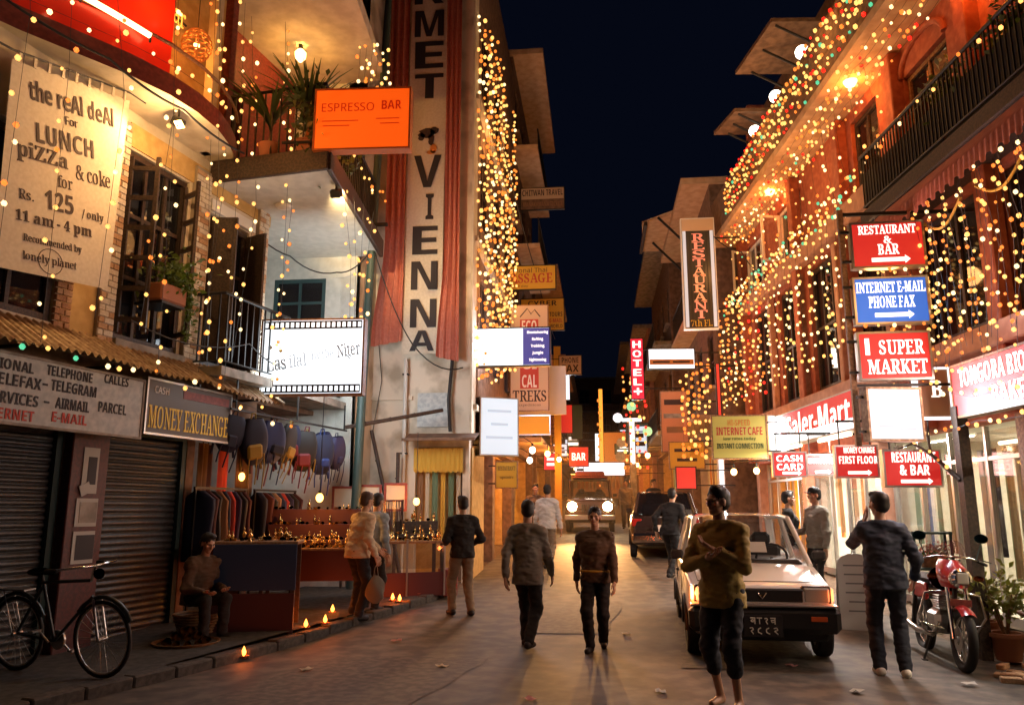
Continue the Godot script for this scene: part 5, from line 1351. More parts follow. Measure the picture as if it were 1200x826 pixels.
	for k in 11:
		var b := MB.new()
		var x := -0.26 + k * 0.052
		var ln := rng.randf_range(0.3, 0.5)
		b.tube([Vector3(x - 0.015, 0.62, 0.02), Vector3(x - 0.012, 0.62 - ln * 0.6, 0.025), Vector3(x, 0.62 - ln, 0.025), Vector3(x + 0.012, 0.62 - ln * 0.6, 0.025), Vector3(x + 0.015, 0.62, 0.02)], 0.008, 5)
		part(nr, "necklace", b, [M.dark_wood, M.maroon, M.brass][k % 3])
	# red framed hangings behind the stalls
	for k in 3:
		var fr := thing("framed_hanging", ["red framed hanging nearest the backpacks, behind the stalls", "red framed hanging in the middle, behind the stalls", "red framed hanging nearest the yellow shop, behind the stalls"][k], "picture", at(Vector3(-4.32 + k * 0.42, 1.5 + 0.03 * k, -13.35 - 0.12 * k), 8), "red framed hangings behind the stalls")
		var b := MB.new()
		for s in [-1, 1]:
			b.box(Vector3(s * 0.18, 0.22, 0), Vector3(0.04, 0.48, 0.03)); b.box(Vector3(0, 0.22 + s * 0.22, 0), Vector3(0.32, 0.04, 0.028))
		part(fr, "frame", b, M.red_paint)
		pbox(fr, "picture", Vector3(0, 0.22, -0.006), Vector3(0.33, 0.41, 0.01), M.cloth_cream)
		pspan(fr, "stand_leg", Vector3(-0.02, -1.3, -0.03), Vector3(0.02, 0.0, -0.01), M.dark_wood)
	# backpacks under the loggia
	var rail := thing("backpack_rail", "dark rail under the loggia from which the backpacks hang", "rail", L1)
	pspan(rail, "bar", Vector3(0.95, 2.88, 0.48), Vector3(4.2, 2.91, 0.51), M.iron)
	for x in [1.05, 2.6, 4.1]: pspan(rail, "hanger", Vector3(x, 2.91, 0.485), Vector3(x + 0.02, 3.32, 0.505), M.iron)
	mat("navy", Color(0.01, 0.016, 0.045), 0.7)
	mat("royal", Color(0.015, 0.035, 0.15), 0.6)
	mat("purple", Color(0.022, 0.018, 0.06), 0.7)
	mat("nylon_yellow", Color(0.3, 0.19, 0.02), 0.7)
	mat("nylon_red", Color(0.14, 0.012, 0.016), 0.7)
	var bp := [["navy backpack nearest the money exchange sign", "navy", "navy"], ["navy backpack with yellow pocket, second from the money sign", "navy", "nylon_yellow"], ["black backpack tucked third from the money sign", "black", "black"], ["royal blue backpack with navy pocket", "royal", "navy"], ["royal blue backpack with red pocket", "royal", "nylon_red"], ["black backpack with a yellow pocket", "black", "nylon_yellow"], ["navy backpack with red pocket", "navy", "nylon_red"], ["black backpack with red pocket", "black", "nylon_red"], ["purple backpack with yellow pocket", "purple", "nylon_yellow"], ["navy backpack with royal blue pocket", "navy", "royal"], ["purple backpack with black pocket", "purple", "black"], ["purple backpack nearest the green pole", "purple", "purple"]]
	for k in bp.size():
		var tilt := Basis(Vector3.UP, rng.randf_range(-0.9, 0.5) - 0.4) * Basis(Vector3.BACK, rng.randf_range(-0.2, 0.2)) * Basis(Vector3.RIGHT, rng.randf_range(-0.12, 0.25))
		backpack(bp[k][0], L1 * Transform3D(tilt.scaled_local(Vector3(rng.randf_range(1.1, 1.4), rng.randf_range(1.05, 1.4), rng.randf_range(1.0, 1.3))), Vector3(1.1 + k * 0.235, 2.83 - rng.randf() * 0.08, 0.46 + 0.13 * (k % 2))), M[bp[k][1]], M[bp[k][2]])
	var keys := ["cloth_red", "cloth_orange", "cloth_brown", "maroon", "cloth_red"]
	for k in 5:   # shawls hanging in the dark shop
		var sh := thing("hanging_shawl", "%s shawl from the shutters hanging in the dark shop" % ORD[k], "shawl", L1 * at(Vector3(1.05 + k * 0.25, 2.5, -0.35 - 0.1 * (k % 2))), "shawls hanging in the dark shop")
		var b := MB.new()
		var rows := []
		for i in 5:
			var row := []
			for q in 9: row.append(Vector3((q / 8.0 - 0.5) * 0.22, -0.9 * i / 4.0, 0.03 * sin(q * 1.7 + k)))
			rows.append(row)
		b.grid(rows)
		part(sh, "cloth", b, M[keys[k]])
		pbox(sh, "hook", Vector3(0, 0.05, 0), Vector3(0.012, 0.12, 0.012), M.iron)
	for k in [[-3.79, -8.54, "oil lamp alone on the road in front of the stalls"], [-3.6, -9.85, "oil lamp at the foot of the maroon panel, nearest the road"], [-3.46, -10.15, "oil lamp beside the white-shirted man's feet"], [-3.62, -10.9, "oil lamp glowing under the low trinket table"], [-3.06, -11.95, "oil lamp on the kerb right behind the white-shirted man"], [-2.93, -11.85, "oil lamp on the kerb next to the display glass"], [-2.82, -12.6, "oil lamp at the red box end of the stalls"]]:
		oil_lamp(k[2], Vector3(k[0], (gy(k[1]) + (0.03 if k[1] > -8.6 else 0.1)), k[1]))
	# racks of dark garments in the gloom
	for k in 2:
		var ck := thing("clothes_rack", ["iron rack of dark garments beside the last shutter", "iron rack of dark garments under the backpacks"][k], "clothes rack", L1 * at(Vector3([1.35, 2.75][k], 0.1, [0.15, 0.1][k])))
		for x in [-0.55, 0.55]: pspan(ck, "post", Vector3(x - 0.015, 0, -0.015), Vector3(x + 0.015, 1.75, 0.015), M.iron)
		pspan(ck, "rail", Vector3(-0.57, 1.74, -0.015), Vector3(0.57, 1.77, 0.015), M.iron)
		for i in 9:
			var b := MB.new()
			var rows := []
			var w := rng.randf_range(0.17, 0.22)
			var ln := rng.randf_range(0.7, 1.1)
			for j in 9:
				var q := j / 8.0
				var row := []
				var ww := w * (0.35 if j == 0 else (1.0 + 0.08 * sin(q * 7.0 + i)))
				for m in 13:
					var a := TAU * m / 12
					row.append(Vector3(cos(a) * 0.05 * (1.0 + 0.3 * sin(a * 3 + i + q * 4)), 1.72 - ln * q, sin(a) * ww))
				rows.append(row)
			b.grid(rows)
			part(ck, "garment", b, M[["navy", "maroon", "black", "cloth_brown", "navy", "cloth_red", "purple", "black", "rust_dark"][i]] if M.has(["navy", "maroon", "black", "cloth_brown", "navy", "cloth_red", "purple", "black", "rust_dark"][i]) else M.maroon, at(Vector3(-0.46 + i * 0.115, 0, 0), rng.randf_range(-14, 14)))
	# fruit and baskets
	var bk := thing("wicker_basket", "wicker basket standing behind the fruit pile by the shutter", "basket", at(Vector3(-4.75, 0.09, -9.35)))
	var wb := MB.new()
	for i in 9:
		var ring := []
		var r := 0.17 + 0.012 * i
		for k in 21: ring.append(Vector3(cos(TAU * k / 20) * r, 0.02 + i * 0.032, sin(TAU * k / 20) * r))
		wb.tube(ring, 0.017, 5, false)
	part(bk, "weave", wb, M.wood)
	wb = MB.new()
	wb.lathe([Vector2(0.0, 0.01), Vector2(0.18, 0.01), Vector2(0.26, 0.29)], 18)
	part(bk, "lining", wb, M.dark_wood)
	var ft := thing("fruit_tray", "round woven tray holding the pile of oranges", "tray", at(Vector3(-4.55, 0.09, -8.75)))
	wb = MB.new()
	wb.lathe([Vector2(0.0, 0.0), Vector2(0.3, 0.0), Vector2(0.36, 0.07), Vector2(0.34, 0.07), Vector2(0.28, 0.025), Vector2(0.0, 0.02)], 24)
	part(ft, "tray", wb, M.wood)
	mat("orange_skin", Color(0.5, 0.17, 0.02), 0.55)
	wb = MB.new()
	wb.ball(Vector3.ZERO, Vector3(0.04, 0.037, 0.04), 7, 10)
	var om := wb.mesh()
	var n := 0
	for ly in 3:
		for k in [12, 7, 3][ly]:
			var a: float = TAU * k / [12, 7, 3][ly] + ly
			var r: float = [0.22, 0.13, 0.05][ly]
			var o := part(self, numbered("orange"), om, M.orange_skin, at(Vector3(-4.55 + cos(a) * r, 0.155 + ly * 0.06, -8.75 + sin(a) * r)))
			tag(o, ["orange in the lowest ring of the fruit pile", "orange in the middle ring of the fruit pile", "orange on top of the fruit pile"][ly], "fruit", "oranges piled on the woven tray")
	# posters on the red pillar
	for k in 3:
		var po := thing("poster", ["torn white poster, uppermost on the red pillar", "framed photo poster in the middle of the red pillar", "dark framed poster, lowest on the red pillar"][k], "poster", L1 * at(Vector3(-0.93, [2.0, 1.55, 1.18][k], 0.108)), "posters on the red pillar")
		pbox(po, "sheet", Vector3.ZERO, Vector3([0.22, 0.3, 0.3][k], [0.5, 0.3, 0.34][k], 0.006), M.paper)
		pbox(po, "print", Vector3(0.02, 0.0, 0.005), Vector3([0.12, 0.24, 0.25][k], [0.3, 0.22, 0.26][k], 0.004), M.black_ink if k != 1 else M.concrete)
		if k == 0: pbox(po, "torn_flap", Vector3(-0.06, -0.2, 0.012), Vector3(0.14, 0.12, 0.004), M.paper, 0.0, Basis(Vector3.BACK, 0.4))
	bicycle()

func wheel_ring(r: float, w: float, seg := 28, sides := 8) -> MB:   # a torus standing in the yz plane, axle along x
	var b := MB.new()
	var pts := []
	for k in seg + 1: pts.append(Vector3(0, cos(TAU * k / seg) * r, sin(TAU * k / seg) * r))
	b.tube(pts, w, sides, false)
	return b
func bicycle():
	var t := thing("bicycle", "old dark bicycle leaning in the shadow before the shutters", "bicycle", Transform3D(Basis(Vector3.UP, deg_to_rad(76)) * Basis(Vector3.BACK, 0.08), Vector3(-5.0, 0.09, -7.25)))
	mat("bike_paint", Color(0.02, 0.03, 0.03), 0.35)
	for z in [0.53, -0.53]:
		var w := part(t, "wheel", wheel_ring(0.325, 0.018), M.rubber, at(Vector3(0, 0.345, z)))
		part(w, "rim", wheel_ring(0.305, 0.012, 28, 6), M.steel)
		var b := MB.new()
		for k in 24:
			var a := TAU * k / 24
			b.tube([Vector3(0.02 * (1 if k % 2 else -1), cos(a + 0.3) * 0.02, sin(a + 0.3) * 0.02), Vector3(0, cos(a) * 0.3, sin(a) * 0.3)], 0.0022, 3)
		part(w, "spoke", b, M.steel)
		b = MB.new()
		b.tube([Vector3(-0.05, 0, 0), Vector3(0.05, 0, 0)], 0.02, 8)
		part(w, "hub", b, M.steel)
		var fp := []
		for k in 9: fp.append(Vector3(0, 0.345 + cos(-0.9 + 0.25 * k) * 0.37, z + sin(-0.9 + 0.25 * k) * 0.37))
		b = MB.new()
		b.tube(fp, 0.022, 5)
		part(t, "mudguard", b, M.bike_paint)
	var fr := MB.new()
	var hd := Vector3(0, 0.86, 0.38)
	var st := Vector3(0, 0.84, -0.22)
	var bbk := Vector3(0, 0.3, -0.05)
	for q in [[hd, st + Vector3(0, -0.02, 0)], [hd + Vector3(0, -0.14, 0.03), bbk], [st, bbk], [bbk, Vector3(0, 0.345, -0.53)], [st + Vector3(0, -0.06, 0), Vector3(0, 0.345, -0.53)]]: fr.tube([q[0], q[1]], 0.016, 8)
	part(t, "frame", fr, M.bike_paint)
	var b := MB.new()
	for s in [-1, 1]: b.tube([hd + Vector3(0, -0.16, 0.03), Vector3(s * 0.045, 0.68, 0.46), Vector3(s * 0.045, 0.345, 0.53)], 0.012, 6)
	part(t, "fork", b, M.steel)
	b = MB.new()
	b.tube([Vector3(-0.28, 0.98, 0.2), Vector3(-0.27, 1.0, 0.38), Vector3(0, 0.99, 0.42), Vector3(0.27, 1.0, 0.38), Vector3(0.28, 0.98, 0.2)], 0.012, 7)
	b.tube([hd, Vector3(0, 1.0, 0.42)], 0.014, 7)
	part(t, "handlebar", b, M.chrome)
	for s in [-1, 1]:
		b = MB.new()
		b.tube([Vector3(s * 0.28, 0.98, 0.28), Vector3(s * 0.28, 0.975, 0.14)], 0.018, 7)
		part(t, "grip", b, M.rubber)
	b = MB.new()
	b.ball(Vector3(0, 0.0, 0), Vector3(0.05, 0.05, 0.05), 6, 10)
	part(t, "front_lamp", b, M.chrome, at(Vector3(0, 0.92, 0.47)))
	b = MB.new()
	b.ball(Vector3(0, 0.92, -0.28), Vector3(0.09, 0.035, 0.12), 6, 10)
	b.ball(Vector3(0, 0.92, -0.14), Vector3(0.035, 0.028, 0.1), 6, 8)
	b.tube([st, Vector3(0, 0.92, -0.25)], 0.014, 6)
	part(t, "saddle", b, M.rubber)
	b = MB.new()
	b.box(Vector3(0, 0.75, -0.55), Vector3(0.12, 0.015, 0.34))
	for s in [-1, 1]: b.tube([Vector3(s * 0.05, 0.75, -0.66), Vector3(s * 0.05, 0.345, -0.53)], 0.006, 5)
	part(t, "luggage_rack", b, M.steel)
	b = MB.new()
	b.lathe([Vector2(0.0, 0.01), Vector2(0.09, 0.01), Vector2(0.09, -0.01), Vector2(0.0, -0.01)], 18, bbk + Vector3(0.04, 0, 0), Basis(Vector3.BACK, PI / 2))
	b.tube([bbk + Vector3(0.06, 0, 0), bbk + Vector3(0.06, -0.1, 0.13)], 0.01, 5)
	b.tube([bbk + Vector3(-0.06, 0, 0), bbk + Vector3(-0.06, 0.1, -0.13)], 0.01, 5)
	b.box(bbk + Vector3(0.1, -0.1, 0.13), Vector3(0.09, 0.02, 0.06)); b.box(bbk + Vector3(-0.1, 0.1, -0.13), Vector3(0.09, 0.02, 0.06))
	part(t, "crank", b, M.steel)

# ---------------------------------------------------------------- right-hand shop front things
func right_front():
	rng.seed = 33
	var t := thing("sandwich_board", "white sandwich board with rounded top standing beside the hatchback", "sign board", at(Vector3(3.26, gy(-11.0), -10.95), -6))
	for s in [1, -1]:
		var po := PackedVector2Array()
		for k in 9: po.append(Vector2(cos(PI * k / 8) * 0.22, 0.8 + sin(PI * k / 8) * 0.14))
		po.append(Vector2(-0.24, 0.0)); po.append(Vector2(0.24, 0.0))
		var b := MB.new()
		b.prism(po, -0.012, 0.012)
		part(t, "board", b, mat("board_white", Color(0.38, 0.38, 0.36), 0.6), Transform3D(Basis(Vector3.RIGHT, -0.16 * s), Vector3(0, 0.0, 0.16 * s)))
	for k in 6: pbox(t, "written_line", Vector3(-0.02 + 0.02 * (k % 2), 0.78 - k * 0.11, 0.047 + k * 0.0178), Vector3([0.26, 0.3, 0.24, 0.3, 0.2, 0.27][k], 0.018, 0.003), M.grey_ink, 0.0, Basis(Vector3.RIGHT, -0.16))
	# flower stand
	t = thing("flower_stand", "teal framed stand with pink flowers and baskets behind the motorbike", "stand", at(Vector3(3.98, gy(-10.3) + 0.0, -10.35), -10))
	var b := MB.new()
	for x in [-0.2, 0.2]:
		for z in [-0.15, 0.15]: b.box(Vector3(x, 0.63, z), Vector3(0.03, 1.26, 0.03))
	for y in [0.5, 0.82, 1.24]: b.box(Vector3(0, y, 0), Vector3(0.44, 0.025, 0.34))
	part(t, "frame", b, M.teal_paint)
	part(t, "flower_heads", leaves(160, 0.045, func(): return Vector3(rng.randfn(0, 0.09), 1.03 + rng.randfn(0, 0.045), 0.08 + rng.randfn(0, 0.05))), M.cloth_pink)
	part(t, "flower_leaves", leaves(120, 0.06, func(): return Vector3(rng.randfn(0, 0.1), 0.95 + rng.randfn(0, 0.05), 0.05 + rng.randfn(0, 0.06))), M.leaf_dark)
	for y in [0.52, 0.84]:
		b = MB.new()
		b.lathe([Vector2(0.0, 0.0), Vector2(0.12, 0.0), Vector2(0.16, 0.14), Vector2(0.14, 0.14), Vector2(0.1, 0.03)], 16)
		part(t, "basket", b, M.wood, at(Vector3(0, y, 0.02)))
	# plants in pots along the bakery
	for p in [[Vector3(4.28, 0.02, -9.35), 0.5, "leaf_yellow", "yellowish potted shrub right behind the motorbike"], [Vector3(4.75, 0.02, -9.1), 0.55, "leaf_yellow", "leafy potted shrub in front of the bakery glass"], [Vector3(4.55, 0.02, -8.55), 0.38, "leaf", "low bushy potted plant at the edge of the photo"], [Vector3(4.35, 0.06, -10.0), 0.55, "leaf_yellow", "taller yellow-green potted plant by the corner post"]]:
		var pl := thing("potted_shrub", p[3], "plant", at(p[0]), "potted shrubs along the bakery")
		b = MB.new()
		b.lathe([Vector2(0.0, 0.0), Vector2(0.12, 0.0), Vector2(0.17, 0.24), Vector2(0.19, 0.24), Vector2(0.19, 0.28), Vector2(0.14, 0.28), Vector2(0.14, 0.22), Vector2(0.0, 0.22)], 18)
		part(pl, "pot", b, M.terracotta)
		var hh: float = p[1]
		b = MB.new()
		var tips := []
		for k in 9:
			var a := TAU * k / 9 + rng.randf()
			var tip := Vector3(cos(a) * rng.randf_range(0.1, 0.28), 0.3 + hh * rng.randf_range(0.6, 1.0), sin(a) * rng.randf_range(0.1, 0.28))
			tips.append(tip)
			b.tube([Vector3(0, 0.2, 0), tip * Vector3(0.4, 0.7, 0.4), tip], [0.012, 0.008, 0.004], 5)
		part(pl, "stem", b, M.wood)
		part(pl, "foliage", leaves(330, 0.085, func():
			var q: Vector3 = tips[rng.randi() % 9]
			var w := rng.randf_range(0.45, 1.05)
			return Vector3(q.x * w, 0.22 + (q.y - 0.22) * w, q.z * w) + Vector3(rng.randfn(0, 0.035), rng.randfn(0, 0.03), rng.randfn(0, 0.035))), M[p[2]])
	# loose bricks and rubble by the kerb
	for k in 16:
		var o := pbox(self, numbered("loose_brick"), Vector3(3.75 + rng.randf() * 0.75, 0.035 + (0.06 if k > 11 else 0.0), -8.55 + rng.randf_range(-0.35, 0.5)), Vector3(0.21, 0.065, 0.1) * rng.randf_range(0.6, 1.0), [M.brick_a, M.brick_b][k % 2], 0.008, Basis(Vector3.UP, rng.randf() * 3.0))
		tag(o, "loose broken brick on the kerb by the motorbike", "brick", "loose bricks by the motorbike")
	# hand cart whose wheel shows at the picture's edge
	t = thing("hand_cart", "dark hand cart with spoked wheels parked at the photo's right edge", "cart", at(Vector3(4.75, 0.0, -7.7), 25))
	for sx in [-0.34, 0.34]:
		var w := part(t, "wheel", wheel_ring(0.26, 0.028), M.rubber, at(Vector3(sx, 0.29, 0)))
		b = MB.new()
		for k in 8: b.tube([Vector3.ZERO, Vector3(0, cos(TAU * k / 8) * 0.25, sin(TAU * k / 8) * 0.25)], 0.01, 5)
		part(w, "spoke", b, M.steel)
	b = MB.new()
	b.tube([Vector3(-0.36, 0.29, 0), Vector3(0.36, 0.29, 0)], 0.02, 7)
	part(t, "axle", b, M.iron)
	for k in 4: pbox(t, "plank", Vector3(-0.21 + 0.14 * k, 0.47, 0.1), Vector3(0.13, 0.03, 1.1), M.dark_wood, 0.004)
	for sx in [-0.24, 0.24]:
		pspan(t, "bearer", Vector3(sx - 0.025, 0.29, -0.45), Vector3(sx + 0.025, 0.455, 0.65), M.dark_wood)
		b = MB.new()
		b.tube([Vector3(sx, 0.42, -0.44), Vector3(sx, 0.6, -1.1)], 0.02, 6)
		part(t, "handle", b, M.wood)
	pspan(t, "prop", Vector3(-0.02, 0.0, 0.5), Vector3(0.02, 0.455, 0.54), M.dark_wood)
	# corner post with a dry branch
	t = thing("corner_post", "dark wooden post with a dry lit branch between bakery and restaurant", "post", R1 * at(Vector3(0.62, 0.0, 0.0)))
	pspan(t, "shaft", Vector3(-0.06, 0.0, -0.06), Vector3(0.06, 2.72, 0.06), M.dark_wood)
	b = MB.new()
	b.tube([Vector3(0, 1.9, 0.06), Vector3(-0.3, 2.2, 0.2), Vector3(-0.6, 2.35, 0.25), Vector3(-0.95, 2.5, 0.3)], [0.03, 0.022, 0.016, 0.008], 6)
	b.tube([Vector3(-0.3, 2.2, 0.2), Vector3(-0.45, 2.45, 0.15), Vector3(-0.5, 2.6, 0.1)], [0.018, 0.012, 0.006], 6)
	b.tube([Vector3(-0.6, 2.35, 0.25), Vector3(-0.8, 2.3, 0.35)], [0.014, 0.006], 5)
	part(t, "branch", b, M.dark_wood)
	t = thing("white_downpipe", "pale downpipe beside the bakery door", "pipe", R1 * at(Vector3(1.05, 0.0, -0.55)))
	b = MB.new()
	b.tube([Vector3(0, 0.05, 0), Vector3(0, 2.55, 0)], 0.05, 10)
	part(t, "tube", b, M.pipe_white)
	for y in [0.6, 1.7]: pbox(t, "pipe_clip", Vector3(0, y, -0.03), Vector3(0.14, 0.03, 0.12), M.iron)
	# scraps of paper on the road
	for k in 9:
		var sp: Vector3 = [Vector3(0.5, 0, -7.4), Vector3(-1.6, 0, -8.3), Vector3(-2.4, 0, -9.6), Vector3(2.2, 0, -7.6), Vector3(0.3, 0, -10.2), Vector3(-0.6, 0, -7.0), Vector3(3.3, 0, -8.0), Vector3(-2.9, 0, -8.0), Vector3(1.9, 0, -8.7)][k]
		sp.y = gy(sp.z) + 0.035
		b = MB.new()
		var rows := []
		for i in 4:
			var row := []
			for q in 4: row.append(Vector3((i - 1.5) * 0.03, 0.012 * sin(i * 2.0 + k) * cos(q * 1.7 + k) + 0.012, (q - 1.5) * 0.04))
			rows.append(row)
		b.grid(rows)
		var o := part(self, numbered("paper_scrap"), b, [M.paper, M.cloth_cream, M.cloth_pink][k % 3], at(sp, k * 47.0))
		tag(o, "small crumpled %s scrap lying on the road, %s of nine" % [["grey", "cream", "pink"][k % 3], ORD[k]], "litter", "paper scraps on the road")

# ---------------------------------------------------------------- vehicles
func car_wheel(t: Node, p: Vector3, r: float, w: float):
	var b := MB.new()
	b.lathe([Vector2(r * 0.6, -w * 0.5), Vector2(r * 0.93, -w * 0.5), Vector2(r, -w * 0.36), Vector2(r, w * 0.36), Vector2(r * 0.93, w * 0.5), Vector2(r * 0.6, w * 0.5)], 26, Vector3.ZERO, Basis(Vector3.BACK, PI / 2))
	var o := part(t, "wheel", b, M.rubber, at(p))
	b = MB.new()
	for s in [-1, 1]: b.lathe([Vector2(0.0, s * w * 0.3), Vector2(r * 0.3, s * w * 0.34), Vector2(r * 0.5, s * w * 0.3), Vector2(r * 0.62, s * w * 0.46)], 20, Vector3.ZERO, Basis(Vector3.BACK, PI / 2))
	part(o, "rim", b, M.steel)
	for k in 5:
		b = MB.new()
		for s in [-1, 1]: b.ball(Vector3(s * w * 0.36, cos(TAU * k / 5) * r * 0.2, sin(TAU * k / 5) * r * 0.2), Vector3.ONE * r * 0.05, 4, 6)
		part(o, "wheel_nut", b, M.chrome)
# d: stations [z, half width, bottom, top]; windscreen base/top, roof, rear [z, y, half width]
func car(called: String, label: String, x: Transform3D, paint: Material, d: Dictionary) -> Node3D:
	var t := thing(called, label, "car", x, "vehicles in the street")
	var rows := []
	var st: Array = d.st
	for k in range(-1, st.size() + 1):
		var s: Array = st[clampi(k, 0, st.size() - 1)]
		var f := 0.0 if k == -1 or k == st.size() else 1.0
		var hw: float = s[1]
		var yb: float = s[2]
		var yt: float = s[3]
		var ym := (yb + yt) * 0.5
		var half: Array = [Vector2(0, yb), Vector2(hw * 0.88, yb), Vector2(hw * 0.98, yb + 0.06), Vector2(hw, lerpf(yb, yt, 0.35)), Vector2(hw + 0.012, lerpf(yb, yt, 0.55)), Vector2(hw, lerpf(yb, yt, 0.75)), Vector2(hw * 0.975, yt - 0.035), Vector2(hw * 0.93, yt), Vector2(hw * 0.6, yt + 0.018), Vector2(0, yt + 0.024)]
		var row := []
		for p in half: row.append(Vector3(p.x, lerpf(ym, p.y, f), s[0]) if f > 0 else Vector3(p.x * 0.02, ym, s[0]))
		for i in range(half.size() - 2, 0, -1): row.append(Vector3(-half[i].x, half[i].y, s[0]) if f > 0 else Vector3(-half[i].x * 0.02, ym, s[0]))
		rows.append(row)
	var b := MB.new()
	b.grid(rows, true)
	part(t, "body", b, paint)
	var wb: Array = d.ws_base
	var wt: Array = d.ws_top
	var rt: Array = d.rear_top
	var re: Array = d.rear_base
	# roof
	rows = []
	for i in 9:
		var q := i / 8.0
		var z: float = lerpf(wt[0] + 0.04, rt[0] - 0.04, q)
		var hw: float = lerpf(wt[2], rt[2], q) + 0.02
		var y: float = lerpf(wt[1], rt[1], q) + 0.03 * sin(q * PI)
		var row := []
		for k in 13:
			var u := k / 12.0 * 2.0 - 1.0
			row.append(Vector3(u * hw, y + 0.035 * (1.0 - u * u * u * u) - (0.03 if absf(u) > 0.95 else 0.0), z))
		rows.append(row)
	b = MB.new()
	b.grid(rows)
	part(t, "roof", b, paint)
	b = MB.new()
	for s in [-1, 1]:
		b.tube([Vector3(s * wb[2], wb[1], wb[0]), Vector3(s * wt[2], wt[1], wt[0])], 0.032, 6)
		b.tube([Vector3(s * re[2], re[1], re[0]), Vector3(s * rt[2], rt[1], rt[0])], 0.05, 6)
		b.tube([Vector3(s * (wb[2] + 0.02), wb[1], d.mid), Vector3(s * (wt[2] + 0.005), wt[1] + 0.01, d.mid - 0.03)], 0.035, 6)
		b.tube([Vector3(s * wt[2], wt[1], wt[0]), Vector3(s * (wt[2] + 0.01), wt[1] + 0.02, d.mid), Vector3(s * rt[2], rt[1], rt[0])], 0.03, 6)
	part(t, "pillar", b, paint)
	var pane := func(called_, a, c, e, f):
		var p := MB.new()
		p.quad(a, c, e, f)
		return part(t, called_, p, d.get("glass", M.pane))
	pane.call("windscreen", Vector3(-wb[2], wb[1], wb[0]), Vector3(wb[2], wb[1], wb[0]), Vector3(wt[2], wt[1], wt[0]), Vector3(-wt[2], wt[1], wt[0]))
	pane.call("rear_window", Vector3(re[2], re[1], re[0]), Vector3(-re[2], re[1], re[0]), Vector3(-rt[2], rt[1], rt[0]), Vector3(rt[2], rt[1], rt[0]))
	for s in [-1, 1]:
		pane.call("side_window", Vector3(s * wb[2], wb[1], wb[0] - 0.03), Vector3(s * (wb[2] + 0.02), wb[1], d.mid), Vector3(s * wt[2], wt[1], d.mid), Vector3(s * wt[2], wt[1], wt[0] - 0.03))
		pane.call("side_window", Vector3(s * (wb[2] + 0.02), wb[1], d.mid - 0.05), Vector3(s * re[2], re[1], re[0] + 0.1), Vector3(s * rt[2], rt[1], rt[0] + 0.06), Vector3(s * wt[2], wt[1], d.mid - 0.05))
		b = MB.new()   # door seams and handles
		for z in [d.mid, wb[0] - 0.05]: b.box(Vector3(s * (d.hw + 0.012), (0.34 + wb[1]) * 0.5, z), Vector3(0.008, wb[1] - 0.36, 0.01))
		part(t, "door_seam", b, M.black)
		pbox(t, "door_handle", Vector3(s * (d.hw + 0.016), wb[1] - 0.12, d.mid + 0.12), Vector3(0.025, 0.03, 0.13), M.black, 0.006)
		var m := pbox(t, "wing_mirror", Vector3(s * (wb[2] + 0.12), wb[1] + 0.1, wb[0] - 0.12), Vector3(0.14, 0.1, 0.06), M.black, 0.02)
		pbox(m, "mirror_glass", Vector3(0, 0, -0.032), Vector3(0.11, 0.075, 0.004), M.chrome)
		for z in d.axles:
			car_wheel(t, Vector3(s * (d.hw - 0.075), d.wr, z), d.wr, 0.15)
			b = MB.new()   # wheel arch
			var pts := []
			for k in 13: pts.append(Vector3(s * (d.hw + 0.005), d.wr + sin(PI * k / 12) * (d.wr + 0.05), z + cos(PI * k / 12) * (d.wr + 0.05)))
			b.tube(pts, 0.02, 5)
			part(t, "wheel_arch", b, M.black)
	# seats and dashboard seen through the glass
	b = MB.new()
	for s in [-1, 1]:
		b.cbox(Vector3(s * 0.3, wb[1] - 0.1, d.mid - 0.05), Vector3(0.44, 0.55, 0.14), 0.04)
		b.cbox(Vector3(s * 0.3, wb[1] + 0.24, d.mid - 0.06), Vector3(0.22, 0.16, 0.1), 0.04)
	b.cbox(Vector3(0, wb[1] + 0.0, re[0] + 0.45), Vector3(1.0, 0.5, 0.14), 0.04)
	part(t, "seat", b, M.black)
	b = MB.new()
	b.cbox(Vector3(0, wb[1] + 0.0, wb[0] - 0.2), Vector3(wb[2] * 1.8, 0.1, 0.25), 0.03)
	b.tube([Vector3(0.3, wb[1] + 0.05, wb[0] - 0.36), Vector3(0.3, wb[1] - 0.05, wb[0] - 0.2)], 0.02, 6)
	var ring := []
	for k in 17: ring.append(Vector3(0.3 + cos(TAU * k / 16) * 0.17, wb[1] + 0.06 + sin(TAU * k / 16) * 0.15, wb[0] - 0.37 + sin(TAU * k / 16) * 0.06))
	b.tube(ring, 0.014, 5, false)
	part(t, "dashboard", b, M.black)
	return t
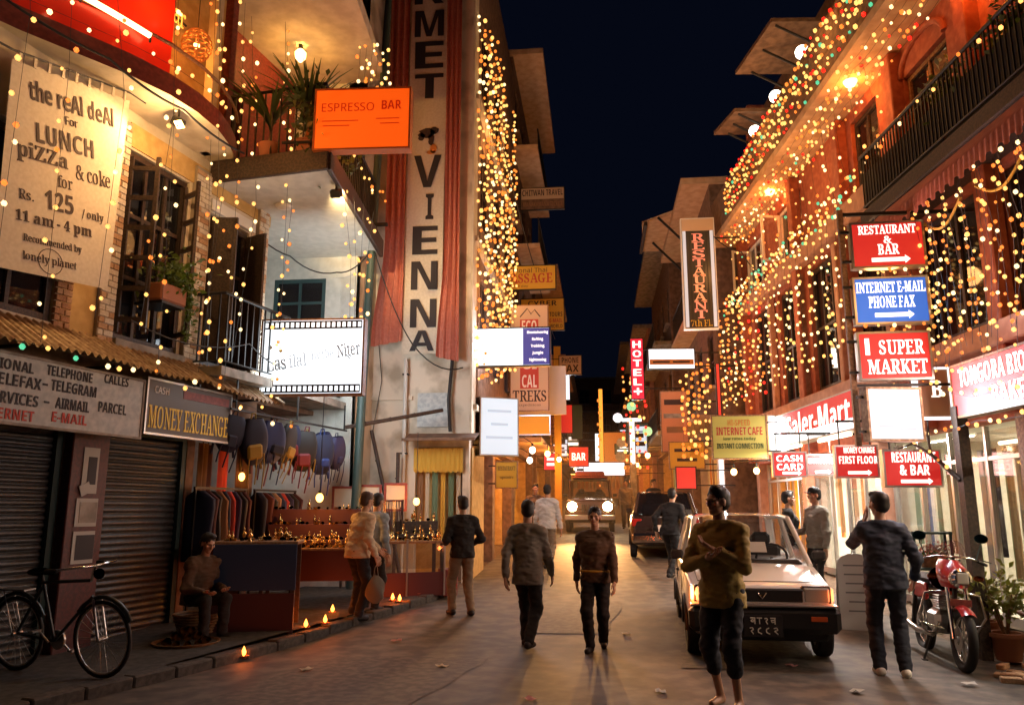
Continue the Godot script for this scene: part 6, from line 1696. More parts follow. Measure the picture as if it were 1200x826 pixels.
func vehicles():
	var white := mat("car_white", Color(0.8, 0.79, 0.75), 0.3)
	white.clearcoat_enabled = true; white.clearcoat = 1.0; white.clearcoat_roughness = 0.05
	var dark := mat("car_dark", Color(0.03, 0.018, 0.015), 0.25)
	dark.clearcoat_enabled = true; dark.clearcoat = 1.0; dark.clearcoat_roughness = 0.04
	var jp := mat("car_brown", Color(0.05, 0.014, 0.01), 0.35)
	jp.clearcoat_enabled = true; jp.clearcoat = 0.8; jp.clearcoat_roughness = 0.06
	mat("lens_clear", Color(0.5, 0.48, 0.42), 0.12)
	glow("lens_lit", Color(1.0, 0.6, 0.38), 6.0)
	glow("lens_half", Color(1.0, 0.72, 0.45), 0.9, Color(0.6, 0.55, 0.48))
	glow("headlight", Color(1.0, 0.86, 0.62), 90.0)
	mat("amber_lens", Color(0.7, 0.12, 0.03), 0.25)
	mat("red_lens", Color(0.4, 0.02, 0.015), 0.25)
	var t := car("white_hatchback", "small white hatchback parked facing the camera with one front lamp lit", Transform3D(Basis(Vector3.UP, deg_to_rad(-3)).scaled(Vector3.ONE * 1.05), Vector3(1.74, 0.045, -10.42)), white, {
		"st": [[1.64, 0.6, 0.34, 0.66], [1.6, 0.665, 0.27, 0.71], [1.45, 0.7, 0.24, 0.745], [1.1, 0.71, 0.22, 0.8], [0.78, 0.715, 0.22, 0.86], [0.4, 0.72, 0.22, 0.88], [-0.4, 0.72, 0.22, 0.9], [-1.2, 0.71, 0.22, 0.9], [-1.5, 0.7, 0.26, 0.88], [-1.62, 0.66, 0.3, 0.84], [-1.65, 0.6, 0.36, 0.78]],
		"ws_base": [0.76, 0.87, 0.64], "ws_top": [0.2, 1.36, 0.53], "rear_top": [-1.2, 1.35, 0.52], "rear_base": [-1.58, 0.89, 0.62], "mid": -0.35, "hw": 0.715, "axles": [1.08, -1.1], "wr": 0.265})
	# front end
	pbox(t, "grille", Vector3(0, 0.64, 1.615), Vector3(0.78, 0.13, 0.07), M.black, 0.015)
	var b := MB.new()
	b.tube([Vector3(-0.04, 0.665, 1.655), Vector3(0, 0.615, 1.658), Vector3(0.04, 0.665, 1.655)], 0.009, 5)
	part(t, "emblem", b, M.chrome)
	for s in [-1, 1]:
		var lens := pbox(t, "headlight", Vector3(s * 0.51, 0.645, 1.605), Vector3(0.25, 0.15, 0.08), M.lens_clear if s > 0 else M.lens_half, 0.02)
		pbox(lens, "headlight_rim", Vector3(0, 0, -0.012), Vector3(0.28, 0.175, 0.07), M.chrome, 0.015)
		pbox(t, "corner_lamp", Vector3(s * 0.655, 0.645, 1.555), Vector3(0.05, 0.14, 0.1), M.lens_lit if s < 0 else M.lens_half, 0.015)
		omni(t, Vector3(s * 0.7, 0.645, 1.66), Color(1.0, 0.45, 0.2), 0.12 if s < 0 else 0.05, 0.04)
		pbox(t, "bumper_indicator", Vector3(s * 0.5, 0.44, 1.755), Vector3(0.15, 0.045, 0.01), M.amber_lens, 0.004)
		b = MB.new()
		b.tube([Vector3(s * 0.1 - 0.2, 0.9, 0.78), Vector3(s * 0.25 + 0.1, 0.91, 0.74)], 0.007, 4)
		part(t, "wiper", b, M.black)
	pbox(t, "bumper", Vector3(0, 0.42, 1.64), Vector3(1.42, 0.24, 0.22), M.black, 0.05)
	pbox(t, "bumper_trim", Vector3(0, 0.55, 1.645), Vector3(1.38, 0.022, 0.2), M.steel, 0.005)
	pbox(t, "valance", Vector3(0, 0.27, 1.6), Vector3(1.2, 0.1, 0.12), M.black, 0.02)
	b = MB.new()   # seam of the bonnet
	b.tube([Vector3(-0.6, 0.835, 0.92), Vector3(-0.6, 0.76, 1.5), Vector3(0.6, 0.76, 1.5), Vector3(0.6, 0.835, 0.92)], 0.004, 4)
	part(t, "bonnet_seam", b, M.black)
	var pl := pbox(t, "number_plate", Vector3(-0.02, 0.37, 1.758), Vector3(0.36, 0.2, 0.012), M.black_ink, 0.004)
	# devanagari strokes of the two lines
	var gl := {
		"ba": [[0, 1, 1, 1], [0.85, 0, 0.85, 1], [0.1, 0.55, 0.45, 0.75], [0.1, 0.55, 0.45, 0.3], [0.45, 0.3, 0.8, 0.5], [0.45, 0.75, 0.8, 0.5]],
		"aa": [[0, 1, 1, 1], [0.5, 0, 0.5, 1]],
		"1": [[0.2, 0.9, 0.6, 1], [0.6, 1, 0.75, 0.7], [0.75, 0.7, 0.4, 0.5], [0.4, 0.5, 0.75, 0]],
		"cha": [[0, 1, 1, 1], [0.85, 0, 0.85, 1], [0.1, 0.65, 0.8, 0.65], [0.2, 0.65, 0.3, 0.3], [0.3, 0.3, 0.8, 0.35]],
		"8": [[0.7, 1, 0.25, 0.75], [0.25, 0.75, 0.25, 0.3], [0.25, 0.3, 0.8, 0.05]],
		"2": [[0.15, 0.9, 0.6, 1], [0.6, 1, 0.75, 0.65], [0.75, 0.65, 0.25, 0.5], [0.25, 0.5, 0.8, 0.0]]}
	var put := func(keys, y, hgt, x0, dx):
		for k in keys.size():
			var g := MB.new()
			for s in gl[keys[k]]: g.tube([Vector3(x0 + k * dx + s[0] * dx * 0.8, y + s[1] * hgt, 0.009), Vector3(x0 + k * dx + s[2] * dx * 0.8, y + s[3] * hgt, 0.009)], 0.0055, 4)
			part(pl, "numeral", g, M.white_ink)
	put.call(["ba", "aa", "1", "cha"], 0.018, 0.055, -0.12, 0.062)
	put.call(["1", "8", "8", "2"], -0.075, 0.06, -0.14, 0.075)
	for s in [-1, 1]: pbox(t, "tail_lamp", Vector3(s * 0.58, 0.72, -1.63), Vector3(0.16, 0.16, 0.05), M.red_lens, 0.015)
	# taxi-like papers on the windscreen shelf
	pbox(t, "windscreen_sticker", Vector3(0.1, 1.05, 0.56), Vector3(0.24, 0.16, 0.004), M.paper, 0.0, Basis(Vector3.RIGHT, -0.85))
	# parked dark car
	t = car("dark_saloon", "dark glossy saloon parked farther up on the car side", at(Vector3(1.55, gy(-19.6), -20.0), 177), dark, {
		"st": [[1.9, 0.62, 0.36, 0.68], [1.85, 0.7, 0.28, 0.74], [1.6, 0.76, 0.24, 0.8], [1.1, 0.78, 0.22, 0.86], [0.8, 0.79, 0.22, 0.92], [0.3, 0.79, 0.22, 0.94], [-0.8, 0.79, 0.22, 0.96], [-1.5, 0.77, 0.26, 0.95], [-1.8, 0.73, 0.3, 0.9], [-1.9, 0.64, 0.38, 0.8]],
		"ws_base": [0.8, 0.94, 0.7], "ws_top": [0.15, 1.42, 0.57], "rear_top": [-1.2, 1.42, 0.56], "rear_base": [-1.75, 0.96, 0.66], "mid": -0.4, "hw": 0.785, "axles": [1.2, -1.2], "wr": 0.29, "glass": M.dark_pane})
	for s in [-1, 1]: pbox(t, "tail_lamp", Vector3(s * 0.62, 0.78, -1.86), Vector3(0.22, 0.16, 0.06), M.red_lens, 0.02)
	pbox(t, "bumper", Vector3(0, 0.45, -1.87), Vector3(1.5, 0.2, 0.16), M.chrome, 0.05)
	pbox(t, "number_plate", Vector3(0, 0.66, -1.92), Vector3(0.36, 0.14, 0.012), M.white_paint, 0.003)
	# oncoming jeep
	t = car("oncoming_jeep", "oncoming jeep with both headlights blazing in the middle of the street", at(Vector3(-0.28, gy(-25.5), -27.6), 0), jp, {
		"st": [[1.9, 0.66, 0.5, 0.98], [1.87, 0.74, 0.42, 1.04], [1.5, 0.77, 0.36, 1.08], [0.9, 0.78, 0.34, 1.12], [0.5, 0.78, 0.34, 1.14], [-1.6, 0.78, 0.34, 1.14], [-1.85, 0.77, 0.4, 1.12], [-1.9, 0.7, 0.5, 1.0]],
		"ws_base": [0.62, 1.14, 0.7], "ws_top": [0.42, 1.72, 0.66], "rear_top": [-1.8, 1.72, 0.66], "rear_base": [-1.88, 1.12, 0.7], "mid": -0.4, "hw": 0.775, "axles": [1.2, -1.15], "wr": 0.34})
	pbox(t, "bumper", Vector3(0, 0.52, 1.95), Vector3(1.6, 0.16, 0.12), M.steel, 0.02)
	for k in 7: pbox(t, "grille_bar", Vector3(-0.24 + k * 0.08, 0.8, 1.9), Vector3(0.03, 0.26, 0.03), M.black, 0.006)
	for s in [-1, 1]:
		b = MB.new()
		b.lathe([Vector2(0.0, 0.05), Vector2(0.12, 0.04), Vector2(0.15, 0.0), Vector2(0.14, -0.05)], 18, Vector3.ZERO, Basis(Vector3.RIGHT, PI / 2))
		part(t, "headlight", b, M.headlight, at(Vector3(s * 0.56, 0.86, 1.9)))
		spot(t, Vector3(s * 0.56, 0.86, 2.0), Vector3(0, -0.03, 1), Color(1.0, 0.72, 0.42), 70.0, 15.0, 0.1)
	pbox(t, "roof_rack", Vector3(0, 1.84, -0.7), Vector3(1.2, 0.05, 1.7), M.red_paint, 0.01)
	pbox(t, "luggage", Vector3(0, 1.95, -0.6), Vector3(1.0, 0.2, 1.2), M.red_paint, 0.05)
	# dust in the headlight beams
	var fv := FogVolume.new()
	fv.name = "street_dust"; fv.shape = RenderingServer.FOG_VOLUME_SHAPE_BOX; fv.size = Vector3(5.4, 3.0, 30.0); fv.position = Vector3(0.3, 2.4, -33.0)
	var fm := FogMaterial.new()
	fm.density = 0.006; fm.albedo = Color(0.95, 0.9, 0.85)
	fv.material = fm
	add_child(fv)
	fv.set_meta("kind", "stuff"); fv.set_meta("label", "thin dust hanging over the far street"); fv.set_meta("category", "dust")
	motorbike()

func motorbike():
	var fz := Vector3(3.55, 0, -8.72)
	var t := thing("motorbike", "red motorbike with small fairing parked at the kerb on the right", "motorbike", Transform3D(Basis(Vector3.UP, deg_to_rad(-5)) * Basis(Vector3.BACK, -0.06), Vector3(3.62, 0.0, -9.35)))
	var red := mat("bike_red", Color(0.42, 0.012, 0.015), 0.28)
	red.clearcoat_enabled = true; red.clearcoat = 1.0; red.clearcoat_roughness = 0.05
	for z in [0.64, -0.62]:
		var w := part(t, "wheel", wheel_ring(0.262, 0.048, 30, 10), M.rubber, at(Vector3(0, 0.31, z)))
		part(w, "rim", wheel_ring(0.215, 0.016, 28, 6), M.chrome)
		var b := MB.new()
		for k in 6: b.tube([Vector3.ZERO, Vector3(0, cos(TAU * k / 6) * 0.21, sin(TAU * k / 6) * 0.21)], 0.013, 5)
		b.tube([Vector3(-0.07, 0, 0), Vector3(0.07, 0, 0)], 0.035, 10)
		part(w, "spoke", b, M.steel)
		b = MB.new()
		b.lathe([Vector2(0.05, 0.05), Vector2(0.12, 0.048), Vector2(0.12, 0.054), Vector2(0.05, 0.056)], 18, Vector3.ZERO, Basis(Vector3.BACK, PI / 2))
		part(w, "brake_disc", b, M.steel)
	var b := MB.new()
	for s in [-1, 1]: b.tube([Vector3(s * 0.085, 0.31, 0.64), Vector3(s * 0.085, 0.62, 0.53), Vector3(s * 0.085, 1.0, 0.41)], [0.026, 0.024, 0.018], 8)
	part(t, "fork", b, M.chrome)
	var pts := []
	for k in 8: pts.append(Vector3(0, 0.31 + cos(-0.75 + 0.2 * k) * 0.335, 0.64 + sin(-0.75 + 0.2 * k) * 0.335))
	var rows := []
	for p in pts:
		var row := []
		for k in 7:
			var u := k / 6.0 * 2 - 1
			var o: Vector3 = (p - Vector3(0, 0.31, 0.64)).normalized()
			row.append(p + Vector3(u * 0.068, 0, 0) - o * 0.035 * u * u)
		rows.append(row)
	b = MB.new()
	b.grid(rows)
	part(t, "front_mudguard", b, red)
	# fairing round the headlight
	rows = []
	for i in 8:
		var q := i / 7.0
		var y := 0.8 + 0.27 * q
		var w := 0.155 * pow(sin((0.22 + 0.66 * q) * PI), 0.6)
		var zf := 0.62 - 0.16 * q * q - 0.06 * absf(q - 0.35)
		var row := []
		for k in 13:
			var a := PI * k / 12
			row.append(Vector3(-cos(a) * w, y, zf - 0.2 + 0.2 * sin(a)))
		rows.append(row)
	b = MB.new()
	b.grid(rows)
	part(t, "fairing", b, red)
	b = MB.new()
	b.lathe([Vector2(0.0, 0.05), Vector2(0.07, 0.045), Vector2(0.098, 0.02), Vector2(0.1, -0.06)], 20, Vector3.ZERO, Basis(Vector3.RIGHT, PI / 2))
	var hl := part(t, "headlight", b, M.chrome, Transform3D(Basis(Vector3.RIGHT, -0.1), Vector3(0, 0.9, 0.63)))
	pbox(hl, "headlight_glass", Vector3(0, 0, 0.045), Vector3(0.11, 0.11, 0.02), M.lens_clear, 0.025)
	pane_mat("smoke_glass", Color(0.1, 0.02, 0.02), 0.5)
	b = MB.new()
	b.grid([[Vector3(-0.13, 1.12, 0.45), Vector3(-0.05, 1.13, 0.53), Vector3(0.05, 1.13, 0.53), Vector3(0.13, 1.12, 0.45)], [Vector3(-0.1, 1.24, 0.38), Vector3(-0.04, 1.27, 0.44), Vector3(0.04, 1.27, 0.44), Vector3(0.1, 1.24, 0.38)]])
	part(t, "windshield", b, M.smoke_glass)
	b = MB.new()
	b.ball(Vector3(0, 0.86, 0.14), Vector3(0.15, 0.13, 0.28), 9, 14)
	part(t, "fuel_tank", b, red)
	b = MB.new()
	b.cbox(Vector3(0, 0.83, -0.3), Vector3(0.24, 0.1, 0.62), 0.045)
	part(t, "seat", b, M.rubber)
	b = MB.new()
	for s in [-1, 1]: b.cbox(Vector3(s * 0.12, 0.7, -0.3), Vector3(0.05, 0.18, 0.42), 0.02)
	b.cbox(Vector3(0, 0.78, -0.68), Vector3(0.18, 0.1, 0.3), 0.04)
	part(t, "side_panel", b, red)
	b = MB.new()
	b.cbox(Vector3(0, 0.42, 0.06), Vector3(0.26, 0.24, 0.34), 0.05)
	for k in 6: b.cbox(Vector3(0, 0.56 + k * 0.025, 0.16), Vector3(0.22, 0.012, 0.2), 0.004)
	part(t, "engine", b, M.steel)
	b = MB.new()
	b.tube([Vector3(0, 1.0, 0.4), Vector3(0, 0.7, 0.42), Vector3(0, 0.34, 0.22), Vector3(0, 0.3, -0.1), Vector3(0, 0.31, -0.62)], 0.025, 7)
	b.tube([Vector3(0, 0.95, 0.35), Vector3(0, 0.75, -0.2), Vector3(0, 0.72, -0.72)], 0.025, 7)
	for s in [-1, 1]: b.tube([Vector3(s * 0.12, 0.31, -0.62), Vector3(s * 0.13, 0.7, -0.45)], 0.024, 7)
	part(t, "frame", b, M.black)
	b = MB.new()   # crash bars
	for s in [-1, 1]:
		b.tube([Vector3(s * 0.06, 0.75, 0.34), Vector3(s * 0.26, 0.72, 0.34), Vector3(s * 0.32, 0.5, 0.32), Vector3(s * 0.24, 0.32, 0.26), Vector3(s * 0.06, 0.3, 0.2)], 0.014, 7)
		b.tube([Vector3(s * 0.06, 0.36, 0.24), Vector3(s * 0.3, 0.42, 0.3)], 0.01, 6)
	part(t, "crash_bar", b, M.chrome)
	b = MB.new()
	b.tube([Vector3(-0.1, 0.42, 0.24), Vector3(-0.14, 0.28, 0.14), Vector3(-0.17, 0.27, -0.3), Vector3(-0.19, 0.34, -0.85)], [0.02, 0.022, 0.035, 0.042], 9)
	part(t, "exhaust", b, M.chrome)
	b = MB.new()
	b.tube([Vector3(-0.36, 1.04, 0.24), Vector3(-0.16, 1.1, 0.4), Vector3(0.16, 1.1, 0.4), Vector3(0.36, 1.04, 0.24)], 0.012, 7)
	part(t, "handlebar", b, M.chrome)
	for s in [-1, 1]:
		b = MB.new()
		b.tube([Vector3(s * 0.26, 1.07, 0.32), Vector3(s * 0.38, 1.03, 0.22)], 0.018, 7)
		b.tube([Vector3(s * 0.26, 1.09, 0.36), Vector3(s * 0.4, 1.06, 0.3)], 0.006, 5)
		part(t, "grip", b, M.rubber)
		b = MB.new()
		b.ball(Vector3(s * 0.3, 1.3, 0.34), Vector3(0.07, 0.05, 0.02), 6, 12)
		b.tube([Vector3(s * 0.24, 1.08, 0.35), Vector3(s * 0.3, 1.26, 0.33)], 0.006, 5)
		part(t, "mirror", b, M.teal_paint)
		b = MB.new()
		b.ball(Vector3(s * 0.22, 0.9, 0.46), Vector3(0.05, 0.03, 0.03), 6, 8)
		part(t, "indicator", b, M.amber_lens)
	b = MB.new()
	b.tube([Vector3(-0.08, 0.34, 0.0), Vector3(-0.22, 0.02, 0.1)], 0.012, 6)
	b.box(Vector3(-0.22, 0.012, 0.12), Vector3(0.05, 0.02, 0.06))
	part(t, "side_stand", b, M.black)
	pbox(t, "tail_lamp", Vector3(0, 0.78, -0.85), Vector3(0.14, 0.08, 0.05), M.red_lens, 0.015)
	pbox(t, "foot_peg", Vector3(0.2, 0.33, -0.05), Vector3(0.14, 0.025, 0.03), M.rubber)
	pbox(t, "number_plate", Vector3(0, 0.66, 0.6), Vector3(0.2, 0.07, 0.01), M.red_paint, 0.003)

# ---------------------------------------------------------------- strings of fairy lights
func bulb_shape(b: MB, p: Vector3, r: float):
	var g := 1.618034
	var vs := [Vector3(-1, g, 0), Vector3(1, g, 0), Vector3(-1, -g, 0), Vector3(1, -g, 0), Vector3(0, -1, g), Vector3(0, 1, g), Vector3(0, -1, -g), Vector3(0, 1, -g), Vector3(g, 0, -1), Vector3(g, 0, 1), Vector3(-g, 0, -1), Vector3(-g, 0, 1)]
	var base := b.v.size()
	for q in vs:
		var d: Vector3 = q.normalized()
		b.vert(p + d * r * Vector3(1, 1.15, 1), d)
	for f in [0, 11, 5, 0, 5, 1, 0, 1, 7, 0, 7, 10, 0, 10, 11, 1, 5, 9, 5, 11, 4, 11, 10, 2, 10, 7, 6, 7, 1, 8, 3, 9, 4, 3, 4, 2, 3, 2, 6, 3, 6, 8, 3, 8, 9, 4, 9, 5, 2, 4, 11, 6, 2, 10, 8, 6, 7, 9, 8, 1]: b.ix.append(base + f)
# pts in the frame F; bulbs every gap metres with a little jitter; keys are bulb materials picked at random
func string(label: String, group: String, F: Transform3D, pts: Array, gap: float, r: float, keys: Array, jit := 0.05, sag := 0.0):
	var t := thing("fairy_light_string", label, "string lights", F, group)
	var line := []
	for k in pts.size() - 1:
		var n := 5
		for i in n:
			var q := i / float(n)
			line.append(pts[k].lerp(pts[k + 1], q) + Vector3.DOWN * sag * 4.0 * q * (1 - q))
	line.append(pts[-1])
	var b := MB.new()
	b.tube(line, 0.003, 3, false)
	part(t, "wire", b, M.cable)
	var by := {}
	var want := gap * rng.randf_range(0.2, 0.9)
	for k in line.size() - 1:
		var a: Vector3 = line[k]
		var c: Vector3 = line[k + 1]
		var ln := (c - a).length()
		while want < ln:
			var key: String = keys[rng.randi() % keys.size()]
			if not by.has(key): by[key] = MB.new()
			bulb_shape(by[key], a.lerp(c, want / ln) + Vector3(rng.randf_range(-jit, jit), rng.randf_range(-jit, jit), rng.randf_range(-jit, jit) * 0.5), r * 1.2 * rng.randf_range(0.7, 1.2))
			want += gap * rng.randf_range(0.75, 1.3)
		want -= ln
	for key in by: part(t, "bulb_chain", by[key], M[key]).set_meta("kind", "stuff")
	return t
func fairy_lights():
	rng.seed = 99
	var W := ["bulb_warm", "bulb_warm", "bulb_white", "bulb_amber"]
	var g := "fairy light strings on the cream house"
	# cream house: strings hanging down in front of the facade
	var xs := [[-2.9, 0.75], [-2.2, 0.62], [-1.75, 0.7], [-1.1, 0.9], [-0.6, 0.55], [-0.15, 0.8], [0.25, 0.45], [0.55, 0.3], [0.7, 0.6], [1.0, 0.5], [1.25, 0.9], [1.7, 0.65]]
	for k in xs.size():
		var x: float = xs[k][0]
		var z: float = xs[k][1]
		var y1: float = 8.6 if k > 2 else 7.6
		string("%s sparse string hanging before the cream house, counted from the lunch banner" % ORD[k], g, L1, [Vector3(x - 0.2, y1, z), Vector3(x, 5.9 + rng.randf_range(-0.3, 0.3), z + rng.randf_range(-0.1, 0.15)), Vector3(x + rng.randf_range(-0.25, 0.25), 2.9 + rng.randf() * 0.6, z + 0.05)], 0.3 if k < 7 else 0.23, 0.022, W, 0.09)
	string("fairy lights draped along the curved balcony's edge", g, L1, ARC.map(func(q): return Vector3(q.x, 6.7, q.y + 0.08)), 0.33, 0.022, W, 0.08)
	string("fairy lights draped along the terrace railing", g, L1, [Vector3(0.86, 7.1, 1.82), Vector3(2.6, 6.9, 1.4), Vector3(4.4, 7.1, 0.95)], 0.24, 0.024, W, 0.12)
	for k in 6: string("%s dense string from the espresso sign in the hanging cluster beside the green pole" % ORD[k], g, at(Vector3.ZERO), [Vector3(-4.0 + 0.09 * k, 9.7, -12.3 - 0.06 * k), Vector3(-4.02 + 0.1 * k, 8.3, -12.3), Vector3(-3.98 + 0.09 * k, 7.75 + 0.1 * (k % 2), -12.3)], 0.2, 0.026, W, 0.06)
	for k in 4: string("%s string falling from the terrace corner toward the film sign" % ORD[k], g, at(Vector3.ZERO), [Vector3(-3.62 + 0.05 * k, 6.2, -10.6 - 0.35 * k), Vector3(-3.66, 5.3, -11.2 - 0.25 * k), Vector3(-3.72 + 0.06 * k, 3.6 + 0.4 * (k % 2), -11.5)], 0.25, 0.024, W, 0.09)
	string("fairy lights along the awning's front edge", g, L1, [Vector3(-2.6, 3.1, 0.68), Vector3(-0.8, 3.1, 0.7), Vector3(1.0, 2.95, 0.7), Vector3(2.2, 2.75, 0.7)], 0.3, 0.022, W + ["bulb_green"], 0.1)
	# light curtain on the banner house
	g = "light curtain on the banner house"
	for k in 17:
		var z := -15.1 - 6.6 * pow(k / 16.0, 1.0)
		var top := 12.6 + 0.02 * k if k % 3 else 12.0
		var dx := 0.1 + 0.05 * (k % 3)
		string("%s hanging string of the dense amber curtain, counted from the banner" % ORD[k], g, at(Vector3.ZERO), [Vector3(-2.4 + dx, minf(top, 12.0 + k * 0.12) - (1.8 if k > 9 and k % 2 else 0.0), z), Vector3(-2.38 + dx, 8.2, z + rng.randf_range(-0.15, 0.15)), Vector3(-2.4 + dx, 3.9 + 0.09 * k, z)], 0.19, 0.034, ["bulb_amber", "bulb_warm", "bulb_amber", "bulb_warm", "bulb_white"], 0.05)
	# red house: parapet, soffit, upper wall, curtain, shopfront
	g = "coloured strings along the parapet of the red house"
	for k in 7:
		var keys: Array = [["bulb_warm", "bulb_red", "bulb_warm", "bulb_amber", "bulb_green"], ["bulb_warm", "bulb_amber", "bulb_warm"], ["bulb_red", "bulb_amber", "bulb_warm", "bulb_red"], ["bulb_warm", "bulb_warm", "bulb_amber"]][k % 4]
		var pts := []
		for i in 13: pts.append(Vector3(-8.6 + i * 0.85, 8.5 + 0.13 * k + 0.03 * sin(i * 2.0 + k), 0.08 + 0.02 * (k % 2)))
		string("%s coloured string up from the soffit along the parapet" % ORD[k], g, R1, pts, 0.2, 0.027, keys, 0.05, 0.03)
	g = "fairy lights under the soffit of the red house"
	for k in 5:
		var pts := []
		for i in 11: pts.append(Vector3(-9.6 + i * 1.0, 8.2 - 0.05 * (i % 2), -0.02 - 0.14 * k))
		string("%s string from the outer edge under the pale soffit" % ORD[k], g, R1, pts, 0.22, 0.024, W + W + ["bulb_amber", "bulb_red"], 0.08, 0.05)
	g = "strings hanging over the upper wall of the red house"
	for k in 14:
		var x := -9.6 + k * 0.62
		string("%s short string over the red upper wall, counted from the far end" % ORD[k], g, R1, [Vector3(x, 8.2, -0.3), Vector3(x + rng.randf_range(-0.2, 0.2), 7.3, -0.4), Vector3(x + 0.1, 6.75, -0.42)], 0.24, 0.023, W + W + ["bulb_green"], 0.12)
	g = "long light curtain below the red house's band"
	for k in 26:
		var x := -10.2 + k * 0.32
		var keys2: Array = [["bulb_amber", "bulb_warm"], ["bulb_warm", "bulb_white"], ["bulb_amber", "bulb_amber", "bulb_red"]][k % 3] if k < 12 else ["bulb_warm", "bulb_warm", "bulb_white"]
		string("%s curtain string above the mart sign, counted from the far corner" % ORD[k], g, R1, [Vector3(x, 6.62 - (0.5 if k % 4 == 1 else 0.0), -0.08), Vector3(x + rng.randf_range(-0.05, 0.05), 5.2, -0.05 + 0.04 * (k % 2)), Vector3(x, 3.75 + rng.randf() * 0.35, -0.05)], 0.15 if k < 12 else 0.17, 0.028 if k < 12 else 0.024, keys2, 0.06)
	for k in 3: string("%s string slanting along the red house's band" % ORD[k], "strings along the band of the red house", R1, [Vector3(-10.0, 6.35 + 0.16 * k, -0.1), Vector3(-6.0, 6.3 + 0.16 * k, -0.1), Vector3(-1.5, 6.3 + 0.16 * k, -0.1)], 0.2, 0.026, W + ["bulb_green"], 0.06, 0.06)
	g = "strings between balcony and bakery sign"
	for k in 30:
		var x := -0.8 + k * 0.115
		string("%s string under the balcony fringe, counted from the stacked signs" % ORD[k], g, R1, [Vector3(x, 5.1, 0.1 + 0.05 * (k % 3)), Vector3(x + rng.randf_range(-0.12, 0.12), 4.2, 0.08), Vector3(x + rng.randf_range(-0.15, 0.15), 3.3 - (0.2 if k % 2 else 0.0), 0.14)], 0.155, 0.019, W + ["bulb_amber"], 0.045)
	string("fairy lights sagging below the bakery sign", "strings below the signs of the red house", R1, [Vector3(-0.4, 2.55, 0.1), Vector3(1.2, 2.5, 0.12), Vector3(2.8, 2.55, 0.1)], 0.17, 0.019, W, 0.05, 0.06)
	string("fairy lights across the bakery sign", "strings below the signs of the red house", R1, [Vector3(0.1, 3.15, 0.12), Vector3(1.2, 2.75, 0.14), Vector3(2.6, 2.95, 0.12)], 0.2, 0.019, W, 0.06, 0.06)
	string("fairy lights wound round the dry branch", "strings below the signs of the red house", R1, [Vector3(0.6, 2.0, 0.12), Vector3(0.32, 2.24, 0.24), Vector3(0.0, 2.4, 0.3), Vector3(-0.35, 2.52, 0.34)], 0.12, 0.018, W, 0.05)
	string("fairy lights between the stacked signs", "strings below the signs of the red house", at(Vector3.ZERO), [Vector3(3.05, 4.37, -9.5), Vector3(4.0, 4.36, -9.5), Vector3(4.0, 3.69, -9.5), Vector3(3.05, 3.69, -9.5)], 0.16, 0.018, W, 0.03)
	string("fairy lights on the balcony railing of the red house", "strings on the balcony", R1, [Vector3(-1.4, 6.66, 0.0), Vector3(1.0, 6.5, 0.02), Vector3(3.5, 6.66, 0.0)], 0.5, 0.021, W, 0.12, 0.1)
	# farther up
	g = "fairy light strings farther up the street"
	for k in 6: string("%s string of the far curtain beside the poster board, counted from the road" % ORD[k], g, at(Vector3.ZERO), [Vector3(2.15 + 0.14 * k, 4.9 + 0.1 * k, -20.2 - 0.05 * k), Vector3(2.15 + 0.14 * k, 2.8, -20.2)], 0.18, 0.04, ["bulb_amber", "bulb_warm"], 0.04)
	for k in 4: string("%s string down the dark house by the neon column" % ORD[k], g, at(Vector3.ZERO), [Vector3(1.0 + 0.22 * k, 6.6 - 0.4 * k, -28.0), Vector3(0.95 + 0.25 * k, 2.8, -28.0)], 0.26, 0.05, ["bulb_amber", "bulb_warm", "bulb_red"], 0.06)
	for k in 2: string("%s amber string deep in the street" % ORD[k], g, at(Vector3.ZERO), [Vector3(0.1 + 1.5 * k, 7.0, -39.6), Vector3(0.1 + 1.5 * k, 2.2, -39.6)], 0.3, 0.06, ["bulb_amber"], 0.06)
	# the summed light of the bulbs: soft lamps within the curtains
	var lamp := [[L1, [Vector3(-1.6, 5.0, 1.0), Vector3(0.4, 5.2, 1.0), Vector3(1.6, 4.5, 1.3), Vector3(2.4, 7.3, 0.8)], 0.22], [at(Vector3.ZERO), [Vector3(-1.95, 6.0, -16.0), Vector3(-1.95, 9.5, -16.5), Vector3(-1.95, 7.5, -20.0), Vector3(-1.95, 11.5, -20.0)], 1.0], [R1, [Vector3(-8.5, 5.2, 0.35), Vector3(-6.0, 5.2, 0.35), Vector3(-3.5, 5.2, 0.35), Vector3(-7.5, 7.5, 0.3), Vector3(-4.2, 7.5, 0.3), Vector3(-1.5, 7.6, 0.25), Vector3(0.2, 4.3, 0.5), Vector3(1.8, 4.3, 0.5), Vector3(-5.5, 9.0, 0.6), Vector3(-2.0, 9.0, 0.6)], 0.7]]
	var hold := get_child(get_child_count() - 1)
	for l in lamp:
		for p in l[1]: omni(hold, l[0] * p, Color(1.0, 0.7, 0.4), l[2], 0.25)

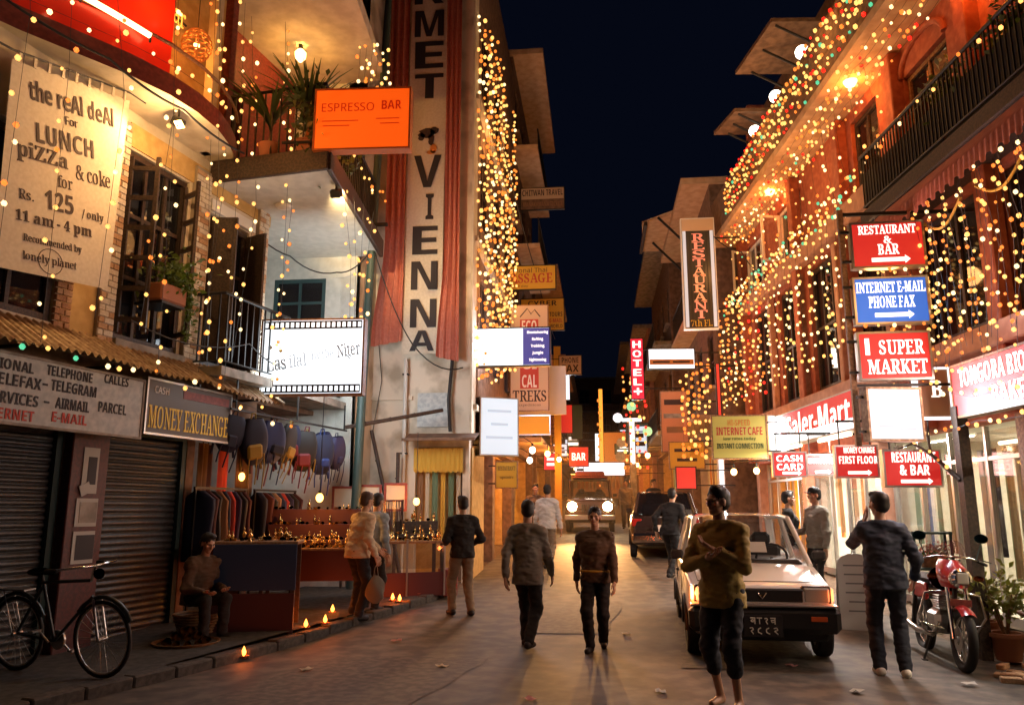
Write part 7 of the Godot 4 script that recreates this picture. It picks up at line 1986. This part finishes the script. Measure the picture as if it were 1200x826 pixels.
func cables():
	for c in [["drooping black cable under the curved balcony", L1, [Vector3(-3.2, 6.36, 0.5), Vector3(-2.0, 6.22, 0.85), Vector3(-0.9, 6.2, 0.9), Vector3(0.5, 6.3, 0.75)], 0.014, 0.05], ["cable looping along the loggia ceiling to the green pole", at(Vector3.ZERO), [Vector3(-5.4, 6.05, -11.0), Vector3(-5.2, 5.85, -12.6), Vector3(-4.6, 5.75, -13.3), Vector3(-3.98, 6.1, -13.25)], 0.012, 0.12], ["cable strung low in front of the cream house", L1, [Vector3(-1.2, 3.6, 0.7), Vector3(0.9, 3.75, 0.75), Vector3(2.4, 3.7, 0.7)], 0.008, 0.15], ["thick cable from the green pole across the banner's foot", at(Vector3.ZERO), [Vector3(-3.98, 6.4, -13.2), Vector3(-3.4, 4.6, -14.2), Vector3(-2.5, 4.2, -14.6)], 0.012, 0.2], ["bundle of cables hanging beside the grey panel", at(Vector3.ZERO), [Vector3(-2.72, 4.4, -14.68), Vector3(-2.78, 3.6, -14.66), Vector3(-2.74, 3.0, -14.66)], 0.035, 0.02], ["wire crossing the lower wall beside the drain pipe", at(Vector3.ZERO), [Vector3(-4.2, 4.9, -14.7), Vector3(-4.1, 4.0, -14.72), Vector3(-4.25, 3.0, -14.72)], 0.008, 0.0], ["cable running from the restaurant sign to the red house", at(Vector3.ZERO), [Vector3(2.9, 8.2, -19.0), Vector3(3.4, 7.4, -18.0), Vector3(3.6, 6.6, -17.0)], 0.012, 0.1], ["overhead wire stretched along the stall side", at(Vector3.ZERO), [Vector3(-1.9, 9.3, -15.0), Vector3(-1.75, 8.6, -23.0), Vector3(-1.6, 8.2, -31.0)], 0.012, 0.15]]:
		var o := thing("cable", c[0], "cable", c[1], "cables and wires along the houses")
		var line := []
		for k in c[2].size() - 1:
			for i in 7:
				var q := i / 7.0
				line.append(c[2][k].lerp(c[2][k + 1], q) + Vector3.DOWN * c[4] * 4 * q * (1 - q))
		line.append(c[2][-1])
		var b := MB.new()
		b.tube(line, c[3], 6)
		part(o, "wire", b, M.cable)

# ---------------------------------------------------------------- people
# surface nets over tapered capsules [a, b, ra, rb] joined by a smooth minimum of width k
func capsules(bones: Array, cell: float, k: float, wrinkle := 0.0, cut := Vector2(-9, 9)) -> MB:
	var lo := Vector3.ONE * 1e9
	var hi := -lo
	for q in bones:
		var r: float = maxf(q[2], q[3]) + k + cell * 2
		lo = lo.min(q[0] - Vector3.ONE * r).min(q[1] - Vector3.ONE * r)
		hi = hi.max(q[0] + Vector3.ONE * r).max(q[1] + Vector3.ONE * r)
	var nx := int((hi.x - lo.x) / cell) + 2
	var ny := int((hi.y - lo.y) / cell) + 2
	var nz := int((hi.z - lo.z) / cell) + 2
	var f := PackedFloat32Array()
	f.resize(nx * ny * nz)
	f.fill(1.0)
	for q in bones:
		var a: Vector3 = q[0]
		var ba: Vector3 = q[1] - a
		var r0: float = q[2]
		var dr: float = q[3] - r0
		var l2 := maxf(ba.length_squared(), 1e-9)
		var r := maxf(q[2], q[3]) + k + cell * 1.5
		var i0: Vector3 = ((q[0].min(q[1]) - Vector3.ONE * r - lo) / cell).floor()
		var i1: Vector3 = ((q[0].max(q[1]) + Vector3.ONE * r - lo) / cell).ceil()
		for z in range(maxi(0, int(i0.z)), mini(nz, int(i1.z) + 1)):
			for y in range(maxi(0, int(i0.y)), mini(ny, int(i1.y) + 1)):
				var row := (z * ny + y) * nx
				for x in range(maxi(0, int(i0.x)), mini(nx, int(i1.x) + 1)):
					var pa := lo + Vector3(x, y, z) * cell - a
					var h := clampf(pa.dot(ba) / l2, 0.0, 1.0)
					var d := (pa - ba * h).length() - r0 - dr * h
					var o := f[row + x]
					var m := maxf(k - absf(d - o), 0.0)
					f[row + x] = minf(d, o) - m * m * 0.25 / k
	if wrinkle > 0.0 or cut.x > -8 or cut.y < 8:
		var ns := FastNoiseLite.new()
		ns.seed = rng.randi() % 1000; ns.frequency = 7.0; ns.fractal_octaves = 2
		for z in nz:
			for y in ny:
				var row := (z * ny + y) * nx
				var py := lo.y + y * cell
				for x in nx:
					var d := f[row + x]
					if d > 0.05: continue
					if wrinkle > 0.0: d += wrinkle * ns.get_noise_3d(lo.x + x * cell, py * 1.7, lo.z + z * cell)
					f[row + x] = maxf(d, maxf(cut.x - py, py - cut.y))
	return nets(f, nx, ny, nz, lo, cell)
func nets(f: PackedFloat32Array, nx: int, ny: int, nz: int, lo: Vector3, cell: float) -> MB:
	var out := MB.new()
	var id := PackedInt32Array()
	id.resize(nx * ny * nz)
	id.fill(-1)
	var sx := 1
	var sy := nx
	var sz := nx * ny
	var offs := [0, 1, nx, nx + 1, sz, sz + 1, sz + nx, sz + nx + 1]
	var edges := [[0, 1], [2, 3], [4, 5], [6, 7], [0, 2], [1, 3], [4, 6], [5, 7], [0, 4], [1, 5], [2, 6], [3, 7]]
	for z in nz - 1:
		for y in ny - 1:
			for x in nx - 1:
				var i := (z * ny + y) * nx + x
				if f[i] > cell * 2.0 or f[i] < -cell * 2.0: continue
				var neg := 0
				for o in offs:
					if f[i + o] < 0.0: neg += 1
				if neg == 0 or neg == 8: continue
				var s := Vector3.ZERO
				var c := 0
				for e in edges:
					var a := f[i + offs[e[0]]]
					var b := f[i + offs[e[1]]]
					if (a < 0.0) != (b < 0.0):
						var t := a / (a - b)
						var pa := Vector3(e[0] & 1, (e[0] >> 1) & 1, e[0] >> 2)
						var pb := Vector3(e[1] & 1, (e[1] >> 1) & 1, e[1] >> 2)
						s += pa.lerp(pb, t); c += 1
				s /= c
				var gx := (f[i + 1] - f[i]) + (f[i + 1 + sy] - f[i + sy]) + (f[i + 1 + sz] - f[i + sz]) + (f[i + 1 + sy + sz] - f[i + sy + sz])
				var g_y := (f[i + sy] - f[i]) + (f[i + sy + 1] - f[i + 1]) + (f[i + sy + sz] - f[i + sz]) + (f[i + sy + sz + 1] - f[i + sz + 1])
				var gz := (f[i + sz] - f[i]) + (f[i + sz + 1] - f[i + 1]) + (f[i + sz + sy] - f[i + sy]) + (f[i + sz + sy + 1] - f[i + sy + 1])
				id[i] = out.vert(lo + (Vector3(x, y, z) + s) * cell, Vector3(gx, g_y, gz).normalized())
	for z in range(1, nz - 1):
		for y in range(1, ny - 1):
			for x in range(1, nx - 1):
				var i := (z * ny + y) * nx + x
				var a := f[i] < 0.0
				if absf(f[i]) > cell * 3.0: continue
				for ax in 3:
					var st: int = [sx, sy, sz][ax]
					if a == (f[i + st] < 0.0): continue
					var u: int = [sy, sz, sx][ax]
					var w: int = [sz, sx, sy][ax]
					var q := [id[i - u - w], id[i - w], id[i], id[i - u]]
					if q.has(-1): continue
					if a: out.ix.append_array([q[0], q[2], q[1], q[0], q[3], q[2]])
					else: out.ix.append_array([q[0], q[1], q[2], q[0], q[2], q[3]])
	return out
# smooth union (or carving, when the flag is negative) of ellipsoids [centre, radii, sign]
func ellipsoids(es: Array, cell: float, k: float) -> MB:
	var lo := Vector3.ONE * 1e9
	var hi := -lo
	for e in es:
		if e[2] > 0:
			lo = lo.min(e[0] - e[1] - Vector3.ONE * (cell * 3)); hi = hi.max(e[0] + e[1] + Vector3.ONE * (cell * 3))
	var nx := int((hi.x - lo.x) / cell) + 2
	var ny := int((hi.y - lo.y) / cell) + 2
	var nz := int((hi.z - lo.z) / cell) + 2
	var f := PackedFloat32Array()
	f.resize(nx * ny * nz)
	for z in nz:
		for y in ny:
			for x in nx:
				var p := lo + Vector3(x, y, z) * cell
				var d := 1.0
				for e in es:
					var r: Vector3 = e[1]
					var v: Vector3 = (p - e[0]) / r
					var g := (v.length() - 1.0) * minf(r.x, minf(r.y, r.z))
					if e[2] > 0:
						var m := maxf(k - absf(g - d), 0.0)
						d = minf(g, d) - m * m * 0.25 / k
					else:
						var m := maxf(k - absf(-g - d), 0.0)
						d = maxf(-g, d) + m * m * 0.25 / k
				f[(z * ny + y) * nx + x] = d
	return nets(f, nx, ny, nz, lo, cell)
var HEAD: MB
var HAIR: MB
var LONG_HAIR: MB
var CAP: MB
var HAND: MB
var EYES: MB
func heads():
	# head: origin at the middle of the skull's height, y up, face to +z; 0.235 tall
	HEAD = ellipsoids([[Vector3(0, 0.03, -0.012), Vector3(0.073, 0.088, 0.092), 1], [Vector3(0, -0.035, 0.02), Vector3(0.056, 0.078, 0.066), 1], [Vector3(0, -0.088, 0.055), Vector3(0.026, 0.022, 0.024), 1], [Vector3(0, 0.022, 0.072), Vector3(0.05, 0.012, 0.014), 1], [Vector3(0, -0.012, 0.092), Vector3(0.009, 0.024, 0.014), 1], [Vector3(0, -0.028, 0.098), Vector3(0.015, 0.01, 0.013), 1], [Vector3(0, -0.062, 0.078), Vector3(0.022, 0.009, 0.012), 1], [Vector3(0.076, -0.008, -0.008), Vector3(0.009, 0.03, 0.018), 1], [Vector3(-0.076, -0.008, -0.008), Vector3(0.009, 0.03, 0.018), 1], [Vector3(0.045, -0.018, 0.058), Vector3(0.02, 0.02, 0.02), 1], [Vector3(-0.045, -0.018, 0.058), Vector3(0.02, 0.02, 0.02), 1], [Vector3(0.03, 0.004, 0.094), Vector3(0.014, 0.008, 0.012), -1], [Vector3(-0.03, 0.004, 0.094), Vector3(0.014, 0.008, 0.012), -1], [Vector3(0, -0.062, 0.094), Vector3(0.022, 0.0025, 0.01), -1]], 0.007, 0.014)
	HAIR = ellipsoids([[Vector3(0, 0.045, -0.022), Vector3(0.082, 0.09, 0.098), 1], [Vector3(0, -0.005, -0.045), Vector3(0.075, 0.075, 0.07), 1], [Vector3(0.02, 0.105, 0.03), Vector3(0.05, 0.03, 0.05), 1], [Vector3(0, -0.05, 0.085), Vector3(0.07, 0.105, 0.06), -1], [Vector3(0.09, -0.04, 0.02), Vector3(0.03, 0.06, 0.045), -1], [Vector3(-0.09, -0.04, 0.02), Vector3(0.03, 0.06, 0.045), -1]], 0.008, 0.012)
	var hn := FastNoiseLite.new()
	hn.seed = 4; hn.frequency = 28.0; hn.fractal_octaves = 2
	for k in HAIR.v.size(): HAIR.v[k] += HAIR.n[k] * (0.009 * hn.get_noise_3d(HAIR.v[k].x * 1.6, HAIR.v[k].y * 0.7, HAIR.v[k].z * 1.6))
	CAP = ellipsoids([[Vector3(0, 0.07, -0.01), Vector3(0.084, 0.07, 0.1), 1], [Vector3(0, 0.045, 0.11), Vector3(0.062, 0.01, 0.06), 1], [Vector3(0, -0.06, 0), Vector3(0.2, 0.09, 0.09), -1]], 0.008, 0.01)
	EYES = MB.new()
	for s in [-1, 1]:
		EYES.ball(Vector3(s * 0.03, 0.003, 0.0775), Vector3(0.009, 0.005, 0.006), 5, 8)
		EYES.box(Vector3(s * 0.031, 0.023, 0.083), Vector3(0.027, 0.004, 0.006), Basis(Vector3.BACK, -s * 0.12))
	# right hand: wrist at the origin, fingers along -y, palm facing +x (towards the thigh), thumb to +z
	var bn := []
	for k in 4: bn.append([Vector3(0, -0.012, -0.024 + k * 0.016), Vector3(0.004, -0.088, -0.033 + k * 0.021), 0.014, 0.0115])
	var ln := [0.058, 0.07, 0.076, 0.068]
	for k in 4:
		var a := Vector3(0.004, -0.088, -0.033 + k * 0.021)
		var m: Vector3 = a + Vector3(0.012, -0.52 * ln[k], 0.002 * (k - 1.5))
		var e: Vector3 = m + Vector3(0.024, -0.42 * ln[k], 0.001)
		bn.append([a, m, 0.0098, 0.0088]); bn.append([m, e, 0.0088, 0.0076])
	bn.append([Vector3(0.006, -0.025, 0.022), Vector3(0.018, -0.06, 0.052), 0.0135, 0.0115])
	bn.append([Vector3(0.018, -0.06, 0.052), Vector3(0.026, -0.098, 0.058), 0.0105, 0.0085])
	bn.append([Vector3(0, 0.02, 0), Vector3(0, -0.02, 0), 0.022, 0.024])
	HAND = capsules(bn, 0.005, 0.006)
func elbow(a: Vector3, b: Vector3, l1: float, l2: float, pole: Vector3) -> Vector3:
	var d := b - a
	var ln := minf(d.length(), (l1 + l2) * 0.995)
	d = d.normalized()
	var x := (l1 * l1 - l2 * l2 + ln * ln) / (2 * ln)
	var h := sqrt(maxf(l1 * l1 - x * x, 0.0))
	var p := (pole - d * pole.dot(d)).normalized()
	return a + d * x + p * h
# facing +z; o: h height, hands and feet as offsets, colours as material keys
func person(label: String, p: Vector3, turn: float, o: Dictionary):
	var s: float = o.get("h", 1.7) / 1.72
	var t := thing("person", label, "person", at(p, turn))
	var cell: float = o.get("cell", 0.018)
	var lean: Vector3 = o.get("lean", Vector3.ZERO)
	var hip: Vector3 = Vector3(0, 0.92, 0) + o.get("hip", Vector3.ZERO)
	var nb: Vector3 = hip + Vector3(0, 0.5, -0.01) + lean            # neck base
	var chest: Vector3 = hip + Vector3(0, 0.32, 0.01) + lean * 0.6
	var hc: Vector3 = nb + Vector3(0, 0.19, 0.025) + lean * 0.3 + o.get("head", Vector3.ZERO)   # head centre
	var tw: float = o.get("twist", 0.0)
	var L := {}
	for q in [-1, 1]:
		var sh: Vector3 = nb + Basis(Vector3.UP, tw) * Vector3(q * 0.175, -0.06, 0.0)
		var hd: Vector3 = hip + o.get("hand_r" if q < 0 else "hand_l", Vector3(q * 0.27, -0.1, 0.06))
		var el := elbow(sh, hd, 0.29, 0.26, o.get("pole_r" if q < 0 else "pole_l", Vector3(q * 0.5, -0.3, -1)))
		if (hd - el).length() > 0.262: hd = el + (hd - el).normalized() * 0.26
		var hj: Vector3 = hip + Vector3(q * 0.085, -0.04, 0)
		var ft: Vector3 = o.get("foot_r" if q < 0 else "foot_l", Vector3(q * 0.1, 0, 0)) + Vector3(0, 0.085, -0.02)
		var kn := elbow(hj, ft, 0.42, 0.41, Vector3(q * 0.12, 0, 1))
		L[q] = [sh, el, hd, hj, kn, ft]
	var S := func(v): return v * s
	var fix := func(bones):
		var r := []
		for b in bones: r.append([b[0] * s, b[1] * s, b[2] * s, b[3] * s])
		return r
	var fat: float = o.get("fat", 1.0)
	var torso := func(e):
		var r := [[hip + Vector3(0, 0.0, 0), chest, 0.115 * fat + e, 0.125 + e], [chest, nb + Vector3(0, -0.06, 0), 0.12 + e, 0.075 + e]]
		for q in [-1, 1]:
			r.append([hip + Vector3(q * 0.06, 0.02, 0), chest + Vector3(q * 0.065, 0, 0), 0.1 * fat + e, 0.105 + e])
			r.append([chest + Vector3(q * 0.065, 0.02, 0), L[q][0] + Vector3(-q * 0.03, 0, 0), 0.1 + e, 0.062 + e])
			r.append([nb + Vector3(0, 0.015, -0.01), L[q][0], 0.05 + e, 0.056 + e])
		return r
	# body: one continuous skin
	var bones: Array = torso.call(-0.02)
	for q in [-1, 1]:
		bones.append([L[q][0], L[q][1], 0.046, 0.037]); bones.append([L[q][1], L[q][2], 0.036, 0.024])
		bones.append([L[q][3], L[q][4], 0.066, 0.042]); bones.append([L[q][4], L[q][5], 0.043, 0.032])
		bones.append([L[q][4].lerp(L[q][5], 0.12) + Vector3(0, 0, -0.02), L[q][4].lerp(L[q][5], 0.5) + Vector3(0, 0, -0.015), 0.046, 0.03])
		bones.append([L[q][5] + Vector3(0, -0.045, -0.02), L[q][5] + Vector3(q * 0.02, -0.055, 0.13), 0.036, 0.028])
	bones.append([nb + Vector3(0, -0.03, 0), hc + Vector3(0, -0.08, -0.015), 0.055, 0.05])
	var body := capsules(fix.call(bones), cell, 0.03)
	var hb := Basis(Vector3.UP, o.get("look", 0.0)) * Basis(Vector3.RIGHT, o.get("nod", 0.0))
	var hx := Transform3D(hb.scaled(Vector3.ONE * s), hc * s)
	body.add(HEAD, hx)
	for q in [-1, 1]:
		var d: Vector3 = (L[q][2] - L[q][1]).normalized()
		var fwd: Vector3 = (Vector3(0, 0, 1) - d * d.z)
		if fwd.length() < 0.2: fwd = Vector3(0, 1, 0) - d * d.y
		fwd = fwd.normalized()
		var bs := Basis((-d).cross(fwd), -d, fwd)
		if q > 0: bs = Basis(-bs.x, bs.y, bs.z)     # mirrored for the left
		body.add(HAND, Transform3D(bs.scaled_local(Vector3.ONE * s) if false else Basis(bs.x * s, bs.y * s, bs.z * s), L[q][2] * s))
	part(t, "body", body, M[o.get("skin", "skin")])
	# clothes
	bones = torso.call(0.014)
	var sl: float = o.get("sleeve", 0.92)
	for q in [-1, 1]:
		bones.append([L[q][0], L[q][1], 0.066, 0.056])
		if sl > 0: bones.append([L[q][1], L[q][1].lerp(L[q][2], sl), 0.056, 0.044])
	var hem: float = o.get("hem", -0.06)
	if hem < -0.02: for q in [-1, 1]: bones.append([hip + Vector3(q * 0.05, 0, 0), hip + Vector3(q * 0.055, hem, 0), 0.134 * fat, 0.138 * fat])
	part(t, o.get("top", "shirt"), capsules(fix.call(bones), cell * 0.85, 0.035, 0.017, Vector2((hip.y + hem - 0.03) * s, (nb.y + 0.045) * s)), M[o.shirt])
	bones = [[hip + Vector3(-0.045, 0.03, 0), hip + Vector3(0.045, 0.03, 0), 0.108 * fat, 0.108 * fat]]
	var leg: float = o.get("leg", 0.97)
	for q in [-1, 1]:
		bones.append([L[q][3] + Vector3(0, 0.02, 0), L[q][4], 0.1, 0.072])
		bones.append([L[q][4], L[q][4].lerp(L[q][5], leg), 0.074, 0.062])
	part(t, "trousers", capsules(fix.call(bones), cell * 0.85, 0.025, 0.013, Vector2(0.03, (hip.y + 0.11) * s)), M[o.trousers])
	if not o.get("barefoot", false):
		bones = []
		for q in [-1, 1]:
			bones.append([L[q][5] + Vector3(0, -0.035, -0.035), L[q][5] + Vector3(q * 0.02, -0.045, 0.13), 0.045, 0.036])
			bones.append([L[q][5] + Vector3(0, 0.0, 0), L[q][5] + Vector3(0, -0.03, 0), 0.042, 0.045])
		part(t, "shoes", capsules(fix.call(bones), cell * 0.7, 0.015, 0.0, Vector2(0.004, 9)), M[o.get("shoes", "black")])
	var hr := MB.new()
	hr.add(HAIR, hx)
	part(t, "hair", hr, M[o.get("hair", "hair")])
	if o.get("cap", ""):
		var cp := MB.new()
		cp.add(CAP, hx)
		part(t, "cap", cp, M[o.cap])
	var ey := MB.new()
	ey.add(EYES, hx)
	part(t, "eyes", ey, M.hair)
	return t
func people():
	rng.seed = 5
	mat("skin", Color(0.42, 0.23, 0.14), 0.5)
	mat("skin_fair", Color(0.5, 0.29, 0.19), 0.55)
	for k in ["skin", "skin_fair"]:
		M[k].subsurf_scatter_enabled = true; M[k].subsurf_scatter_strength = 0.15
	mat("hair", Color(0.012, 0.01, 0.009), 0.55)
	mat("hair_brown", Color(0.06, 0.03, 0.018), 0.6)
	for c in [["shirt_white", Color(0.6, 0.5, 0.36)], ["shirt_blue", Color(0.27, 0.34, 0.4)], ["denim", Color(0.035, 0.045, 0.07)], ["jeans", Color(0.02, 0.024, 0.038)], ["khaki", Color(0.34, 0.25, 0.07)], ["navy_cloth", Color(0.012, 0.013, 0.02)], ["brown_cloth", Color(0.1, 0.06, 0.035)], ["grey_cloth", Color(0.2, 0.19, 0.16)], ["tan_cloth", Color(0.22, 0.16, 0.1)], ["black_cloth", Color(0.012, 0.011, 0.011)], ["shirt_pale", Color(0.5, 0.48, 0.44)], ["rust_cloth", Color(0.2, 0.075, 0.03)]]:
		mottled(c[0], c[1] * 0.9, c[1] * 1.1, 0.2, 0.88, 0.02, 0.06, 4)
	heads()
	# the man in khaki in front of the hatchback
	person("man in a khaki shirt and dark cropped trousers, arms folded, before the white hatchback", Vector3(1.0, 0.02, -6.95), -30, {"h": 1.74, "cell": 0.014, "shirt": "khaki", "trousers": "navy_cloth", "leg": 0.45, "barefoot": true, "look": -0.45, "hand_l": Vector3(0.03, 0.31, 0.2), "hand_r": Vector3(-0.02, 0.25, 0.2), "pole_l": Vector3(1.0, -1.0, -0.1), "pole_r": Vector3(-1.0, -1.0, -0.1), "sleeve": 0.8, "hem": -0.12, "foot_l": Vector3(0.1, 0, 0.04), "foot_r": Vector3(-0.09, 0, -0.06)})
	person("man in dark denim jacket and jeans seen from behind next to the motorbike", Vector3(2.78, 0.01, -8.4), 172, {"h": 1.73, "cell": 0.014, "shirt": "denim", "top": "jacket", "trousers": "jeans", "shoes": "white_shoe" if M.has("white_shoe") else "white_paint", "hand_r": Vector3(-0.28, -0.02, 0.1), "hand_l": Vector3(0.13, 0.52, 0.14), "pole_l": Vector3(0.5, -1.0, 0.2), "look": 0.5, "foot_l": Vector3(0.11, 0, 0.03), "foot_r": Vector3(-0.1, 0, -0.03), "fat": 1.08, "hem": -0.08})
	person("man in a cream white shirt and dark trousers leaning over the stalls", Vector3(-3.26, 0.12, -10.75), 140, {"h": 1.7, "cell": 0.015, "shirt": "shirt_white", "trousers": "navy_cloth", "skin": "skin_fair", "hair": "hair_brown", "lean": Vector3(0, -0.02, 0.09), "nod": 0.25, "hand_l": Vector3(0.1, 0.0, 0.42), "hand_r": Vector3(-0.28, -0.06, 0.12), "fat": 1.08, "foot_l": Vector3(0.12, 0, 0.06)})
	person("person in a pale blue shirt half hidden behind the white-shirted man", Vector3(-3.22, 0.16, -11.35), 150, {"h": 1.64, "cell": 0.018, "shirt": "shirt_blue", "trousers": "black_cloth", "lean": Vector3(0, -0.01, 0.06), "nod": 0.2, "hand_l": Vector3(0.16, 0.1, 0.3)})
	person("walker in grey-brown top and dark trousers crossing left of the street's middle", Vector3(-0.83, 0.03, -9.45), 168, {"h": 1.66, "cell": 0.016, "shirt": "grey_cloth", "trousers": "black_cloth", "foot_l": Vector3(0.07, 0.0, 0.16), "foot_r": Vector3(-0.07, 0.03, -0.2), "hip": Vector3(0, -0.02, 0), "hand_l": Vector3(0.24, -0.08, -0.12), "hand_r": Vector3(-0.24, -0.06, 0.2), "look": 0.2, "hem": -0.14})
	person("walker in a brown top with yellow waist band in the middle of the street", Vector3(-0.05, 0.03, -9.35), -8, {"h": 1.58, "cell": 0.016, "shirt": "brown_cloth", "trousers": "black_cloth", "foot_l": Vector3(0.06, 0.02, -0.14), "foot_r": Vector3(-0.06, 0, 0.16), "hip": Vector3(0, -0.02, 0), "hand_l": Vector3(0.25, -0.08, 0.18), "hand_r": Vector3(-0.25, -0.08, -0.08)})
	var belt := get_child(get_child_count() - 1)
	var bb := MB.new()
	var ring := []
	for k in 21: ring.append(Vector3(cos(TAU * k / 20) * 0.168, 0.87, sin(TAU * k / 20) * 0.128))
	bb.tube(ring, 0.014, 6, false)
	part(belt, "waist_band", bb, M.cloth_yellow)
	person("person in a dark top and light brown trousers standing by the end of the stalls", Vector3(-1.93, gy(-11.3) + 0.02, -11.4), -150, {"h": 1.62, "cell": 0.018, "shirt": "black_cloth", "trousers": "tan_cloth", "hand_l": Vector3(0.2, 0.12, 0.2), "hand_r": Vector3(-0.22, 0.1, 0.18), "foot_l": Vector3(0.12, 0, 0.1), "foot_r": Vector3(-0.1, 0, -0.1)})
	person("dark clothed person sitting low beside the stall counter", Vector3(-4.62, 0.1, -9.2), 60, {"h": 1.62, "cell": 0.018, "shirt": "brown_cloth", "trousers": "black_cloth", "hip": Vector3(0, -0.42, -0.15), "foot_l": Vector3(0.12, 0, 0.28), "foot_r": Vector3(-0.12, 0, 0.26), "lean": Vector3(0, -0.03, 0.12), "hand_l": Vector3(0.14, 0.1, 0.36), "hand_r": Vector3(-0.14, 0.08, 0.36), "nod": 0.3})
	person("person in black walking between the dark saloon and the hatchback", Vector3(1.3, gy(-15.2) + 0.03, -15.2), 150, {"h": 1.68, "cell": 0.02, "shirt": "black_cloth", "trousers": "black_cloth", "foot_l": Vector3(0.07, 0, 0.2), "foot_r": Vector3(-0.07, 0.04, -0.22), "hip": Vector3(0, -0.03, 0), "lean": Vector3(0, -0.02, 0.12), "hand_l": Vector3(0.24, -0.02, -0.1), "hand_r": Vector3(-0.24, 0.05, 0.25)})
	person("man in a cap and grey shirt standing at the mart entrance", Vector3(3.25, gy(-12.6) + 0.02, -12.6), -70, {"h": 1.7, "cell": 0.018, "shirt": "grey_cloth", "trousers": "black_cloth", "cap": "black_cloth", "hand_r": Vector3(-0.2, 0.12, 0.25)})
	person("dark jacketed person facing the capped man at the mart", Vector3(2.92, gy(-12.8) + 0.02, -12.9), 80, {"h": 1.64, "cell": 0.02, "shirt": "black_cloth", "trousers": "black_cloth", "hand_l": Vector3(0.2, 0.15, 0.2)})
	person("man in a pale shirt walking away farther up the street", Vector3(-1.05, gy(-16.5) + 0.02, -16.6), 175, {"h": 1.7, "cell": 0.02, "shirt": "shirt_pale", "trousers": "tan_cloth", "foot_l": Vector3(0.07, 0, 0.16), "foot_r": Vector3(-0.07, 0.02, -0.18), "hip": Vector3(0, -0.02, 0)})
	person("person in dark clothes behind the pale-shirted walker", Vector3(-1.5, gy(-19.0) + 0.02, -19.2), 10, {"h": 1.66, "cell": 0.022, "shirt": "brown_cloth", "trousers": "black_cloth"})
	person("small distant person in black near the neon column", Vector3(1.7, gy(-25.0) + 0.02, -25.2), 20, {"h": 1.68, "cell": 0.024, "shirt": "black_cloth", "trousers": "jeans"})
	person("small distant person in tan near the jeep", Vector3(0.95, gy(-28.0) + 0.02, -28.2), 0, {"h": 1.66, "cell": 0.024, "shirt": "tan_cloth", "trousers": "brown_cloth"})
	# bags people carry
	var pb := thing("plastic_bag", "pale plastic bag hanging from the white-shirted man's hand", "bag", at(Vector3(-2.96, 0.38, -10.64), 20))
	var rows := []
	for i in 8:
		var q := i / 7.0
		var row := []
		for k in 15:
			var a := TAU * k / 14
			var r: float = [0.03, 0.08, 0.11, 0.12, 0.125, 0.12, 0.1, 0.03][i] * (1.0 + 0.12 * sin(a * 3 + i))
			row.append(Vector3(cos(a) * r, 0.34 - 0.36 * q, sin(a) * r * 0.45))
		rows.append(row)
	var gb := MB.new()
	gb.grid(rows)
	part(pb, "sack", gb, M.grey_cloth)
	gb = MB.new()
	for s2 in [-1, 1]: gb.tube([Vector3(s2 * 0.03, 0.33, 0), Vector3(s2 * 0.015, 0.44, 0), Vector3(0, 0.47, 0)], 0.006, 5)
	part(pb, "handle", gb, M.grey_cloth)
